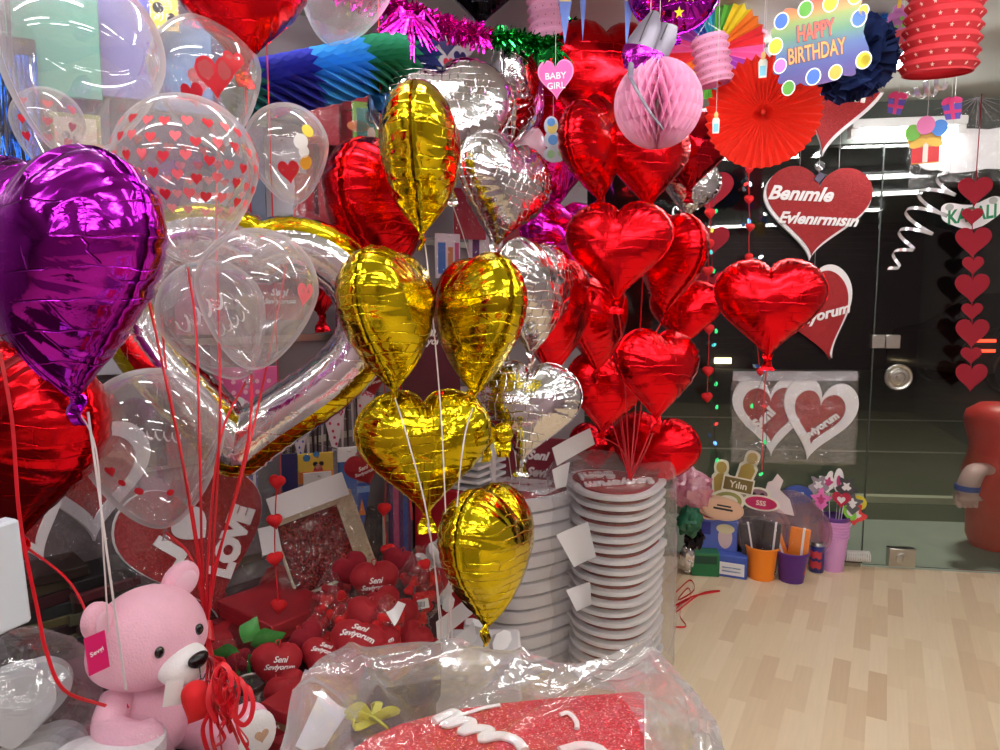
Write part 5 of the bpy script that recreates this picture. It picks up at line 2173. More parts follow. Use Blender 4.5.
g2 = thing('slatted_rack', 'white slatted rack standing on the red carton behind the gold bunch', 'rack', T(-0.16, 2.88, 0.0) @ rotm(-30))
g.build('slats', M_WHITE, g2, smooth=False)
for x in (-0.15, 0.15):
    g = G()
    g.box(x - 0.008, x + 0.008, -0.012, 0.012, 0.74, 0.935)
    g.build('post', M_WHITE, g2, smooth=False)

# ================================================================== FOREGROUND BAG WITH RED SIGN
ZS = 0.865
edge = [(352, 752), (372, 738), (400, 727), (450, 713), (500, 706), (560, 700), (600, 697), (640, 694), (646, 698), (646, 720), (646, 752)]
pw = [Pz(x, y, ZS) for x, y in edge]
cen = Vector((0.02, 0.86, ZS))
poly = [(p.x - cen.x, p.y - cen.y) for p in pw]
last, first = poly[-1], poly[0]
poly += [(last[0], -0.16), (0.16, -0.22), (0.05, -0.30), (0.0, -0.34), (-0.06, -0.29), (-0.15, -0.20), (first[0] - 0.02, -0.10), (first[0] - 0.03, -0.02)]
Mf = Matrix.Translation(cen) @ LAY
o = thing('heart_sign', 'red glitter sign with thick white letters lying in the foreground plastic bag', 'sign', Mf)
g = G()
g.prism(poly, 0.0, 0.03)
g.build('foam_board', M_WHITE, o, angle=30)
g = G()
c0 = (sum(p[0] for p in poly) / len(poly), sum(p[1] for p in poly) / len(poly))
g.prism([(c0[0] + (x - c0[0]) * 0.985, c0[1] + (z - c0[1]) * 0.985) for x, z in poly], -0.006, 0.0)
g.build('glitter_face', M_GLIT2, o, angle=30)


def script_stroke(g, pts, r, flat=0.6):
    """thick rounded foam lettering stroke lying on the sign (local x,z)"""
    c = catmull([(x, -0.010, z) for x, z in pts], 6)
    g.tube(c, r, 10, flat=flat)


def S(x, y):
    p = Pz(x, y, ZS + 0.008)
    return (p.x - cen.x, p.y - cen.y)


g = G()
script_stroke(g, [S(434, 722), S(452, 714), S(458, 718), S(446, 726), S(462, 722), S(472, 724), S(462, 733), S(476, 730), S(490, 732), S(482, 740), S(500, 737), S(516, 742), S(524, 752)], 0.0085)
g.build('lettering', M_TEXTW, o)
g = G()
script_stroke(g, [S(560, 752), S(580, 747), S(596, 749), S(606, 756)], 0.008)
g.build('lettering', M_TEXTW, o)
g = G()
script_stroke(g, [S(560, 716), S(568, 714), S(576, 722), S(577, 730)], 0.004)
g.build('lettering', M_TEXTW, o)
g = G()
script_stroke(g, [S(462, 716), S(484, 709), S(500, 706)], 0.0035)
g.build('lettering', M_TEXTW, o)
fb = None
for i in range(20):
    t_ = thing('foam_board', 'white foam board lying under the lettered red sign in the foreground bag', 'sign', Matrix.Translation((cen.x + rnd.uniform(-.004, .004), cen.y, 0.03 + i * 0.0412)) @ LAY, 'boards under the foreground sign')
    if fb is None:
        g = G()
        g.prism(poly, 0.0, 0.03)
        fb = g.build('board', M_WHITE, t_, angle=30).data
    else:
        ob = bpy.data.objects.new('board', fb)
        COL.objects.link(ob)
        ob.parent = t_
# film: cap draped over the sign, gathered outline taken from the bag's own rim
rim_px = [(286, 752), (292, 722), (308, 692), (330, 673), (372, 664), (415, 657), (455, 660), (500, 668), (540, 677), (562, 683), (600, 674), (630, 664), (646, 661), (660, 672), (690, 704), (704, 726), (716, 752)]
rim = [Pz(x, y, 0.872) for x, y in rim_px]
rim += [Vector((0.27, 0.70, 0.87)), Vector((0.18, 0.52, 0.86)), Vector((0.0, 0.44, 0.86)), Vector((-0.17, 0.52, 0.86)), Vector((-0.27, 0.70, 0.87))]
rim = catmull(rim + [rim[0]], 8)[:-1]
ctr = Vector((0.0, 0.86, ZS + 0.02))
o = thing('plastic_bag', 'large crumpled clear plastic bag in the foreground around the red glitter sign', 'bag', T(ctr.x, ctr.y, 0.0))
vs, fs = [], []
n = len(rim)
rowsr = 44
rb_ = random.Random(9)
for i in range(rowsr + 1):
    f = i / rowsr
    for j in range(n):
        p = ctr.lerp(rim[j], f)
        q = Vector((p.x * 4.5, p.y * 4.5, 3.1))
        c1 = Vector(((p.x * 0.86 + p.y * 0.5) * 2.2, (p.y * 0.86 - p.x * 0.5) * 9, 1.7))
        c2 = Vector(((p.x * 0.5 - p.y * 0.86) * 2.0, (p.y * 0.5 + p.x * 0.86) * 8, 6.3))
        ridge = max(0.0, 1 - abs(noise.noise(c1)) * 5) ** 2 * 0.011 + max(0.0, 1 - abs(noise.noise(c2)) * 5) ** 2 * 0.011 + abs(noise.noise(q)) * 0.014
        base = ZS + 0.018
        lift = 0.012 * f + max(0, f - 0.72) * 0.06
        z = base + lift + max(0.0, ridge) * (0.5 + 0.9 * f)
        if f > 0.93:
            z -= (f - 0.93) / 0.07 * 0.012
        vs.append((p.x - ctr.x, p.y - ctr.y, z))
for k, (zz, sc) in enumerate(((0.80, 1.03), (0.70, 1.0), (0.55, 0.98), (0.4, 0.97), (0.25, 0.97), (0.10, 0.98), (0.01, 0.98))):
    for j in range(n):
        p = ctr + (rim[j] - ctr) * sc
        q = Vector((p.x * 9, p.y * 9, zz * 5))
        d = (abs(noise.noise(q)) * 0.03 - 0.01)
        v = (rim[j] - ctr)
        v.z = 0
        v.normalize()
        vs.append((p.x - ctr.x + v.x * d, p.y - ctr.y + v.y * d, zz))
tot_ = rowsr + 1 + 7
for i in range(tot_ - 1):
    for j in range(n):
        fs.append((i * n + j, (i + 1) * n + j, (i + 1) * n + (j + 1) % n, i * n + (j + 1) % n))
g = G()
g.add(vs, fs)
g.m = [1 if q_ < 0.66 * rowsr * n else 0 for q_ in range(len(fs))]
g.build('film', [M_BAG, M_BAGTOP], o, angle=35)
paper('pale blue-white paper folded inside the left of the foreground bag', [Pz(322, 688, 0.862), Pz(350, 708, 0.862), Pz(326, 752, 0.85), Pz(294, 740, 0.845)], mat=col('cool_white_paper', 226, 228, 238))
o = thing('yellow_bow', 'small yellow-green crumpled bow inside the foreground bag', 'bow', Matrix.Translation(Pz(372, 720, 0.855)))
g = G()
for i in range(5):
    a = i * 1.25
    g.tube(catmull([(0, 0, 0), (0.025 * math.cos(a), 0.02 * math.sin(a), 0.016), (0.04 * math.cos(a + 0.4), 0.03 * math.sin(a + 0.4), 0.004), (0.004, 0, 0)], 5), 0.007, 6, flat=0.3)
g.build('bow_loops', col('yellow_green_ribbon', 200, 196, 80), o)

# ================================================================== BOTTOM LEFT CORNER: white slabs in film
o = thing('white_sign_slab', 'tall white slab standing upright at the left edge beside the bear', 'sign', frame(P(2, 578, 0.98), 30, 0, -3))
k = 0.98 / FPX
g = G()
g.box(-34 * k, 24 * k, 0, 0.03, -58 * k, 54 * k, bev=0.004)
g.build('slab', col('cool_white_board', 214, 222, 232, 0.5), o)
fb = None
base = P(14, 690, 1.18)
for i in range(6):
    row, back = i // 2, i % 2
    t_ = thing('heart_sign', 'round pale sign facing out in the milky bag at bottom left, %s row %s' % (['lowest', 'middle', 'top'][row], ['front', 'back'][back]), 'sign',
               T(base.x + (0.012 if row % 2 else -0.008), base.y + 0.045 * back, TZ0 + 0.065 + row * 0.122) @ rotm(28, -6, 0), 'signs in the bottom left bag')
    if fb is None:
        g = G()
        pl = soft_heart(0.125, 48)
        g.prism(pl, 0.0, 0.03)
        fb = g.build('foam_board', col('grey_white_board', 205, 208, 212, 0.6), t_, angle=30).data
    else:
        ob = bpy.data.objects.new('foam_board', fb)
        COL.objects.link(ob)
        ob.parent = t_
film_bag('plastic_bag', 'milky plastic bag around round pale signs at the bottom left corner', [(TZ0 + 0.005, base.x, base.y + 0.03, 0.12, 0.11), (0.72, base.x, base.y + 0.03, 0.115, 0.11), (0.86, base.x, base.y + 0.03, 0.105, 0.10), (0.905, base.x, base.y + 0.03, 0.07, 0.06), (0.93, base.x, base.y + 0.04, 0.02, 0.02)], M_STACKBAG, 35, 0.008)
base = P(100, 742, 1.14)
BZ = base.z - 0.155
fb = None
for i in range(4):
    t_ = thing('heart_sign', 'white foam heart in the bag before the bear, %s of four' % ORD[3 - i], 'sign', T(base.x + 0.004 * i, base.y, BZ + 0.012 + 0.024 + i * 0.03) @ rotm(25) @ LAY, 'white hearts in the bag before the bear')
    if fb is None:
        g = G()
        g.prism(heart_poly(0.17, 0.17, 60), 0.0, 0.024)
        fb = g.build('foam_board', M_WHITE, t_, angle=30).data
    else:
        ob = bpy.data.objects.new('foam_board', fb)
        COL.objects.link(ob)
        ob.parent = t_
film_bag('plastic_bag', 'clear bag of white foam hearts at the bottom edge in front of the bear', [(BZ + 0.004, base.x, base.y, 0.105, 0.10), (BZ + 0.1, base.x, base.y, 0.105, 0.10), (BZ + 0.145, base.x, base.y, 0.095, 0.09), (BZ + 0.16, base.x, base.y, 0.04, 0.04)], M_CELLO, 36, 0.006)

o = thing('seat_box', 'dark box under the bag of white hearts before the bear', 'box', T(base.x, base.y, TZ0) @ rotm(20))
g = G()
g.box(-0.10, 0.10, -0.09, 0.09, 0, BZ - TZ0, bev=0.004)
g.build('box_body', col('seat_box_wine', 60, 24, 34), o)
# clear bag with white foam letters behind the lowest gold balloon
base = Vector((-0.13, 2.25, 0.0))
o = thing('foam_letter_bag', 'clear bag of white foam pieces behind the lowest gold balloon', 'bag', T(base.x, base.y, 0.0))
rr_ = random.Random(8)
for i in range(12):
    g = G()
    s_ = rr_.uniform(0.035, 0.05)
    pl = round_poly([(s_ * (1 if k in (0, 1, 4) else 0.55) * math.cos(PI * k / 4), s_ * 1.3 * math.sin(PI * k / 4)) for k in range(8)], 1)
    g.prism(pl, -0.012, 0.012)
    g.build('foam_piece', M_WHITE, o, angle=30, M=T(rr_.uniform(-0.12, 0.14), rr_.uniform(-0.10, 0.06), 0.40 + 0.028 * i + rr_.uniform(-.01, .01)) @ rotm(rr_.uniform(0, 360), rr_.uniform(-60, 60), rr_.uniform(-60, 60)))
g = G()
g.box(-0.18, 0.20, -0.13, 0.10, 0.0, 0.36, bev=0.01)
g.build('carton', M_PAPERW, o)
for i, (x0, y0, x1, y1) in enumerate(((436, 622, 470, 596), (446, 646, 474, 622))):
    paper('white paper band slanting under the lowest gold balloon, %s one' % ('upper', 'lower')[i], [P(x0, y0, 2.0), P(x1, y1, 2.05), P(x1 + 2, y1 + 18, 2.03), P(x0 + 2, y0 + 20, 1.98)])

# ================================================================== ITEMS ON THE FLOOR BY THE GLASS
def at_floor(px, py, yaw=0, z=0.0, push=0.0):
    p = Pz(px, py, z)
    p = p + GN * -push
    return frame(p, yaw)


def bucket(name, label, px, py, wt, wb, h, mat, group=None, wall=0.003, rim=True):
    M = at_floor(px, py)
    k = depth_of(M.to_translation()) / FPX
    a, b, hh = wb * k / 2, wt * k / 2, h * k
    o = thing(name, label, 'bucket' if name == 'bucket' else 'cup', M, group)
    g = G()
    prof = [(0.0, 0.0), (a, 0.0), (b, hh - 0.012), (b + 0.004, hh - 0.012), (b + 0.005, hh - 0.003), (b + 0.003, hh), (b - wall, hh), (a - wall, 0.004), (0.0, 0.004)]
    g.lathe(prof, 40, cap=False)
    g.build('shell', mat, o)
    return o, k, hh


MOR = col('bucket_orange', 240, 132, 22, 0.4)
MPU = col('bucket_purple', 84, 34, 120, 0.4)
MPC = col('cup_pink', 222, 160, 214, 0.45)
bo, k, hb_ = bucket('bucket', 'orange plastic bucket on the floor holding dark packets', 761, 577, 31, 25, 33, MOR)
bp_, k2, hb2 = bucket('bucket', 'purple plastic bucket on the floor holding orange packets', 791, 580, 31, 23, 31, MPU)
M_PKD = col('packet_charcoal', 54, 48, 56, 0.4)
M_PKO = col('packet_orange', 236, 128, 30, 0.4)


def packet(label, M, w, h, mat, stripe, group):
    o = thing('straw_packet', label, 'packet', M, group)
    g = G()
    g.box(-w / 2, w / 2, -0.012, 0.012, 0, h, bev=0.006)
    g.build('packet', mat, o)
    g = G()
    g.box(-w * 0.06 + w * 0.18, w * 0.06 + w * 0.18, -0.0135, 0.0135, 0.004, h + 0.001)
    g.build('label_strip', stripe, o, smooth=False)
    g = G()
    vs, fs = film_sheet(w * 1.2, h * 1.1, -0.016, 0.006, int(w * 9999) + int(h * 7777), 10, 12)
    g.add([(x, y, z + h * 0.55) for x, y, z in vs], fs)
    g.build('wrapper', M_CELLO, o)
    return o


Mb = MW[bo.name]
packet('dark packet with white strip in the orange bucket, leftmost', Mb @ T(-0.045, 0.0, 0.03) @ rotm(10, 0, -10), 0.075, 0.27, M_PKD, M_PAPERW, 'packets in the orange bucket')
packet('dark packet with white strip in the orange bucket, rightmost', Mb @ T(0.03, -0.015, 0.03) @ rotm(-5, 0, 4), 0.09, 0.29, M_PKD, M_PAPERW, 'packets in the orange bucket')
packet('dark packet at the back of the orange bucket', Mb @ T(-0.01, 0.03, 0.03) @ rotm(0, 0, -3), 0.07, 0.285, M_PKD, M_PKD, 'packets in the orange bucket')
Mb = MW[bp_.name]
packet('orange packet leaning left in the purple bucket', Mb @ T(-0.03, 0.0, 0.05) @ rotm(10, 0, -20), 0.085, 0.23, M_PKO, M_PAPERW, 'packets in the purple bucket')
packet('orange packet leaning right in the purple bucket', Mb @ T(0.02, -0.015, 0.05) @ rotm(-5, 0, 4), 0.10, 0.25, M_PKO, M_PAPERW, 'packets in the purple bucket')

# nested pink cups
M0 = at_floor(832, 569)
k = depth_of(M0.to_translation()) / FPX
cupg = G()
hh = 36 * k
cupg.lathe([(0.0, 0.0), (10 * k, 0.0), (13.2 * k, hh - 0.010), (14.2 * k, hh - 0.010), (14.4 * k, hh - 0.002), (13.8 * k, hh), (12.8 * k, hh), (9.4 * k, 0.004), (0.0, 0.004)], 36, cap=False)
cupm = None
for i in range(6):
    t_ = thing('party_cup', 'pale pink plastic cup in the nested stack, %s' % ('lowest one' if i == 0 else 'rim %s from below' % ORD[i]), 'cup', M0 @ T(0, 0, i * 3.0 * k), 'nested pink cups')
    if cupm is None:
        cupm = cupg.build('shell', MPC, t_).data
    else:
        ob = bpy.data.objects.new('shell', cupm)
        COL.objects.link(ob)
        ob.parent = t_
t_ = thing('party_cup', 'dark violet cup on top of the nested pink cups', 'cup', M0 @ T(0, 0, 6.4 * 3.0 * k))
cupg.build('shell', col('cup_violet', 92, 54, 130, 0.4), t_)
# stick decorations in the cups
rr_ = random.Random(12)
sticks = [('pink butterfly', (236, 120, 190), -13, 34), ('white flower', (236, 232, 232), -7, 52), ('white tall figure', (240, 238, 240), 2, 54), ('black and white figure', (70, 66, 70), 9, 50),
          ('crimson heart', (180, 24, 60), 5, 36), ('lime green leaf', (130, 200, 60), 13, 24), ('black and white penguin-like blot', (90, 90, 92), 15, 34), ('yellow disc', (220, 200, 60), 20, 34), ('scarlet blot', (220, 60, 60), 19, 22), ('grey moth', (150, 140, 150), -16, 48)]
for i, (nm, c, dx, dz) in enumerate(sticks):
    bx = dx * 0.35
    M = M0 @ T(0, rr_.uniform(-0.02, 0.02), 0.03 + 19 * k)
    o = thing('cake_pick', '%s cut-out on a stick in the cup on the pink stack' % nm, 'party pick', M, 'picks in the cup')
    g = G()
    top = Vector((dx * k, -0.01, (dz + 12) * k))
    g.tube([(bx * k, 0, 0), (top.x, top.y + 0.002, top.z)], 0.0022, 6)
    g.build('stick', M_PAPERW, o)
    s_ = 7.5 * k
    g = G()
    if 'heart' in nm:
        pl = heart_poly(s_ * 2.2)
    elif 'disc' in nm:
        pl = ell(s_, s_)
    elif 'tall' in nm:
        pl = ell(s_ * 0.6, s_ * 1.7)
    elif 'leaf' in nm:
        pl = ell(s_ * 0.7, s_ * 1.1, rot=30)
    else:
        pl = [(s_ * (1 + 0.35 * math.sin(5 * a + i)) * math.cos(a), s_ * 1.2 * (1 + 0.3 * math.cos(4 * a + i)) * math.sin(a)) for a in [2 * PI * q / 40 for q in range(40)]]
    g.prism([(x + top.x, z + top.z) for x, z in pl], top.y - 0.002, top.y)
    g.build('cut_out', col('pick_%d' % i, *c), o, smooth=False)
    g = G()
    g.prism([(x * 0.45 + top.x, z * 0.45 + top.z) for x, z in pl], top.y - 0.003, top.y - 0.002)
    g.build('printed_centre', M_PAPERW if sum(c) < 500 else col('pick_centre', 190, 60, 120), o, smooth=False)

# clear round trays behind the buckets
M_TRAY = clearfilm('pink_clear_plastic', (0.95, 0.86, 0.9), 0.3, 0.7, 0.6, 0.1, None, (0.85, 0.68, 0.76))
for lb, px, py, r_, yw, pt, t_ in (('clear pinkish round tray leaning behind the orange bucket', 762, 530, 27, 10, -10, 3.95), ('clear pinkish round tray leaning behind the purple bucket', 790, 521, 31, -8, -8, 3.98), ('clear pinkish round tray leaning between purple bucket and pink cups', 806, 530, 27, -24, -8, 3.94)):
    M = frame(P(px, py, t_), yw, pt)
    k = t_ / FPX
    o = thing('round_tray', lb, 'tray', M)
    g = G()
    g.lathe([(0.0, 0.0), (r_ * k * 0.82, 0.0), (r_ * k * 0.9, -0.014), (r_ * k, -0.016), (r_ * k, -0.012), (r_ * k * 0.92, -0.010), (r_ * k * 0.84, 0.004), (0.0, 0.004)], 40, Matrix.Rotation(R(-90), 4, 'X'), cap=False)
    g.build('tray', M_TRAY, o)


def carton(label, M, w, d, h, mat, extra=(), name='gift_box'):
    o = thing(name, label, 'box', M)
    g = G()
    g.box(-w / 2, w / 2, -d / 2, d / 2, 0, h, bev=min(0.004, h * 0.2))
    g.build('carton', mat, o)
    for nm, x0, x1, z0, z1, m_ in extra:
        g = G()
        g.box(x0 * w, x1 * w, -d / 2 - 0.0012, -d / 2 + 0.001, z0 * h, z1 * h)
        g.build(nm, m_, o, smooth=False)
    return o


k = 3.75 / FPX
M_BLU = col('box_blue', 92, 110, 190)
carton('green box on the floor left of the white and blue box', at_floor(704, 573, 8), 28 * k, 0.10, 24 * k, col('box_green', 24, 104, 56), [('printed_panel', -0.4, 0.4, 0.55, 0.9, col('box_green_dark', 14, 60, 40))])
carton('white and blue carton on the floor left of the orange bucket', at_floor(732, 575, -6), 30 * k, 0.09, 23 * k, col('box_blue_edge', 60, 84, 170), [('white_panel', -0.42, 0.42, 0.12, 0.68, M_PAPERW), ('printed_lines', -0.3, 0.3, 0.25, 0.32, col('print_blue_grey', 120, 140, 190)), ('printed_lines', -0.3, 0.3, 0.42, 0.48, col('print_blue_grey', 120, 140, 190))])
carton('dark red-brown box behind the green box on the floor', at_floor(712, 566, 0, push=0.07), 52 * k, 0.06, 31 * k, col('box_umber', 60, 26, 30))
MB_ = frame(P(718, 549, 3.93), -4)
o = carton('blue box with a pale portrait oval standing on the dark box', MB_, 38 * k, 0.05, 32 * k, M_BLU, [('dark_logo_patch', -0.48, -0.2, 0.5, 0.92, col('box_navy', 50, 52, 140))])
g = G()
g.prism(ell(7 * k, 12 * k, 7 * k, 15 * k), -0.0275, -0.025)
g.build('portrait_oval', col('oval_cream', 226, 200, 196), o, smooth=False)
g = G()
g.prism(ell(9 * k, 5 * k, 7 * k, 24 * k), -0.0285, -0.025)
g.build('pale_hair_print', col('oval_straw', 226, 214, 170), o, smooth=False)
# can
M = at_floor(816, 572, 0)
k = depth_of(M.to_translation()) / FPX
o = thing('drink_can', 'dark blue can with red print between purple bucket and pink cups', 'can', M)
g = G()
g.lathe([(0.0, 0.0), (6 * k, 0.0), (7 * k, 0.008), (7 * k, 28 * k), (5.6 * k, 31 * k), (5.4 * k, 30.4 * k), (0, 30.4 * k)], 30, cap=False, mis=[1, 1, 0, 1, 1, 1])
g.build('can_body', [col('can_blue', 44, 44, 110, 0.3), M_STEEL], o)
g = G()
for z0 in (6, 16):
    vs = []
    for i in range(9):
        a = R(-150 + 100 * i / 8)
        for z in (z0, z0 + 7):
            vs.append((7.1 * k * math.cos(a), 7.1 * k * math.sin(a), (z + math.sin(i * 1.7)) * k))
    g.add(vs, [(2 * i, 2 * i + 2, 2 * i + 3, 2 * i + 1) for i in range(8)])
g.build('printed_band', col('can_red', 190, 50, 60), o, smooth=False)

# card props on the pile: ovals, figures, nameplates
MGOLD = col('card_gold', 176, 148, 74, 0.4)
MCR = col('card_cream', 236, 230, 210)
t_ = 3.95
trophy = [ell(5, 6, 0, 17), [(-6, -12), (6, -12), (7, 6), (3, 11), (-3, 11), (-7, 6)]]


def outl(polys, e):
    out = []
    for pl in polys:
        cx = sum(p[0] for p in pl) / len(pl)
        cz = sum(p[1] for p in pl) / len(pl)
        out.append([(x + math.copysign(e, x - cx) * min(1, abs(x - cx) / 3), z + math.copysign(e, z - cz) * min(1, abs(z - cz) / 3)) for x, z in pl])
    return out


cutout('photo_prop', 'gold card statuette prop at the left of the prop pile', 721, 484, t_ + 0.02, [('cream_edge', outl(trophy, 2.2), MCR), ('gold_figure', trophy, MGOLD)], 0, thread=False)
cutout('photo_prop', 'gold card statuette prop higher up at the right, tilted', 746, 474, t_ + 0.05, [('cream_edge', outl(trophy, 2.2), MCR), ('gold_figure', trophy, MGOLD)], 18, thread=False)
o = cutout('photo_prop', 'gold card name plate prop lettered Yilin', 738, 485, t_ - 0.03, [('cream_edge', [rect(-15, 15, -8, 8)], MCR), ('gold_plate', [rect(-13.5, 13.5, -6.5, 6.5)], col('card_dark_gold', 120, 100, 50))], 8, thread=False)
k = t_ / FPX
g = G()
g.text('Yılın', 17 * k, None, 0.0008, T(0, -0.0028, 0), 0, bold=0.02)
g.build('lettering', MCR, o, smooth=False)
cutout('photo_prop', 'green and cream oval card prop in the pile above the peach ovals', 727, 501, t_ - 0.06, [('cream_edge', [ell(17, 12)], MCR), ('green_oval', [ell(14, 9.5)], col('card_olive', 150, 150, 84)), ('inner_oval', [ell(10, 6)], MCR)], -4, thread=False)
for i, (x, y, lb, c) in enumerate(((709, 508, 'wine red oval card prop at the left of the peach ovals', (150, 60, 70)), (717, 507, 'pinkish oval card prop behind the front peach oval', (205, 150, 130)), (723, 509, 'front peach oval card prop with small dark print', (222, 180, 150)))):
    o = cutout('photo_prop', lb, x, y, t_ - 0.10 - i * 0.02, [('cream_edge', [ell(20, 12)], col('card_tan', 214, 176, 150)), ('oval_face', [ell(18, 10)], col('oval_face_%d' % i, *c))], 6, thread=False)
    if i == 2:
        g = G()
        g.box(-9 * k, 9 * k, -0.0038, -0.0028, -1 * k, 1 * k)
        g.box(-6 * k, 7 * k, -0.0038, -0.0028, 2.4 * k, 4 * k)
        g.build('printed_lines', M_DARK, o, smooth=False)
o = cutout('photo_prop', 'magenta oval card prop lettered SSS on the pile', 761, 503, t_ - 0.08, [('cream_edge', [ell(18, 8, 0, 0)], MCR), ('magenta_oval', [ell(15, 6.4)], col('card_magenta', 190, 30, 90))], 4, thread=False)
g = G()
g.text('SSS', 9 * k, None, 0.0008, T(0, -0.0028, 0), 0, bold=0.02)
g.build('lettering', MCR, o, smooth=False)
cutout('photo_prop', 'plain white silhouette card prop leaning in the middle of the pile', 775, 495, t_ + 0.02, [('white_card', [[(-18, -16), (20, -18), (14, -2), (4, 6), (6, 16), (0, 22), (-4, 14), (-8, 12), (-10, 2), (-18, 4)]], col('card_rose_white', 236, 220, 220))], 4, thread=False)
o = cutout('photo_prop', 'blue oval card prop at the right of the pile', 797, 496, t_ + 0.04, [('blue_oval', [ell(15, 11)], col('card_blue', 60, 84, 160))], -12, thread=False)
g = G()
g.text('SUPER', 15 * k, None, 0.0008, T(0, -0.0014, 1.5 * k), 0)
g.build('lettering', MCR, o, smooth=False)
cutout('photo_prop', 'small grey and pink mask card prop behind the magenta oval', 758, 494, t_, [('cream_edge', [ell(12, 7)], MCR), ('mask_face', [ell(9, 5)], col('card_mauve', 150, 110, 120)), ('eye_holes', [ell(2, 1.6, -4, 0), ell(2, 1.6, 4, 0)], M_DARK)], 0, thread=False)
# support crate for the pile
carton('dark crate on the floor under the heap of card props', at_floor(752, 566, 0, push=0.12), 0.50, 0.06, 0.24, col('crate_black', 34, 30, 34), name='crate')


def crumple(name, label, cat, p, rx, ry, rz, mat, seed, amp=0.3):
    o = thing(name, label, cat, Matrix.Translation(p))
    g = G()
    g.ball(1, 1, 1, None, 28, 18)
    off = Vector((seed * 3.1, seed * 1.7, seed))
    vs = []
    for v in g.v:
        v = Vector(v)
        d = 1 + amp * (abs(noise.noise(v * 1.9 + off)) * 1.6 - 0.5) + amp * 0.5 * noise.noise(v * 5 + off)
        vs.append((v.x * d * rx, v.y * d * ry, v.z * d * rz))
    g.v = vs
    g.build('wrap', mat, o, angle=30)
    return o


M_PKF = clearfilm('pink_cellophane', (0.95, 0.62, 0.72), 0.6, 0.9, 0.6, 0.12, (30, 0.8), (0.95, 0.3, 0.5))
crumple('gift_bag', 'crumpled pink cellophane bag just right of the lowest red balloon', 'bag', P(692, 490, 3.42), 0.10, 0.08, 0.10, M_PKF, 4)
crumple('tissue_clump', 'crumpled dark green tissue beside the bagged stack', 'paper', P(690, 520, 3.40), 0.06, 0.06, 0.08, col('tissue_bottle_green', 20, 90, 62, 0.5), 5)
crumple('foil_packet', 'silver foil packet on the floor right of the bagged stack', 'packet', Pz(687, 574, 0.0) + Vector((0, 0, 0.088)), 0.045, 0.04, 0.085, M_SILVER, 6, 0.2)
crumple('foil_packet', 'dark shiny packet above the silver one beside the stack', 'packet', P(694, 538, 3.46), 0.05, 0.05, 0.06, M_BLACKF, 7)

# clear ribbed light hose by the door sill
M = onglass(857, 556, 0.045)
k = depth_of(M.to_translation()) / FPX
o = thing('light_hose', 'short coil of clear ribbed light hose on the sill left of the door', 'light hose', M)
g = G()
n = 160
g.tube([((-11 + 23 * i / n) * k, math.cos(i * 0.55) * 0.024, math.sin(i * 0.55) * 0.03) for i in range(n)], 0.0036, 6)
g.build('hose', pbr('clear_hose_white', rgb(226, 226, 222), 0.2), o)

# loose red ribbon on the floor
pts = [(676, 592), (690, 580), (694, 590), (678, 600), (688, 588), (690, 598), (674, 606), (694, 596), (720, 591), (700, 594), (676, 612), (682, 602), (680, 616), (686, 626), (674, 627)]
w_ = [Pz(x, y, 0.006) for x, y in pts]
o = thing('curly_ribbon', 'loose red curling ribbon on the floor right of the bagged stack', 'ribbon', Matrix.Translation(w_[0]))
cord(o, 'ribbon_strip', w_, 0.005, M_RIBR, 5, flat=0.25)
# ================================================================== DISPLAY TABLE AND PLUSH HEAP
def wl(Y, off=0.0, z=0.0):
    return Vector((0.5 + 0.88 * (Y - 4.1), Y, z)) + WN * off


TZ = 0.50
tab = thing('display_table', 'low dark display table along the goods wall under the plush hearts', 'table', T(*wl(2.0, 0.4)))
inv = MW[tab.name].inverted()
g = G()
q = [wl(2.70, 0.05), wl(2.70, 0.72), wl(2.45, 1.06), wl(2.3, 1.17), wl(1.9, 1.3), wl(1.0, 1.3), wl(0.55, 0.05)]
q = [inv @ p for p in q]
n = len(q)
for z0, z1, nm in ((TZ - 0.035, TZ, 'table_top'),):
    vs = [(p.x, p.y, z0) for p in q] + [(p.x, p.y, z1) for p in q]
    g.add(vs, [tuple(range(n)), tuple(range(2 * n - 1, n - 1, -1))] + [(i, n + i, n + (i + 1) % n, (i + 1) % n) for i in range(n)])
    g.build(nm, col('table_cloth', 52, 20, 28, 0.8), tab, smooth=False)
for nm, a, b in (('front_panel', 1, 2), ('front_panel', 2, 3), ('front_panel', 3, 4), ('front_panel', 4, 5), ('end_panel', 0, 1)):
    p, r_ = q[a], q[b]
    d = (r_ - p).normalized()
    nn = Vector((d.y, -d.x, 0))
    cen_ = sum(q, Vector()) / n
    if nn.dot(cen_ - p) < 0:
        nn = -nn
    g = G()
    c = [p + nn * 0.02, r_ + nn * 0.02, r_ + nn * 0.035, p + nn * 0.035]
    vs = [(v.x, v.y, 0.0) for v in c] + [(v.x, v.y, TZ - 0.035) for v in c]
    g.add(vs, [(0, 3, 2, 1), (4, 5, 6, 7), (0, 1, 5, 4), (1, 2, 6, 5), (2, 3, 7, 6), (3, 0, 4, 7)])
    g.build(nm, col('table_panel', 38, 22, 26, 0.7), tab, smooth=False)


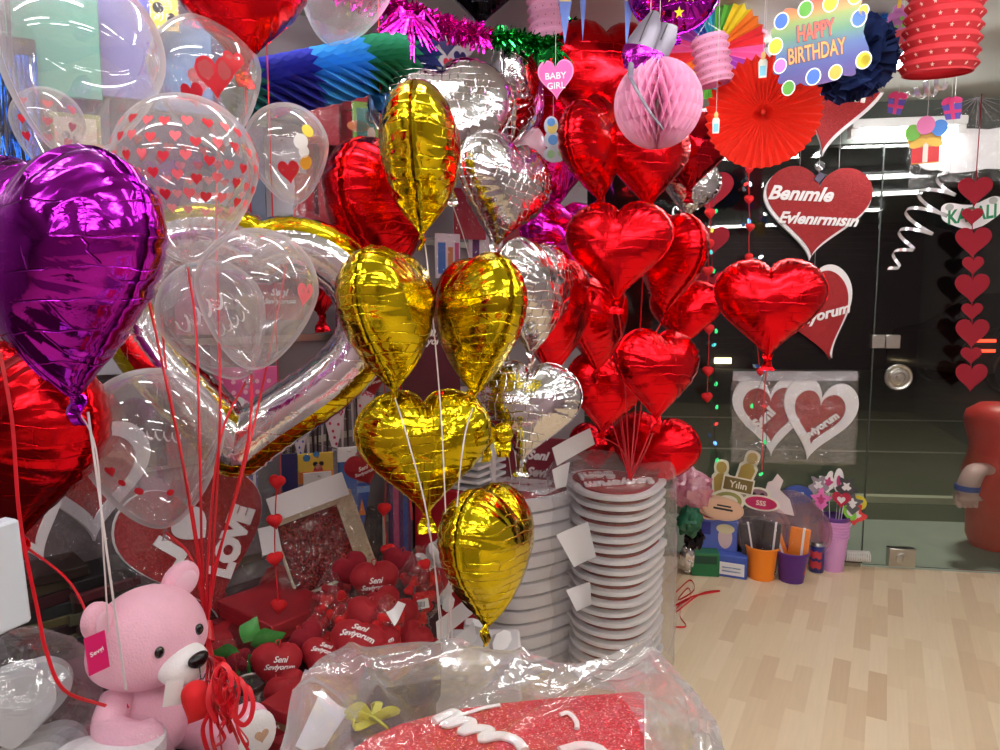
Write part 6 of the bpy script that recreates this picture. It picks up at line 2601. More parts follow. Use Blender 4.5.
# ---- plush hearts
def plush(label, px, py, spx, t, yaw=0, pitch=-40, roll=0, text=True, mat=None, group='plush hearts heaped on the table', thick=0.34, face=True):
    k = t / FPX
    h = spx * k
    o = thing('plush_heart', label, 'plush toy', frame(P(px, py, t), yaw, pitch, roll), group)
    puffy(h, thick, int(px * 7 + py), nth=70, nr=12, pleat=0.03, npl=16, flange=0, crump=0.03).build('plush_body', mat or M_VELVET, o, angle=80)

    def onto(x, y, z):
        return (x, -(thick * hz(x / h, z / h) + 0.035) * h + y, z)
    if text:
        for s_, z, w_ in (('Seni', 0.16, 0.3), ('Seviyorum', 0.0, 0.62)):
            g = G()
            g.text(s_, w_ * h, None, 0.001, None, 0, shear=0.35, bold=0.02, fn=lambda x, y, zz, z=z: onto(x, y, zz + z * h))
            g.build('lettering', M_TEXTW, o, smooth=False)
    g = G()
    g.tube(catmull([(-0.02 * h, 0, 0.36 * h), (-0.05 * h, 0, 0.52 * h), (0.04 * h, 0, 0.54 * h), (0.02 * h, 0, 0.36 * h)], 4), 0.0015, 5)
    g.build('hang_loop', M_RIBR, o)
    return o


plush('plush heart lettered Seni Seviyorum lying left in the heap beside the green rose leaves', 276, 668, 48, 1.55, 15, -25, 14)
plush('plush heart under the lettered one at the left of the heap', 288, 692, 40, 1.50, 10, -50, -20, False)
plush('plush heart at the bottom of the heap, right of the bear foot', 276, 730, 44, 1.38, 10, -40, 10)
plush('wide plush heart lying flat across the front middle of the heap', 356, 648, 56, 1.62, 10, -62, 30)
plush('plush heart half under the wide one at its right', 384, 652, 44, 1.66, -10, -45, -40, True)
plush('plush heart lying left of the wide one', 321, 660, 42, 1.60, 25, -55, 40)
plush('rounded plush heart with a white stitched line at the top of the heap', 375, 585, 46, 1.92, 5, -12, 0, True)
plush('dark plush heart at the back left top of the heap', 352, 572, 36, 2.02, 20, -20, -20, False, M_FELTD)
plush('dark plush heart at the back of the heap behind the puffy string', 398, 566, 34, 2.06, 0, -20, 20, False, M_FELTD)
plush('plush heart right of the centre of the heap under the white label', 398, 622, 42, 1.75, -10, -40, -16, False)
plush('plush heart at the right end of the heap before the white bands', 424, 654, 34, 1.74, -10, -30, 8, False, M_FELTD)
plush('plush heart in the middle of the heap between the clear bags', 366, 618, 40, 1.74, 10, -40, 24, False)
plush('plush heart at the lower middle, just behind the foreground bag', 396, 664, 40, 1.60, 0, -50, 12, False)
plush('plush heart in the gap left of the middle, behind the flat boxes', 310, 640, 34, 1.74, 15, -45, -30, False, M_FELTD)
plush('plush heart lying behind the foreground bag under the wide one', 344, 676, 44, 1.52, 0, -60, -15, False)
plush('plush heart deep at the back right of the heap', 432, 586, 34, 2.0, -10, -25, -10, False)
plush('plush heart low at the right, partly under a clear bag', 412, 640, 36, 1.72, -10, -45, 30, False)
plush('plush heart sunk in the heap below the rounded top one', 384, 606, 36, 1.84, 0, -40, -25, False)

# support heap core: more hearts that fill the pile below
for i, (Y, off, z) in enumerate([(2.30, 0.42, 0.56), (2.20, 0.55, 0.56), (2.45, 0.30, 0.56), (2.05, 0.70, 0.55), (2.35, 0.55, 0.56), (2.10, 0.45, 0.56), (1.95, 0.60, 0.55), (2.5, 0.45, 0.56), (2.25, 0.28, 0.56), (1.90, 0.78, 0.55)]):
    p = wl(Y, off, z)
    o = thing('plush_heart', 'plain plush heart buried low in the heap on the table', 'plush toy', T(*p) @ rotm(i * 47, -80 + (i % 3) * 10, 0), 'plush hearts buried in the heap')
    puffy(0.14, 0.34, 60 + i, nth=60, nr=10, pleat=0.03, npl=16, flange=0, crump=0.03).build('plush_body', M_VELVET, o, angle=80)

# ---- clear bags of small red hearts
def heart_bag(label, px, py, wpx, hpx, t, seed, sticker=True, n=12, roll=0):
    k = t / FPX
    M = frame(P(px, py, t), 0, -18, roll)
    o = thing('bag_of_hearts', label, 'bag', M, 'clear bags of small red hearts')
    rr_ = random.Random(seed)
    w_, h_ = wpx * k / 2, hpx * k / 2
    for i in range(n):
        a = i * 2.4
        r_ = 0.75 * math.sqrt((i + 0.5) / n)
        hh_ = 12.5 * k * rr_.uniform(0.9, 1.2)
        puffy(hh_, 0.36, seed * 20 + i, nth=32, nr=7, pleat=0, flange=0, crump=0.03).build('small_heart', M_PUFF if i % 3 else M_VELVET, o, angle=80,
              M=T(r_ * w_ * math.cos(a), rr_.uniform(-0.02, 0.012), r_ * h_ * math.sin(a)) @ rotm(rr_.uniform(-40, 40), rr_.uniform(-30, 30), rr_.uniform(-60, 60)))
    g = G()
    g.ball(1, 1, 1, None, 28, 18)
    off = Vector((seed * 2.7, seed, 0))
    vs = []
    for v in g.v:
        v = Vector(v)
        d = 1.0 + 0.22 * abs(noise.noise(v * 2.2 + off)) + 0.12 * noise.noise(v * 5 + off)
        f = max(0.0, v.z - 0.55) / 0.45
        vs.append((v.x * w_ * d * (1 - 0.4 * f), v.y * 0.034 * d, v.z * h_ * d * (1 + 0.25 * f)))
    g.v = vs
    g.build('film', M_CELLO, o, angle=30)
    if sticker:
        g = G()
        g.box(-5 * k, 6 * k, -0.040, -0.0385, -h_ * 0.6, -h_ * 0.6 + 9 * k, rotm(0, 0, rr_.uniform(-15, 15)))
        ob = g.build('price_sticker', M_PAPERW, o, smooth=False)
        g = G()
        for j in range(7):
            g.box((-4 + 1.3 * j) * k, (-3.4 + 1.3 * j) * k, -0.041, -0.0398, -h_ * 0.6 + 2 * k, -h_ * 0.6 + 7 * k, rotm(0, 0, 0))
        g.build('barcode_lines', M_DARK, ob, smooth=False)
    return o


heart_bag('clear bag of small red hearts, bar-coded, at the upper right of the heap', 420, 588, 44, 62, 1.90, 1, True, 12)
heart_bag('clear bag of dark red hearts beside the flat red boxes, upper left of heap', 330, 606, 36, 56, 1.92, 2, False, 11)
heart_bag('clear bag of small red hearts, white sticker, left middle of the heap', 352, 622, 40, 52, 1.80, 3, True, 10, 20)
heart_bag('clear bag of small red hearts at the right, under the gold strings', 412, 628, 34, 46, 1.80, 4, False, 9, -10)
heart_bag('clear bag of small hearts in the middle with a folded white label across it', 388, 624, 34, 44, 1.72, 5, False, 9)
heart_bag('small clear bag of dark hearts at the left edge of the heap behind the rose', 318, 634, 30, 40, 1.78, 6, False, 8)
paper('folded white label lying on the clear bags in the middle of the heap', [P(386, 612, 1.66), P(398, 601, 1.68), P(406, 606, 1.67), P(394, 624, 1.64)])

# ---- flat red boxes, kraft box, rose
M_BXR = pbr('gift_box_red', rgb(150, 22, 34), 0.45, var=0.15, vscale=20)
M_KRAFT = col('kraft_edge', 150, 120, 84, 0.7)


def box_at(label, px, py, t, w, d, h, yaw, mat, pitch=0, roll=0, name='gift_box', lid=None):
    M = Matrix.Translation(P(px, py, t)) @ rotm(yaw, pitch, roll)
    o = thing(name, label, 'box', M)
    g = G()
    g.box(-w / 2, w / 2, -d / 2, d / 2, -h, 0 if not lid else -0.012, bev=0.003)
    g.build('box_body', mat, o)
    if lid:
        g = G()
        g.box(-w / 2 - 0.003, w / 2 + 0.003, -d / 2 - 0.003, d / 2 + 0.003, -0.028, 0.0, bev=0.003)
        g.build('box_lid', lid, o)
    return o


box_at('flat dark red gift box behind the rose, upper one of the pair', 276, 600, 1.98, 0.26, 0.20, 0.05, -38, M_BXR, lid=M_BXR)
box_at('flat dark red gift box, lower one of the pair behind the rose', 272, 620, 1.97, 0.27, 0.20, 0.07, -36, col('gift_box_wine', 112, 14, 26), lid=col('gift_box_wine', 112, 14, 26))
box_at('red box with kraft coloured side in front of the heap beside the foreground bag', 311, 690, 1.42, 0.11, 0.16, 0.045, -28, M_KRAFT, lid=M_BXR)
box_at('second kraft sided red box under the first beside the foreground bag', 303, 716, 1.42, 0.12, 0.17, 0.05, -24, M_KRAFT, lid=col('box_rust_red', 160, 44, 52))

# artificial rose in a clear sleeve
o = thing('artificial_rose', 'artificial dark red rose with big green leaves right of the bear', 'flower', frame(P(244, 652, 1.62)))
k = 1.62 / FPX
M_LEAF = pbr('leaf_green', rgb(64, 140, 60), 0.45, var=0.25, vscale=60)


def leaf(x, z, L_, ang, tilt, y=0.0):
    g = G()
    nu, nv = 8, 4
    vs, fs = [], []
    for i in range(nu + 1):
        u = i / nu
        wd = 0.36 * math.sin(PI * u ** 0.8) * (1 + 0.12 * math.sin(u * 40))
        for j in range(nv + 1):
            v = (j / nv - 0.5) * 2
            vs.append((u * L_, abs(v) * wd * L_ * 0.25 - 0.1 * L_ * math.sin(PI * u), v * wd * L_))
    for i in range(nu):
        for j in range(nv):
            a = i * (nv + 1) + j
            fs.append((a, a + nv + 1, a + nv + 2, a + 1))
    g.add(vs, fs, T(x * k, y, z * k) @ rotm(0, tilt, -ang))
    return g.build('leaf', M_LEAF, o, angle=80)


for x, z, L_, an, ti in ((-4, 4, 30 * k, 170, 20), (0, 8, 28 * k, 60, -20), (6, 4, 36 * k, 12, 10), (2, -2, 26 * k, -60, 25), (-2, -4, 30 * k, 215, -10), (10, -6, 26 * k, -20, 30)):
    leaf(x, z, L_, an, ti, rnd.uniform(-0.02, 0.01))
for i in range(9):
    a = i * 2.4
    r_ = 3.5 * k * math.sqrt(i)
    g = G()
    g.ball(0.016, 0.006, 0.018, T(-10 * k + r_ * math.cos(a), -0.02 + 0.002 * i, -6 * k + r_ * math.sin(a)) @ rotm(math.degrees(a), 0, 30), 12, 8)
    g.build('petal', M_FELTD, o)
g = G()
g.tube([(0, 0, 0), (4 * k, 0, -20 * k), (6 * k, 0, -44 * k)], 0.004, 8)
g.build('stem', M_LEAF, o)
g = G()
vs, fs = film_sheet(60 * k, 50 * k, -0.045, 0.012, 71, 18, 16)
g.add(vs, fs)
g.build('clear_sleeve', M_CELLO, o)
o = thing('glass_jar', 'glass jar with a steel rim right behind the bear foot', 'jar', T(*P(250, 690, 1.52)))
k = 1.52 / FPX
g = G()
g.lathe([(0.0, -30 * k), (15 * k, -30 * k), (16 * k, -26 * k), (16 * k, 4 * k), (15.4 * k, 4 * k), (15.2 * k, -26 * k), (0, -29 * k)], 36, cap=False)
g.build('jar_glass', M_FROST, o)
g = G()
g.lathe([(16.4 * k, 3 * k), (16.8 * k, 5 * k), (16.8 * k, 8 * k), (16.2 * k, 9.4 * k), (15 * k, 8 * k), (15 * k, 4 * k), (16.4 * k, 3 * k)], 36, cap=False)
g.build('rim', M_STEEL, o)

# ---- red fur square in cream frame, wrapped
t_ = 2.12
k = t_ / FPX
o = thing('fur_picture', 'cream framed square of red fluff in cellophane with a white header, on the red boxes', 'picture', frame(P(322, 541, t_), 10, -20, -14))
g = G()
g.box(-40 * k, 44 * k, 0.0, 0.025, -44 * k, 40 * k, bev=0.004)
g.build('cream_board', col('wool_cream', 206, 186, 160, 0.9), o)
g = G()
rr_ = random.Random(2)
for i in range(2600):
    x, z = rr_.uniform(-37, 24) * k, rr_.uniform(-40, 28) * k
    d = Vector((rr_.gauss(0, 0.7), -1, rr_.gauss(0, 0.7))).normalized() * 0.016
    e = Vector((rr_.gauss(0, 1), 0, rr_.gauss(0, 1))).normalized() * 0.0016
    p = Vector((x, 0.0, z))
    g.add([p - e, p + e, p + d], [(0, 1, 2)])
g.build('red_fluff', pbr('fluff_red', rgb(190, 26, 30), 0.9, var=0.5, vscale=120), o, smooth=False)
g = G()
g.box(-38 * k, 25 * k, -0.004, 0.0, -41 * k, 29 * k)
g.build('red_base', pbr('fluff_base_red', rgb(96, 8, 14), 0.9), o, smooth=False)
g = G()
for i in range(700):
    x, z = rr_.uniform(25, 43) * k, rr_.uniform(-43, 39) * k
    d = Vector((rr_.gauss(0, 0.7), -1, rr_.gauss(0, 0.7))).normalized() * 0.012
    e = Vector((rr_.gauss(0, 1), 0, rr_.gauss(0, 1))).normalized() * 0.0016
    p = Vector((x, 0.0, z))
    g.add([p - e, p + e, p + d], [(0, 1, 2)])
g.build('cream_fluff', col('wool_cream', 206, 186, 160, 0.9), o, smooth=False)
g = G()
g.box(-38 * k, 40 * k, -0.020, -0.017, 34 * k, 58 * k)
g.build('white_header', M_PAPERW, o, smooth=False)
g = G()
g.box(-58 * k, -40 * k, -0.022, -0.019, 0 * k, 26 * k, rotm(0, 0, 8))
g.build('hanging_label', M_PAPERW, o, smooth=False)
g = G()
vs, fs = film_sheet(100 * k, 92 * k, -0.016, 0.012, 72)
g.add(vs, fs)
g.build('cellophane_wrap', M_CELLO, o)

# ---- felt heart strings hanging in front of the goods
def puff_free(label, pts, t, size):
    p0 = P(pts[0][0], pts[0][1], t)
    o = thing('heart_string', label, 'garland', Matrix.Translation(p0))
    inv = MW[o.name].inverted()
    for x, y in pts:
        q_ = P(x, y, t)
        puffy(size * t / FPX, 0.34, int(x + y), nth=36, nr=8, pleat=0, flange=0, crump=0).build('puffy_heart', M_PUFF, o, M=inv @ Matrix.Translation(q_) @ rotm(rnd.uniform(-30, 30) + 10, 0, rnd.uniform(-12, 12)))
    w_ = [P(x, y, t) for x, y in pts]
    cord(o, 'cord', [Vector((w_[0].x, w_[0].y, CEIL))] + w_, 0.0018, M_RIBR, 2)


puff_free('string of five puffy red hearts hanging left of the cream framed fluff picture', [(280, 445), (277, 483), (275, 522), (275, 560), (279, 607)], 1.86, 16)
puff_free('string of puffy red hearts hanging behind the wide gold heart', [(386, 448), (384, 510), (388, 551)], 2.12, 14)

# ---- leaning heart signs at the left
def leaning_sign(label, px, py, wpx, t, yaw, pitch, roll, ring, lines, bag=True):
    k = t / FPX
    M = frame(P(px, py, t), yaw, pitch, roll)
    o = thing('heart_sign', label, 'sign', M)
    w = wpx * k
    n = 64
    A = heart_poly(w, w, n)
    if ring:
        B = heart_poly(w * 0.74, w * 0.72, n, 0, 0.02 * w)
        vs = [(x, 0, z) for x, z in A] + [(x, 0, z) for x, z in B] + [(x, 0.022, z) for x, z in A] + [(x, 0.022, z) for x, z in B]
        fs = []
        for i in range(n):
            j = (i + 1) % n
            fs += [(i, j, n + j, n + i)[::-1], (2 * n + i, 2 * n + j, 3 * n + j, 3 * n + i), (i, j, 2 * n + j, 2 * n + i), (n + i, n + j, 3 * n + j, 3 * n + i)[::-1]]
        g = G()
        g.add(vs, fs)
        g.build('white_frame', M_WHITE, o, angle=30)
        g = G()
        g.prism(heart_poly(w * 0.78, w * 0.76, n, 0, 0.02 * w), 0.008, 0.018)
        g.build('glitter_face', M_GLIT, o, angle=30)
    else:
        g = G()
        g.prism(A, 0, 0.022)
        g.build('foam_board', M_WHITE, o, angle=30)
        g = G()
        g.prism(heart_poly(w * 0.985, w * 0.985, n), -0.006, 0)
        g.build('glitter_face', M_GLIT, o, angle=30)
    for s_, x, z, w_, rl in lines:
        g = G()
        g.text(s_, w_ * k, None, 0.009, T(x * k, -0.006 if not ring else 0.008, z * k) @ rotm(0, 0, rl), 0, bold=0.08)
        g.build('lettering', M_TEXTW, o, smooth=False)
    if bag:
        b_ = thing('plastic_bag', 'clear wrapping around the ' + ('LOVE heart sign behind the bear' if 'LOVE' in label else 'white framed heart sign below the clear balloon' if 'below' in label else 'heart sign cut by the left edge'), 'bag', M)
        g = G()
        vs, fs = film_sheet(w * 1.2, w * 1.16, -0.024, 0.02, int(px), 26, 26, edge=0.012)
        g.add(vs, fs)
        vs, fs = film_sheet(w * 1.2, w * 1.16, 0.03, -0.006, int(px) + 1, 26, 26, edge=0.012)
        g.add(vs, fs)
        g.build('film', M_CELLO, b_)
    return o


leaning_sign('red heart sign with thick white LOVE letters leaning behind the bear', 200, 549, 142, 2.0, 14, -14, -8, False,
             [('I', -26, 10, 10, -40), ('♥', -2, 24, 34, -30), ('LOVE', 30, -2, 72, -55), ('U', -22, -18, 22, -45)])
leaning_sign('white framed red heart sign leaning at the left below the clear balloon', 92, 482, 118, 2.02, 20, -8, 3, True, [('V', -6, 18, 14, -20)])
leaning_sign('white framed red heart sign cut by the left edge under the red balloon', 22, 516, 104, 1.80, 24, -8, -16, True, [])

# ---- dark stacked boxes at the back left of the table, behind the bear
cols_ = [(52, 46, 36), (70, 62, 40), (44, 28, 30), (84, 78, 48), (40, 40, 40), (62, 30, 34), (74, 70, 52), (48, 36, 30), (90, 40, 46), (36, 34, 36)]
for s_i, (pxs, n_, w_, Yoff, nm) in enumerate(((48, 8, 0.16, 0.10, 'left'), (100, 7, 0.15, 0.12, 'right'))):
    p = Pw(pxs, 620, Yoff)
    z = TZ
    rr_ = random.Random(40 + s_i)
    for i in range(n_):
        h_ = rr_.uniform(0.024, 0.036)
        o = thing('boxed_set', 'dark flat boxed set in the shadowy %s pile behind the bear, %s from below' % (nm, ['lowest one', 'second one', 'third one', 'fourth one', 'fifth one', 'sixth one', 'seventh one', 'eighth one'][i]),
                  'box', T(p.x + rr_.uniform(-.01, .01), p.y + rr_.uniform(-.01, .01), z) @ rotm(-40 + rr_.uniform(-8, 8)), 'dark boxed sets behind the bear')
        g = G()
        g.box(-w_ / 2, w_ / 2, -0.09, 0.09, 0, h_ - 0.001, bev=0.002)
        g.build('box_body', col('dark_box_%d' % ((i + s_i * 3) % 10), *cols_[(i + s_i * 3) % 10], 0.5), o)
        g = G()
        g.box(-w_ * 0.4, w_ * 0.4, -0.0912, -0.0895, h_ * 0.3, h_ * 0.7)
        g.build('side_label', col('dull_label_%d' % (i % 3), (96, 60, 70)[i % 3], (90, 66, 60)[i % 3], (70, 50, 50)[i % 3]), o, smooth=False)
        z += h_
o = box_at('dark red patterned box lying behind the bear below the dark piles', 92, 672, 1.60, 0.20, 0.18, 0.06, -34, pbr('maroon_pattern', rgb(74, 30, 38), 0.5, var=0.5, vscale=60), lid=pbr('maroon_pattern', rgb(74, 30, 38), 0.5))

# ================================================================== PACKS HANGING ON THE GOODS WALL
def wframe(px, py, off, yaw=0, pitch=0, roll=0):
    p = Pw(px, py, off)
    return Matrix.Translation(p) @ rotm(math.degrees(math.atan2(0.75, 0.66)) * 1.0 - 0 + yaw - 0, pitch, roll)


# wall normal is WN; a frame whose -y looks along WN
_WY = math.degrees(math.atan2(WN.x, -WN.y))


def hookpack(label, px, py, wpx, hpx, off, mat, extras=(), film=True, roll=0, yaw=0, name='wall_pack', cat='packet', header=None, text=None, group=None, thick=0.012, tri=False):
    """card or bag on a wall hook; px,py centre, sizes in px at its depth"""
    p = Pw(px, py, off)
    M = Matrix.Translation(p) @ rotm(_WY * 0.45 + yaw, 0, roll)
    k = depth_of(p) / FPX
    w, h = wpx * k, hpx * k
    o = thing(name, label, cat, M, group)
    g = G()
    if tri:
        g.prism([(-w / 2, h / 2), (w / 2, h / 2), (w * 0.06, -h / 2), (-w * 0.06, -h / 2)], 0, thick)
    else:
        g.box(-w / 2, w / 2, 0, thick, -h / 2, h / 2, bev=0.002)
    g.build('pack_body', mat, o)
    for nm, polys, m_ in extras:
        g = G()
        for pl in polys:
            g.prism([(x * w, z * h) for x, z in pl], -0.0015, 0.0005)
        g.build(nm, m_, o, smooth=False)
    if header:
        g = G()
        g.box(-w / 2 - 0.002, w / 2 + 0.002, -0.003, thick + 0.003, h / 2, h / 2 + 14 * k)
        g.build('header_card', header, o, smooth=False)
    if text:
        for s_, x, z, wd, m_, sh in text:
            g = G()
            g.text(s_, wd * w, None, 0.001, T(x * w, -0.0014, z * h), 0, shear=sh, bold=0.03)
            g.build('lettering', m_, o, smooth=False)
    if film and wpx < 50:
        g = G()
        vs, fs = film_sheet(w * 1.12, h * 1.08, -0.006, 0.012, int(px * 3 + py), 14, 16)
        g.add(vs, fs)
        g.build('film', M_CELLO, o)
    g = G()
    top = h / 2 + (14 * k if header else 0) - 0.012
    d = off + 0.02
    nrm = (M.to_3x3().inverted() @ WN)
    g.tube([Vector((0, 0, top)) + nrm * 0.02, Vector((0, 0, top)) - nrm * d], 0.0022, 6)
    g.build('wall_hook', M_STEEL, o)
    return o


MRP = pbr('pack_deep_red', rgb(150, 14, 40), 0.4)
MRD = pbr('pack_wine', rgb(84, 16, 36), 0.4)
SENI = [('Seni', 0, 0.32, 0.42, M_TEXTW, 0.35), ('Seviyorum', 0, 0.20, 0.7, M_TEXTW, 0.35)]
hookpack('deep red pack lettered Seni Seviyorum just left of the top gold balloon', 362, 112, 52, 86, 0.22, MRP, text=SENI)
hookpack('deep red pack behind the hanging paper garland, left of the lettered pack', 322, 108, 34, 70, 0.20, MRP)
for i in range(6):
    hookpack('wine red pack in the row hanging behind the lettered red pack, %s from the left' % ['first', 'second', 'third', 'fourth', 'fifth', 'sixth'][i], 312 + i * 7, 150 + i * 4, 14, 120, 0.12 + 0.004 * i, MRD if i % 2 else MRP, film=False, group='wine red packs in a row', yaw=30, thick=0.004)
hookpack('green framed yellow card pack right of the lettered red pack', 366, 128, 26, 50, 0.30, col('pack_green', 120, 160, 60), [('picture_panel', [rect(-0.36, 0.36, -0.38, 0.38)], col('pack_teal', 60, 120, 110)), ('amber_oval', [ell(0.42, 0.11, -0.3, 0.02)], col('pack_amber', 190, 110, 60)), ('black_disc', [ell(0.22, 0.14, 0.2, 0.22)], M_BLACK), ('pale_disc', [ell(0.16, 0.12, 0.2, -0.1)], col('pack_peach', 220, 190, 170))])
hookpack('pink dotted pack seen through the heart ring at its lower left', 246, 400, 62, 66, 0.12, col('pack_pink', 216, 92, 150), [('pale_dots', [ell(0.035, 0.035, x, z, 10) for x in (-0.36, -0.18, 0, 0.18, 0.36) for z in (-0.36, -0.2, -0.04, 0.12, 0.28)], col('dot_pale_pink', 240, 180, 205)), ('white_patch', [ell(0.2, 0.26, -0.14, -0.2)], M_PAPERW)])
hookpack('wine red lettered heart pack seen through the right clear balloon', 280, 300, 44, 40, 0.14, MRP, text=[('Seni', 0, 0.2, 0.4, M_TEXTW, 0.35), ('Seviyorum', 0, -0.05, 0.7, M_TEXTW, 0.35)])
# pennant flag packs in rows, white with red, white with blue
M_PW = pbr('flag_white', rgb(214, 200, 206), 0.6)
MBR = col('flag_brown_edge', 66, 40, 46)
dots = [ell(0.04, 0.025, x, z, 8) for x, z in ((-0.3, 0.4), (-0.1, 0.42), (0.1, 0.4), (0.3, 0.42), (-0.32, 0.3), (0.3, 0.3), (-0.22, 0.12), (0.2, 0.12), (-0.12, -0.08), (0.12, -0.1), (0, -0.3), (-0.04, -0.2), (0.05, -0.4))]
for i, (px, py, w_, h_, tx, c, nm) in enumerate(((300, 436, 22, 58, 'YAŞ', (50, 80, 190), 'white triangular flag pack lettered YAŞ in blue, right of the ring tip'),
                                              (334, 418, 34, 66, 'YAŞ', (190, 50, 90), 'white triangular flag pack lettered YAŞ in red, middle one under the ring'),
                                              (364, 400, 34, 70, 'YAŞ', (190, 50, 90), 'white triangular flag pack lettered YAŞ in red, next to the left gold balloon'))):
    hookpack(nm, px, py, w_, h_, 0.17 - 0.01 * i, M_PW, [('printed_dots', dots, col('flag_dot_%d' % (i > 0), *c))], False, 0, 0, 'flag_pack', text=[('1', 0, 0.3, 0.12, col('flag_ink_%d' % (i > 0), *c), 0), (tx, 0.02, 0.1, 0.5, col('flag_ink_%d' % (i > 0), *c), 0)], tri=True, thick=0.004)
    for j in range(7):
        hookpack('white flag pack seen edge on in the row behind the %s front one' % ['blue-lettered', 'middle red-lettered', 'right red-lettered'][i], px - 16 + j * 5, py + 10 + j % 3 * 5, 6, 56 - j * 2, 0.12 + 0.008 * (j % 3), M_PW if j % 2 else MBR, (), False, rnd.uniform(-5, 5), 60, 'flag_pack', group='flag packs behind the %d front one' % i, tri=True, thick=0.004)
# red plush hearts on hooks
for lb, px, py, s_, rl in (('red plush heart lettered Seni Seviyorum hanging above the white flag packs', 345, 388, 30, 10), ('red plush heart hanging by the left gold balloon, above the rightmost flags', 371, 382, 30, -14), ('red plush heart hanging below the flags, left of the wide gold heart', 364, 470, 34, -20)):
    plush(lb, px, py, s_, 2.14, 5, 0, rl, True, None, None)
hookpack('yellow and orange pack with coloured discs under the white flags', 316, 468, 34, 30, 0.26, col('pack_yellow', 226, 190, 60), [('orange_base', [rect(-0.5, 0.5, -0.5, -0.1)], col('pack_orange', 230, 130, 50)), ('blue_discs', [ell(0.11, 0.12, -0.26, 0.36, 14), ell(0.09, 0.1, 0.02, 0.46, 14)], col('pack_disc_blue', 50, 130, 190)), ('red_blob', [ell(0.14, 0.22, 0.06, -0.12, 16)], col('pack_disc_red', 190, 50, 50)), ('black_discs', [ell(0.07, 0.08, -0.02, 0.14, 12), ell(0.07, 0.08, 0.16, 0.14, 12)], M_BLACK), ('cream_disc', [ell(0.09, 0.1, 0.07, 0.04, 12)], col('pack_peach', 220, 190, 170))])
hookpack('blue pack with white blots right of the yellow pack', 348, 486, 18, 50, 0.25, col('pack_blue', 56, 104, 180), [('white_blots', [ell(0.2, 0.07, -0.1, -0.3, 12), ell(0.16, 0.06, 0.2, -0.4, 12), ell(0.12, 0.05, 0.0, 0.3, 12)], M_PAPERW)], header=M_PAPERW)
hookpack('blue flag pack with an orange triangle, left below the wide gold heart', 362, 506, 18, 46, 0.22, col('pack_royal', 50, 76, 150), [('orange_triangle', [[(-0.2, -0.2), (0.2, -0.2), (0, 0.16)]], col('pack_orange', 230, 130, 50)), ('pale_band', [rect(-0.45, 0.45, 0.3, 0.44)], col('pack_sky', 130, 160, 210))], tri=True, film=False)
hookpack('black and red small card under the blue pack', 318, 494, 26, 16, 0.27, col('pack_scarlet', 176, 44, 56), [('yellow_spot', [ell(0.14, 0.2, 0.36, 0.2, 14)], col('pack_yellow', 226, 190, 60))], header=M_PAPERW)
hookpack('clear pack with a brown string coil and a navy end lettered NIZO', 270, 492, 54, 74, 0.26, col('pack_smoke', 96, 96, 100), [('navy_end', [rect(0.22, 0.5, -0.3, 0.5)], col('pack_navy', 38, 34, 84)), ('brown_coil', [ell(0.22, 0.2, 0.16, -0.2, 20)], col('coil_brown', 100, 76, 70)), ('coil_hole', [ell(0.10, 0.10, 0.16, -0.2, 16)], col('pack_smoke', 96, 96, 100))])
g = G()
hookpack('white wrapped blue and white pack left of the clear string pack', 246, 476, 22, 60, 0.24, col('pack_blue_grey', 90, 100, 170), [('white_stripes', [rect(-0.1, 0.1, -0.5, 0.5), rect(0.3, 0.42, -0.5, 0.5)], M_PAPERW)])
hookpack('purple and pink striped long pack behind the wide gold heart tip', 400, 520, 22, 96, 0.14, col('pack_plum', 90, 44, 100), [('pink_stripe', [rect(-0.3, -0.05, -0.5, 0.5)], col('pack_rose', 190, 70, 120)), ('blue_stripe', [rect(0.15, 0.35, -0.5, 0.5)], col('pack_royal', 50, 76, 150))])
hookpack('dark pack with a silver edge left of the striped one', 372, 540, 30, 70, 0.12, col('pack_black', 34, 28, 34), [('silver_edge', [rect(0.36, 0.46, -0.5, 0.5)], M_STEEL)])
hookpack('wine red pack low behind the red carton', 428, 540, 30, 80, 0.12, MRD)
hookpack('violet and white pack seen between the gold pair and the lowest silver heart', 486, 250, 36, 40, 0.14, M_PW, [('violet_bars', [rect(-0.4, -0.2, -0.4, 0.3), rect(0.1, 0.3, -0.3, 0.4)], col('pack_plum', 90, 44, 100))])
hookpack('pack with blue and amber bars between the top gold balloon and the silver bunch', 448, 256, 26, 44, 0.14, M_PW, [('blue_bar', [rect(-0.4, -0.1, -0.4, 0.3)], col('pack_blue', 56, 104, 180)), ('amber_bar', [rect(0.0, 0.2, -0.4, 0.2)], col('pack_amber', 190, 110, 60)), ('rose_bar', [rect(0.28, 0.44, -0.4, 0.3)], col('pack_rose', 190, 70, 120))])
hookpack('deep red pack behind the silver balloon right of the top gold balloon', 470, 214, 34, 50, 0.12, MRP)
hookpack('deep red pack between the silver side-on balloon and the magenta heart', 520, 226, 40, 44, 0.12, MRP)
hookpack('wide wine red pack behind the middle of the gold bunch', 432, 360, 60, 90, 0.10, MRD, text=SENI)
hookpack('pale printed pack behind the right gold balloon', 470, 400, 44, 70, 0.10, M_PW, [('grey_bars', [rect(-0.4, 0.4, 0.2, 0.3), rect(-0.4, 0.4, 0.0, 0.06), rect(-0.4, 0.2, -0.2, -0.1)], col('pack_smoke', 96, 96, 100))])
hookpack('wine red pack above the left gold balloon, right of the heart ring', 356, 330, 40, 90, 0.10, MRD)
hookpack('long dark red pack left of the long red heart balloon', 316, 210, 40, 70, 0.12, MRP)
hookpack('white printed pack between the clear balloon with prints and the red balloon', 306, 196, 30, 60, 0.08, M_PW)
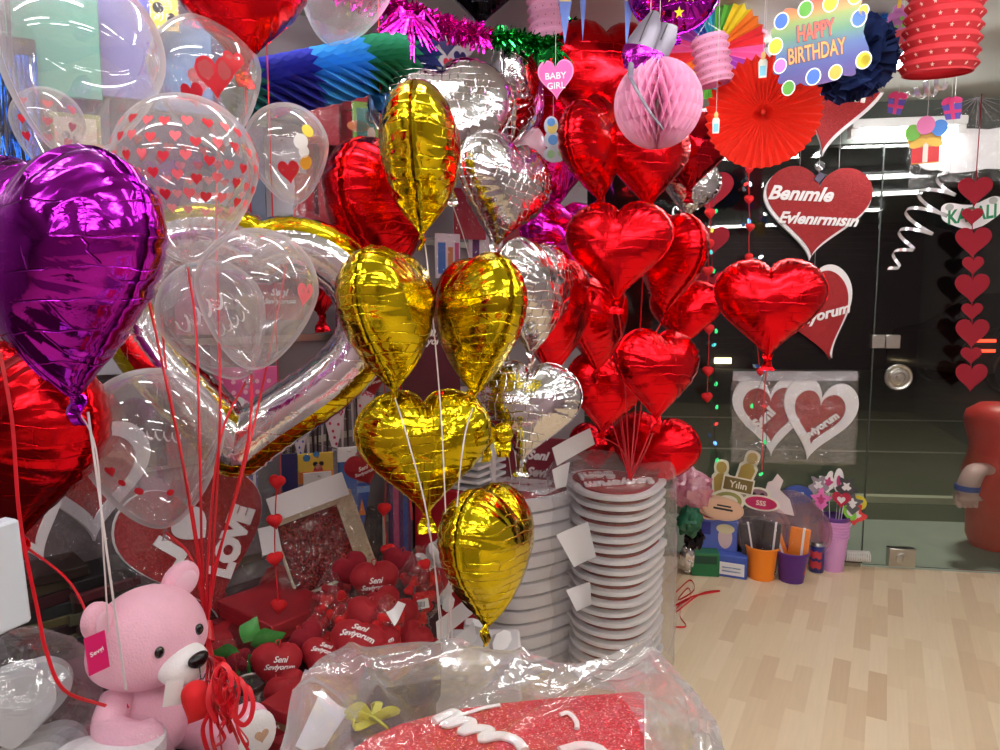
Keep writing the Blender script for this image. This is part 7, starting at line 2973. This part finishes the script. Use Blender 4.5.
# blue fringe curtain at the left edge
def fringe(label, px, py, wpx, hpx, off, mat, seed, n=34):
    p = Pw(px, py, off)
    M = Matrix.Translation(p) @ rotm(_WY * 0.5)
    k = depth_of(p) / FPX
    w, h = wpx * k, hpx * k
    o = thing('fringe_curtain', label, 'party curtain', M)
    g = G()
    rr_ = random.Random(seed)
    for i in range(n):
        x = (i / (n - 1) - 0.5) * w
        y = rr_.uniform(-0.02, 0.02)
        pts = [(x, 0, h / 2), (x + rr_.uniform(-.01, .01), y, 0), (x + rr_.uniform(-.02, .02), y * 1.5, -h / 2 * rr_.uniform(0.9, 1.0))]
        g.tube(catmull(pts, 4), w / n * 0.55, 4, flat=0.25)
    g.build('foil_strips', mat, o, smooth=False)
    g = G()
    g.box(-w / 2, w / 2, -0.01, 0.01, h / 2 - 0.01, h / 2 + 0.03)
    g.build('header_card', M_DARK, o, smooth=False)
    nrm = (M.to_3x3().inverted() @ WN)
    g = G()
    g.tube([Vector((0, 0, h / 2 + 0.02)) + nrm * 0.01, Vector((0, 0, h / 2 + 0.02)) - nrm * (off + 0.01)], 0.0022, 6)
    g.build('wall_hook', M_STEEL, o)


fringe('blue foil fringe curtain at the left edge above the purple balloon', 16, 112, 40, 120, 0.10, foil('blue_fringe', (0.03, 0.12, 0.5, 1), 0.25, 0.2), 1)
fringe('black foil fringe curtain at the left edge in front of the blue one', 2, 62, 20, 150, 0.16, M_BLACKF, 2, 18)
# coloured paper seen through the upper left clear balloons
hookpack('sea green pack seen through the upper left clear balloon', 52, 44, 84, 100, 0.12, col('pack_sea_green', 60, 140, 120))
hookpack('violet blue pack seen through the upper left clear balloon', 122, 44, 56, 104, 0.13, col('pack_violet_blue', 96, 92, 160))
hookpack('sky blue pack seen through the second clear balloon', 182, 66, 56, 90, 0.12, col('pack_sky_blue', 80, 130, 180))
hookpack('navy pack behind the second clear balloon', 232, 74, 46, 90, 0.10, col('pack_navy_blue', 52, 66, 130))
hookpack('yellow patterned pack at the top between the two upper left clear balloons', 164, 12, 26, 34, 0.20, col('pack_corn', 206, 180, 70), [('dark_blots', [ell(0.2, 0.16, -0.2, 0.1, 12), ell(0.16, 0.2, 0.25, -0.2, 12)], M_DARK)])
hookpack('cream card pack with a green rim just above the big purple balloon', 76, 136, 44, 44, 0.34, col('pack_olive_rim', 150, 160, 60), [('cream_panel', [rect(-0.42, 0.42, -0.4, 0.4)], col('pack_cream', 226, 214, 180)), ('navy_blots', [ell(0.09, 0.09, -0.2, 0.0, 12), ell(0.06, 0.1, -0.02, -0.1, 12)], col('pack_navy', 38, 34, 84)), ('orange_disc', [ell(0.24, 0.2, 0.4, -0.34, 16)], col('pack_orange', 230, 130, 50))])
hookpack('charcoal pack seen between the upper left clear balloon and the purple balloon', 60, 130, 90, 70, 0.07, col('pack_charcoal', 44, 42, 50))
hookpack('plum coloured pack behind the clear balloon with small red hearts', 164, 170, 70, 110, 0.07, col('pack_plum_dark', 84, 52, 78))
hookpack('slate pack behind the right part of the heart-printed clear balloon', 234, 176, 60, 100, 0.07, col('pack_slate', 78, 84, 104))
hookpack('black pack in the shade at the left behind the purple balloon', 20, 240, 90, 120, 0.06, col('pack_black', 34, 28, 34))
hookpack('green pack behind the left end of the paper garland', 250, 96, 30, 56, 0.10, col('pack_moss', 70, 110, 70))
hookpack('silver grey pack seen through the clear balloon left of the red heart', 282, 178, 50, 80, 0.06, col('pack_silver_grey', 170, 168, 176))
hookpack('long wine pack hanging low behind the heart ring', 188, 390, 44, 90, 0.10, MRD)
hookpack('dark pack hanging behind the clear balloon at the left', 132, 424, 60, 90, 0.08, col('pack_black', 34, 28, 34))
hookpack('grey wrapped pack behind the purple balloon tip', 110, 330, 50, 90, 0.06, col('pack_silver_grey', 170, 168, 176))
hookpack('rose pink pack seen through the left clear balloon in the ring', 196, 300, 40, 70, 0.08, col('pack_rose_pink', 206, 150, 170))

# ================================================================== TEDDY BEAR
MB = Matrix.Translation(P(152, 760, 1.33)) @ rotm(56)
MB.translation.z = TZ + 0.150
MB = MB @ Matrix.Scale(0.95, 4)
bear = thing('teddy_bear', 'pink plush teddy bear sitting at the lower left with white muzzle and big feet', 'plush toy', MB)
M_FUR = pbr('pink_plush', rgb(246, 190, 210), 0.9, sheen=0.9, bump=(240, 0.35), var=0.06, vscale=40)
M_FURW = pbr('white_plush', rgb(248, 244, 246), 0.9, sheen=0.6, bump=(240, 0.3))


def blob(name, mat, parent, M, fn=None, nu=40, nv=26):
    g = G()
    g.ball(1, 1, 1, None, nu, nv)
    if fn:
        g.v = [fn(*v) for v in g.v]
    return g.build(name, mat, parent, angle=80, M=M)


# torso: pear, merged into hips
def torso(x, y, z):
    f = 1.0 - 0.22 * max(0, z) - 0.05 * (z < -0.6)
    belly = 0.10 * math.exp(-((z + 0.25) / 0.5) ** 2) * (1 if y < 0 else 0)
    return (x * 0.082 * f, (y * (0.074 + belly * 0.12)) * f - 0.004, z * 0.095)


blob('body', M_FUR, bear, T(0, 0, 0.085), torso)
HM = T(0, -0.012, 0.245) @ rotm(8, 4, -4)


def headf(x, y, z):
    cheek = 1 + 0.10 * math.exp(-((z + 0.35) / 0.35) ** 2)
    return (x * 0.108 * cheek, y * 0.098, z * 0.096)


head = blob('head', M_FUR, bear, HM, headf)
# muzzle
def muzz(x, y, z):
    return (x * 0.049, y * 0.042, z * 0.038 * (1 - 0.1 * (z > 0)))


mz = blob('muzzle', M_FURW, head, T(0, -0.092, -0.028), muzz)
mz['label'] = 'white muzzle'
ns = blob('nose', pbr('nose_black', rgb(12, 10, 12), 0.25), head, T(0, -0.136, -0.008), lambda x, y, z: (x * 0.021 * (1 + 0.25 * z), y * 0.012, z * 0.0145), 24, 14)
for s_ in (-1, 1):
    ey = blob('eye', pbr('eye_black', rgb(14, 12, 16), 0.12, coat=0.8), head, T(s_ * 0.044, -0.089, 0.018), lambda x, y, z: (x * 0.0095, y * 0.007, z * 0.0115), 20, 12)
    # ears
    er = blob('ear', M_FUR, head, T(s_ * 0.088, 0.01, 0.074) @ rotm(-s_ * 22, 0, s_ * 38), lambda x, y, z: (x * 0.034, y * 0.016 + (0.006 if y > 0 else 0.0), z * 0.042), 24, 14)
    ie = blob('inner_ear', M_FURW if False else pbr('ear_lining', rgb(240, 196, 212), 0.9, sheen=0.5), head, T(s_ * 0.088, -0.004, 0.072) @ rotm(-s_ * 22, 0, s_ * 38), lambda x, y, z: (x * 0.023, y * 0.006, z * 0.028), 20, 12)
g = G()
g.tube(catmull([(-0.016, -0.134, -0.046), (-0.007, -0.1385, -0.050), (0, -0.1395, -0.046), (0.007, -0.1385, -0.050), (0.016, -0.134, -0.046)], 4), 0.0013, 6)
g.tube([(0, -0.1385, -0.022), (0, -0.1395, -0.046)], 0.001, 6)
g.build('mouth_stitch', M_BLACK, head)


def plimb(name, pts, radii, mat):
    c = catmull(pts, 6)
    n = len(c)
    rr_ = []
    for i in range(n):
        f = i / (n - 1) * (len(radii) - 1)
        a = min(int(f), len(radii) - 2)
        rr_.append(radii[a] + (radii[a + 1] - radii[a]) * (f - a))
    g = G()
    g.tube(c, rr_, 22)
    return g.build(name, mat, bear, angle=80)


for s_ in (-1, 1):
    L_ = plimb('leg', [(s_ * 0.045, -0.02, 0.045), (s_ * 0.075, -0.085, 0.044), (s_ * 0.09, -0.145, 0.048), (s_ * 0.094, -0.172, 0.052), (s_ * 0.095, -0.182, 0.052)], [0.045, 0.046, 0.047, 0.040, 0.012], M_FUR)
    f_ = blob('foot', M_FUR, L_, T(s_ * 0.095, -0.178, 0.058) @ rotm(-s_ * 12), lambda x, y, z: (x * 0.047, y * 0.036, z * 0.056))
    pd = blob('foot_pad', M_FURW, L_, T(s_ * 0.098, -0.203, 0.058) @ rotm(-s_ * 12), lambda x, y, z: (x * 0.040, y * 0.014, z * 0.049), 24, 12)
    pd['label'] = 'white sole'
    g = G()
    g.prism(heart_poly(0.028, 0.026, 30), -0.001, 0.001, T(s_ * 0.099, -0.2175, 0.058) @ rotm(-s_ * 12))
    g.build('sole_heart', col('sole_tan', 206, 168, 140), L_, smooth=False)
    plimb('arm', [(s_ * 0.062, -0.005, 0.145), (s_ * 0.098, -0.045, 0.118), (s_ * 0.080, -0.098, 0.108), (s_ * 0.050, -0.114, 0.112), (s_ * 0.042, -0.116, 0.113)], [0.030, 0.031, 0.030, 0.026, 0.008], M_FUR)
blob('tail', M_FUR, bear, T(0, 0.085, 0.04), lambda x, y, z: (x * 0.026, y * 0.024, z * 0.026), 18, 12)
# swing tag on the left ear
tg = G()
Mt = MB.inverted() @ frame(P(97, 653, 1.15), 24, 0, -4)
k = 1.15 / FPX
tg.box(-10 * k, 10 * k, 0, 0.0012, -20 * k, 20 * k, Mt)
t_o = tg.build('swing_tag', col('tag_magenta', 214, 24, 104, 0.4), bear, smooth=False)
t_o['label'] = 'magenta swing tag with white lettering'
g = G()
g.text('Sevgi', 13 * k, None, 0.0006, Mt @ T(0, -0.0002, 1 * k) @ rotm(0, 0, -8), 0, bold=0.02)
g.build('lettering', M_TEXTW, t_o, smooth=False)
# white neck tag
g = G()
Mn = MB.inverted() @ frame(P(174, 692, 1.155), 10, 0, 10)
k = 1.155 / FPX
g.box(-9 * k, 8 * k, 0, 0.001, -14 * k, 12 * k, Mn)
g.build('care_label', M_PAPERW, bear, smooth=False)

# red felt heart held by the bear
hp_ = P(197, 694, 1.15)
o = thing('felt_heart', 'small scarlet stuffed heart held at the bear chest under the ribbons', 'plush toy', frame(P(199, 704, 1.16), 16, 0, 34))
puffy(42 * 1.15 / FPX, 0.40, 3, nth=80, nr=14, pleat=0.02, flange=0, crump=0.02).build('heart_body', M_PUFF, o, angle=80)
# red ribbon bundle hanging over the heart
o = thing('ribbon_bundle', 'bundle of red ribbons gathered in front of the bear, curling ends hanging down', 'ribbon', Matrix.Translation(HP))
inv = MW[o.name].inverted()
rr_ = random.Random(21)
for i in range(16):
    x0 = rr_.uniform(-6, 6)
    sx = rr_.uniform(-8, 34)
    ln = rr_.uniform(40, 110)
    pts = [P(209 + x0 * 0.3, 640, 1.42), P(211 + x0 * 0.6, 656, 1.30)]
    for q_ in range(1, 6):
        f = q_ / 5
        pts.append(P(216 + x0 + sx * f ** 0.8 + 5 * math.sin(q_ * 2.3 + i), 660 + ln * f * 0.85 - 8 * math.sin(q_ * 1.7 + i), 1.22 - 0.10 * math.sin(f * 2) + rr_.uniform(-0.01, 0.01)))
    g = G()
    g.tube([inv @ p for p in catmull(pts, 6)], 0.0042, 6, flat=0.25)
    g.build('ribbon_end', M_RIBR, o)
for i in range(4):
    pts = [P(214 + 4 * i, 660 + 6 * i, 1.2)]
    cx, cy = 222 + i * 7, 684 + i * 7
    for q_ in range(9):
        a = q_ * 0.8 + i
        pts.append(P(cx + 10 * math.cos(a), cy + 20 * math.sin(a), 1.11 - 0.004 * q_))
    g = G()
    g.tube([inv @ p for p in catmull(pts, 5)], 0.0042, 6, flat=0.25)
    g.build('ribbon_curl', M_RIBR, o)
g = G()
g.tube([inv @ P(207, 622, 1.44), inv @ P(209, 642, 1.42)], 0.011, 12)
g.build('knot', M_RIBR, o)

# thin red ribbon trailing at the far left
o = thing('trailing_ribbon', 'long red ribbon trailing down the left edge to the bear lap', 'ribbon', Matrix.Translation(P(22, 450, 1.12)))
cord(o, 'ribbon_strip', [P(0, 352, 1.14), P(12, 420, 1.13), P(20, 520, 1.12), P(38, 612, 1.12), P(46, 650, 1.12), P(64, 690, 1.12), P(106, 706, 1.15)], 0.0036, M_RIBR, 6, 0.3)
o = thing('trailing_ribbon', 'thin pale ribbon hanging straight down in front of the bear face', 'ribbon', Matrix.Translation(P(92, 430, 1.12)))
cord(o, 'ribbon_strip', [P(88, 412, 1.12), P(100, 500, 1.12), P(112, 590, 1.12), P(126, 690, 1.14)], 0.0022, M_RIBW, 6, 0.3)

# box the bear sits on
o = thing('seat_box', 'dark box on the table under the teddy bear', 'box', T(MB.translation.x, MB.translation.y, TZ) @ rotm(46))
g = G()
g.box(-0.13, 0.13, -0.2, 0.10, 0, 0.147, bev=0.004)
g.build('box_body', col('seat_box_wine', 60, 24, 34), o)
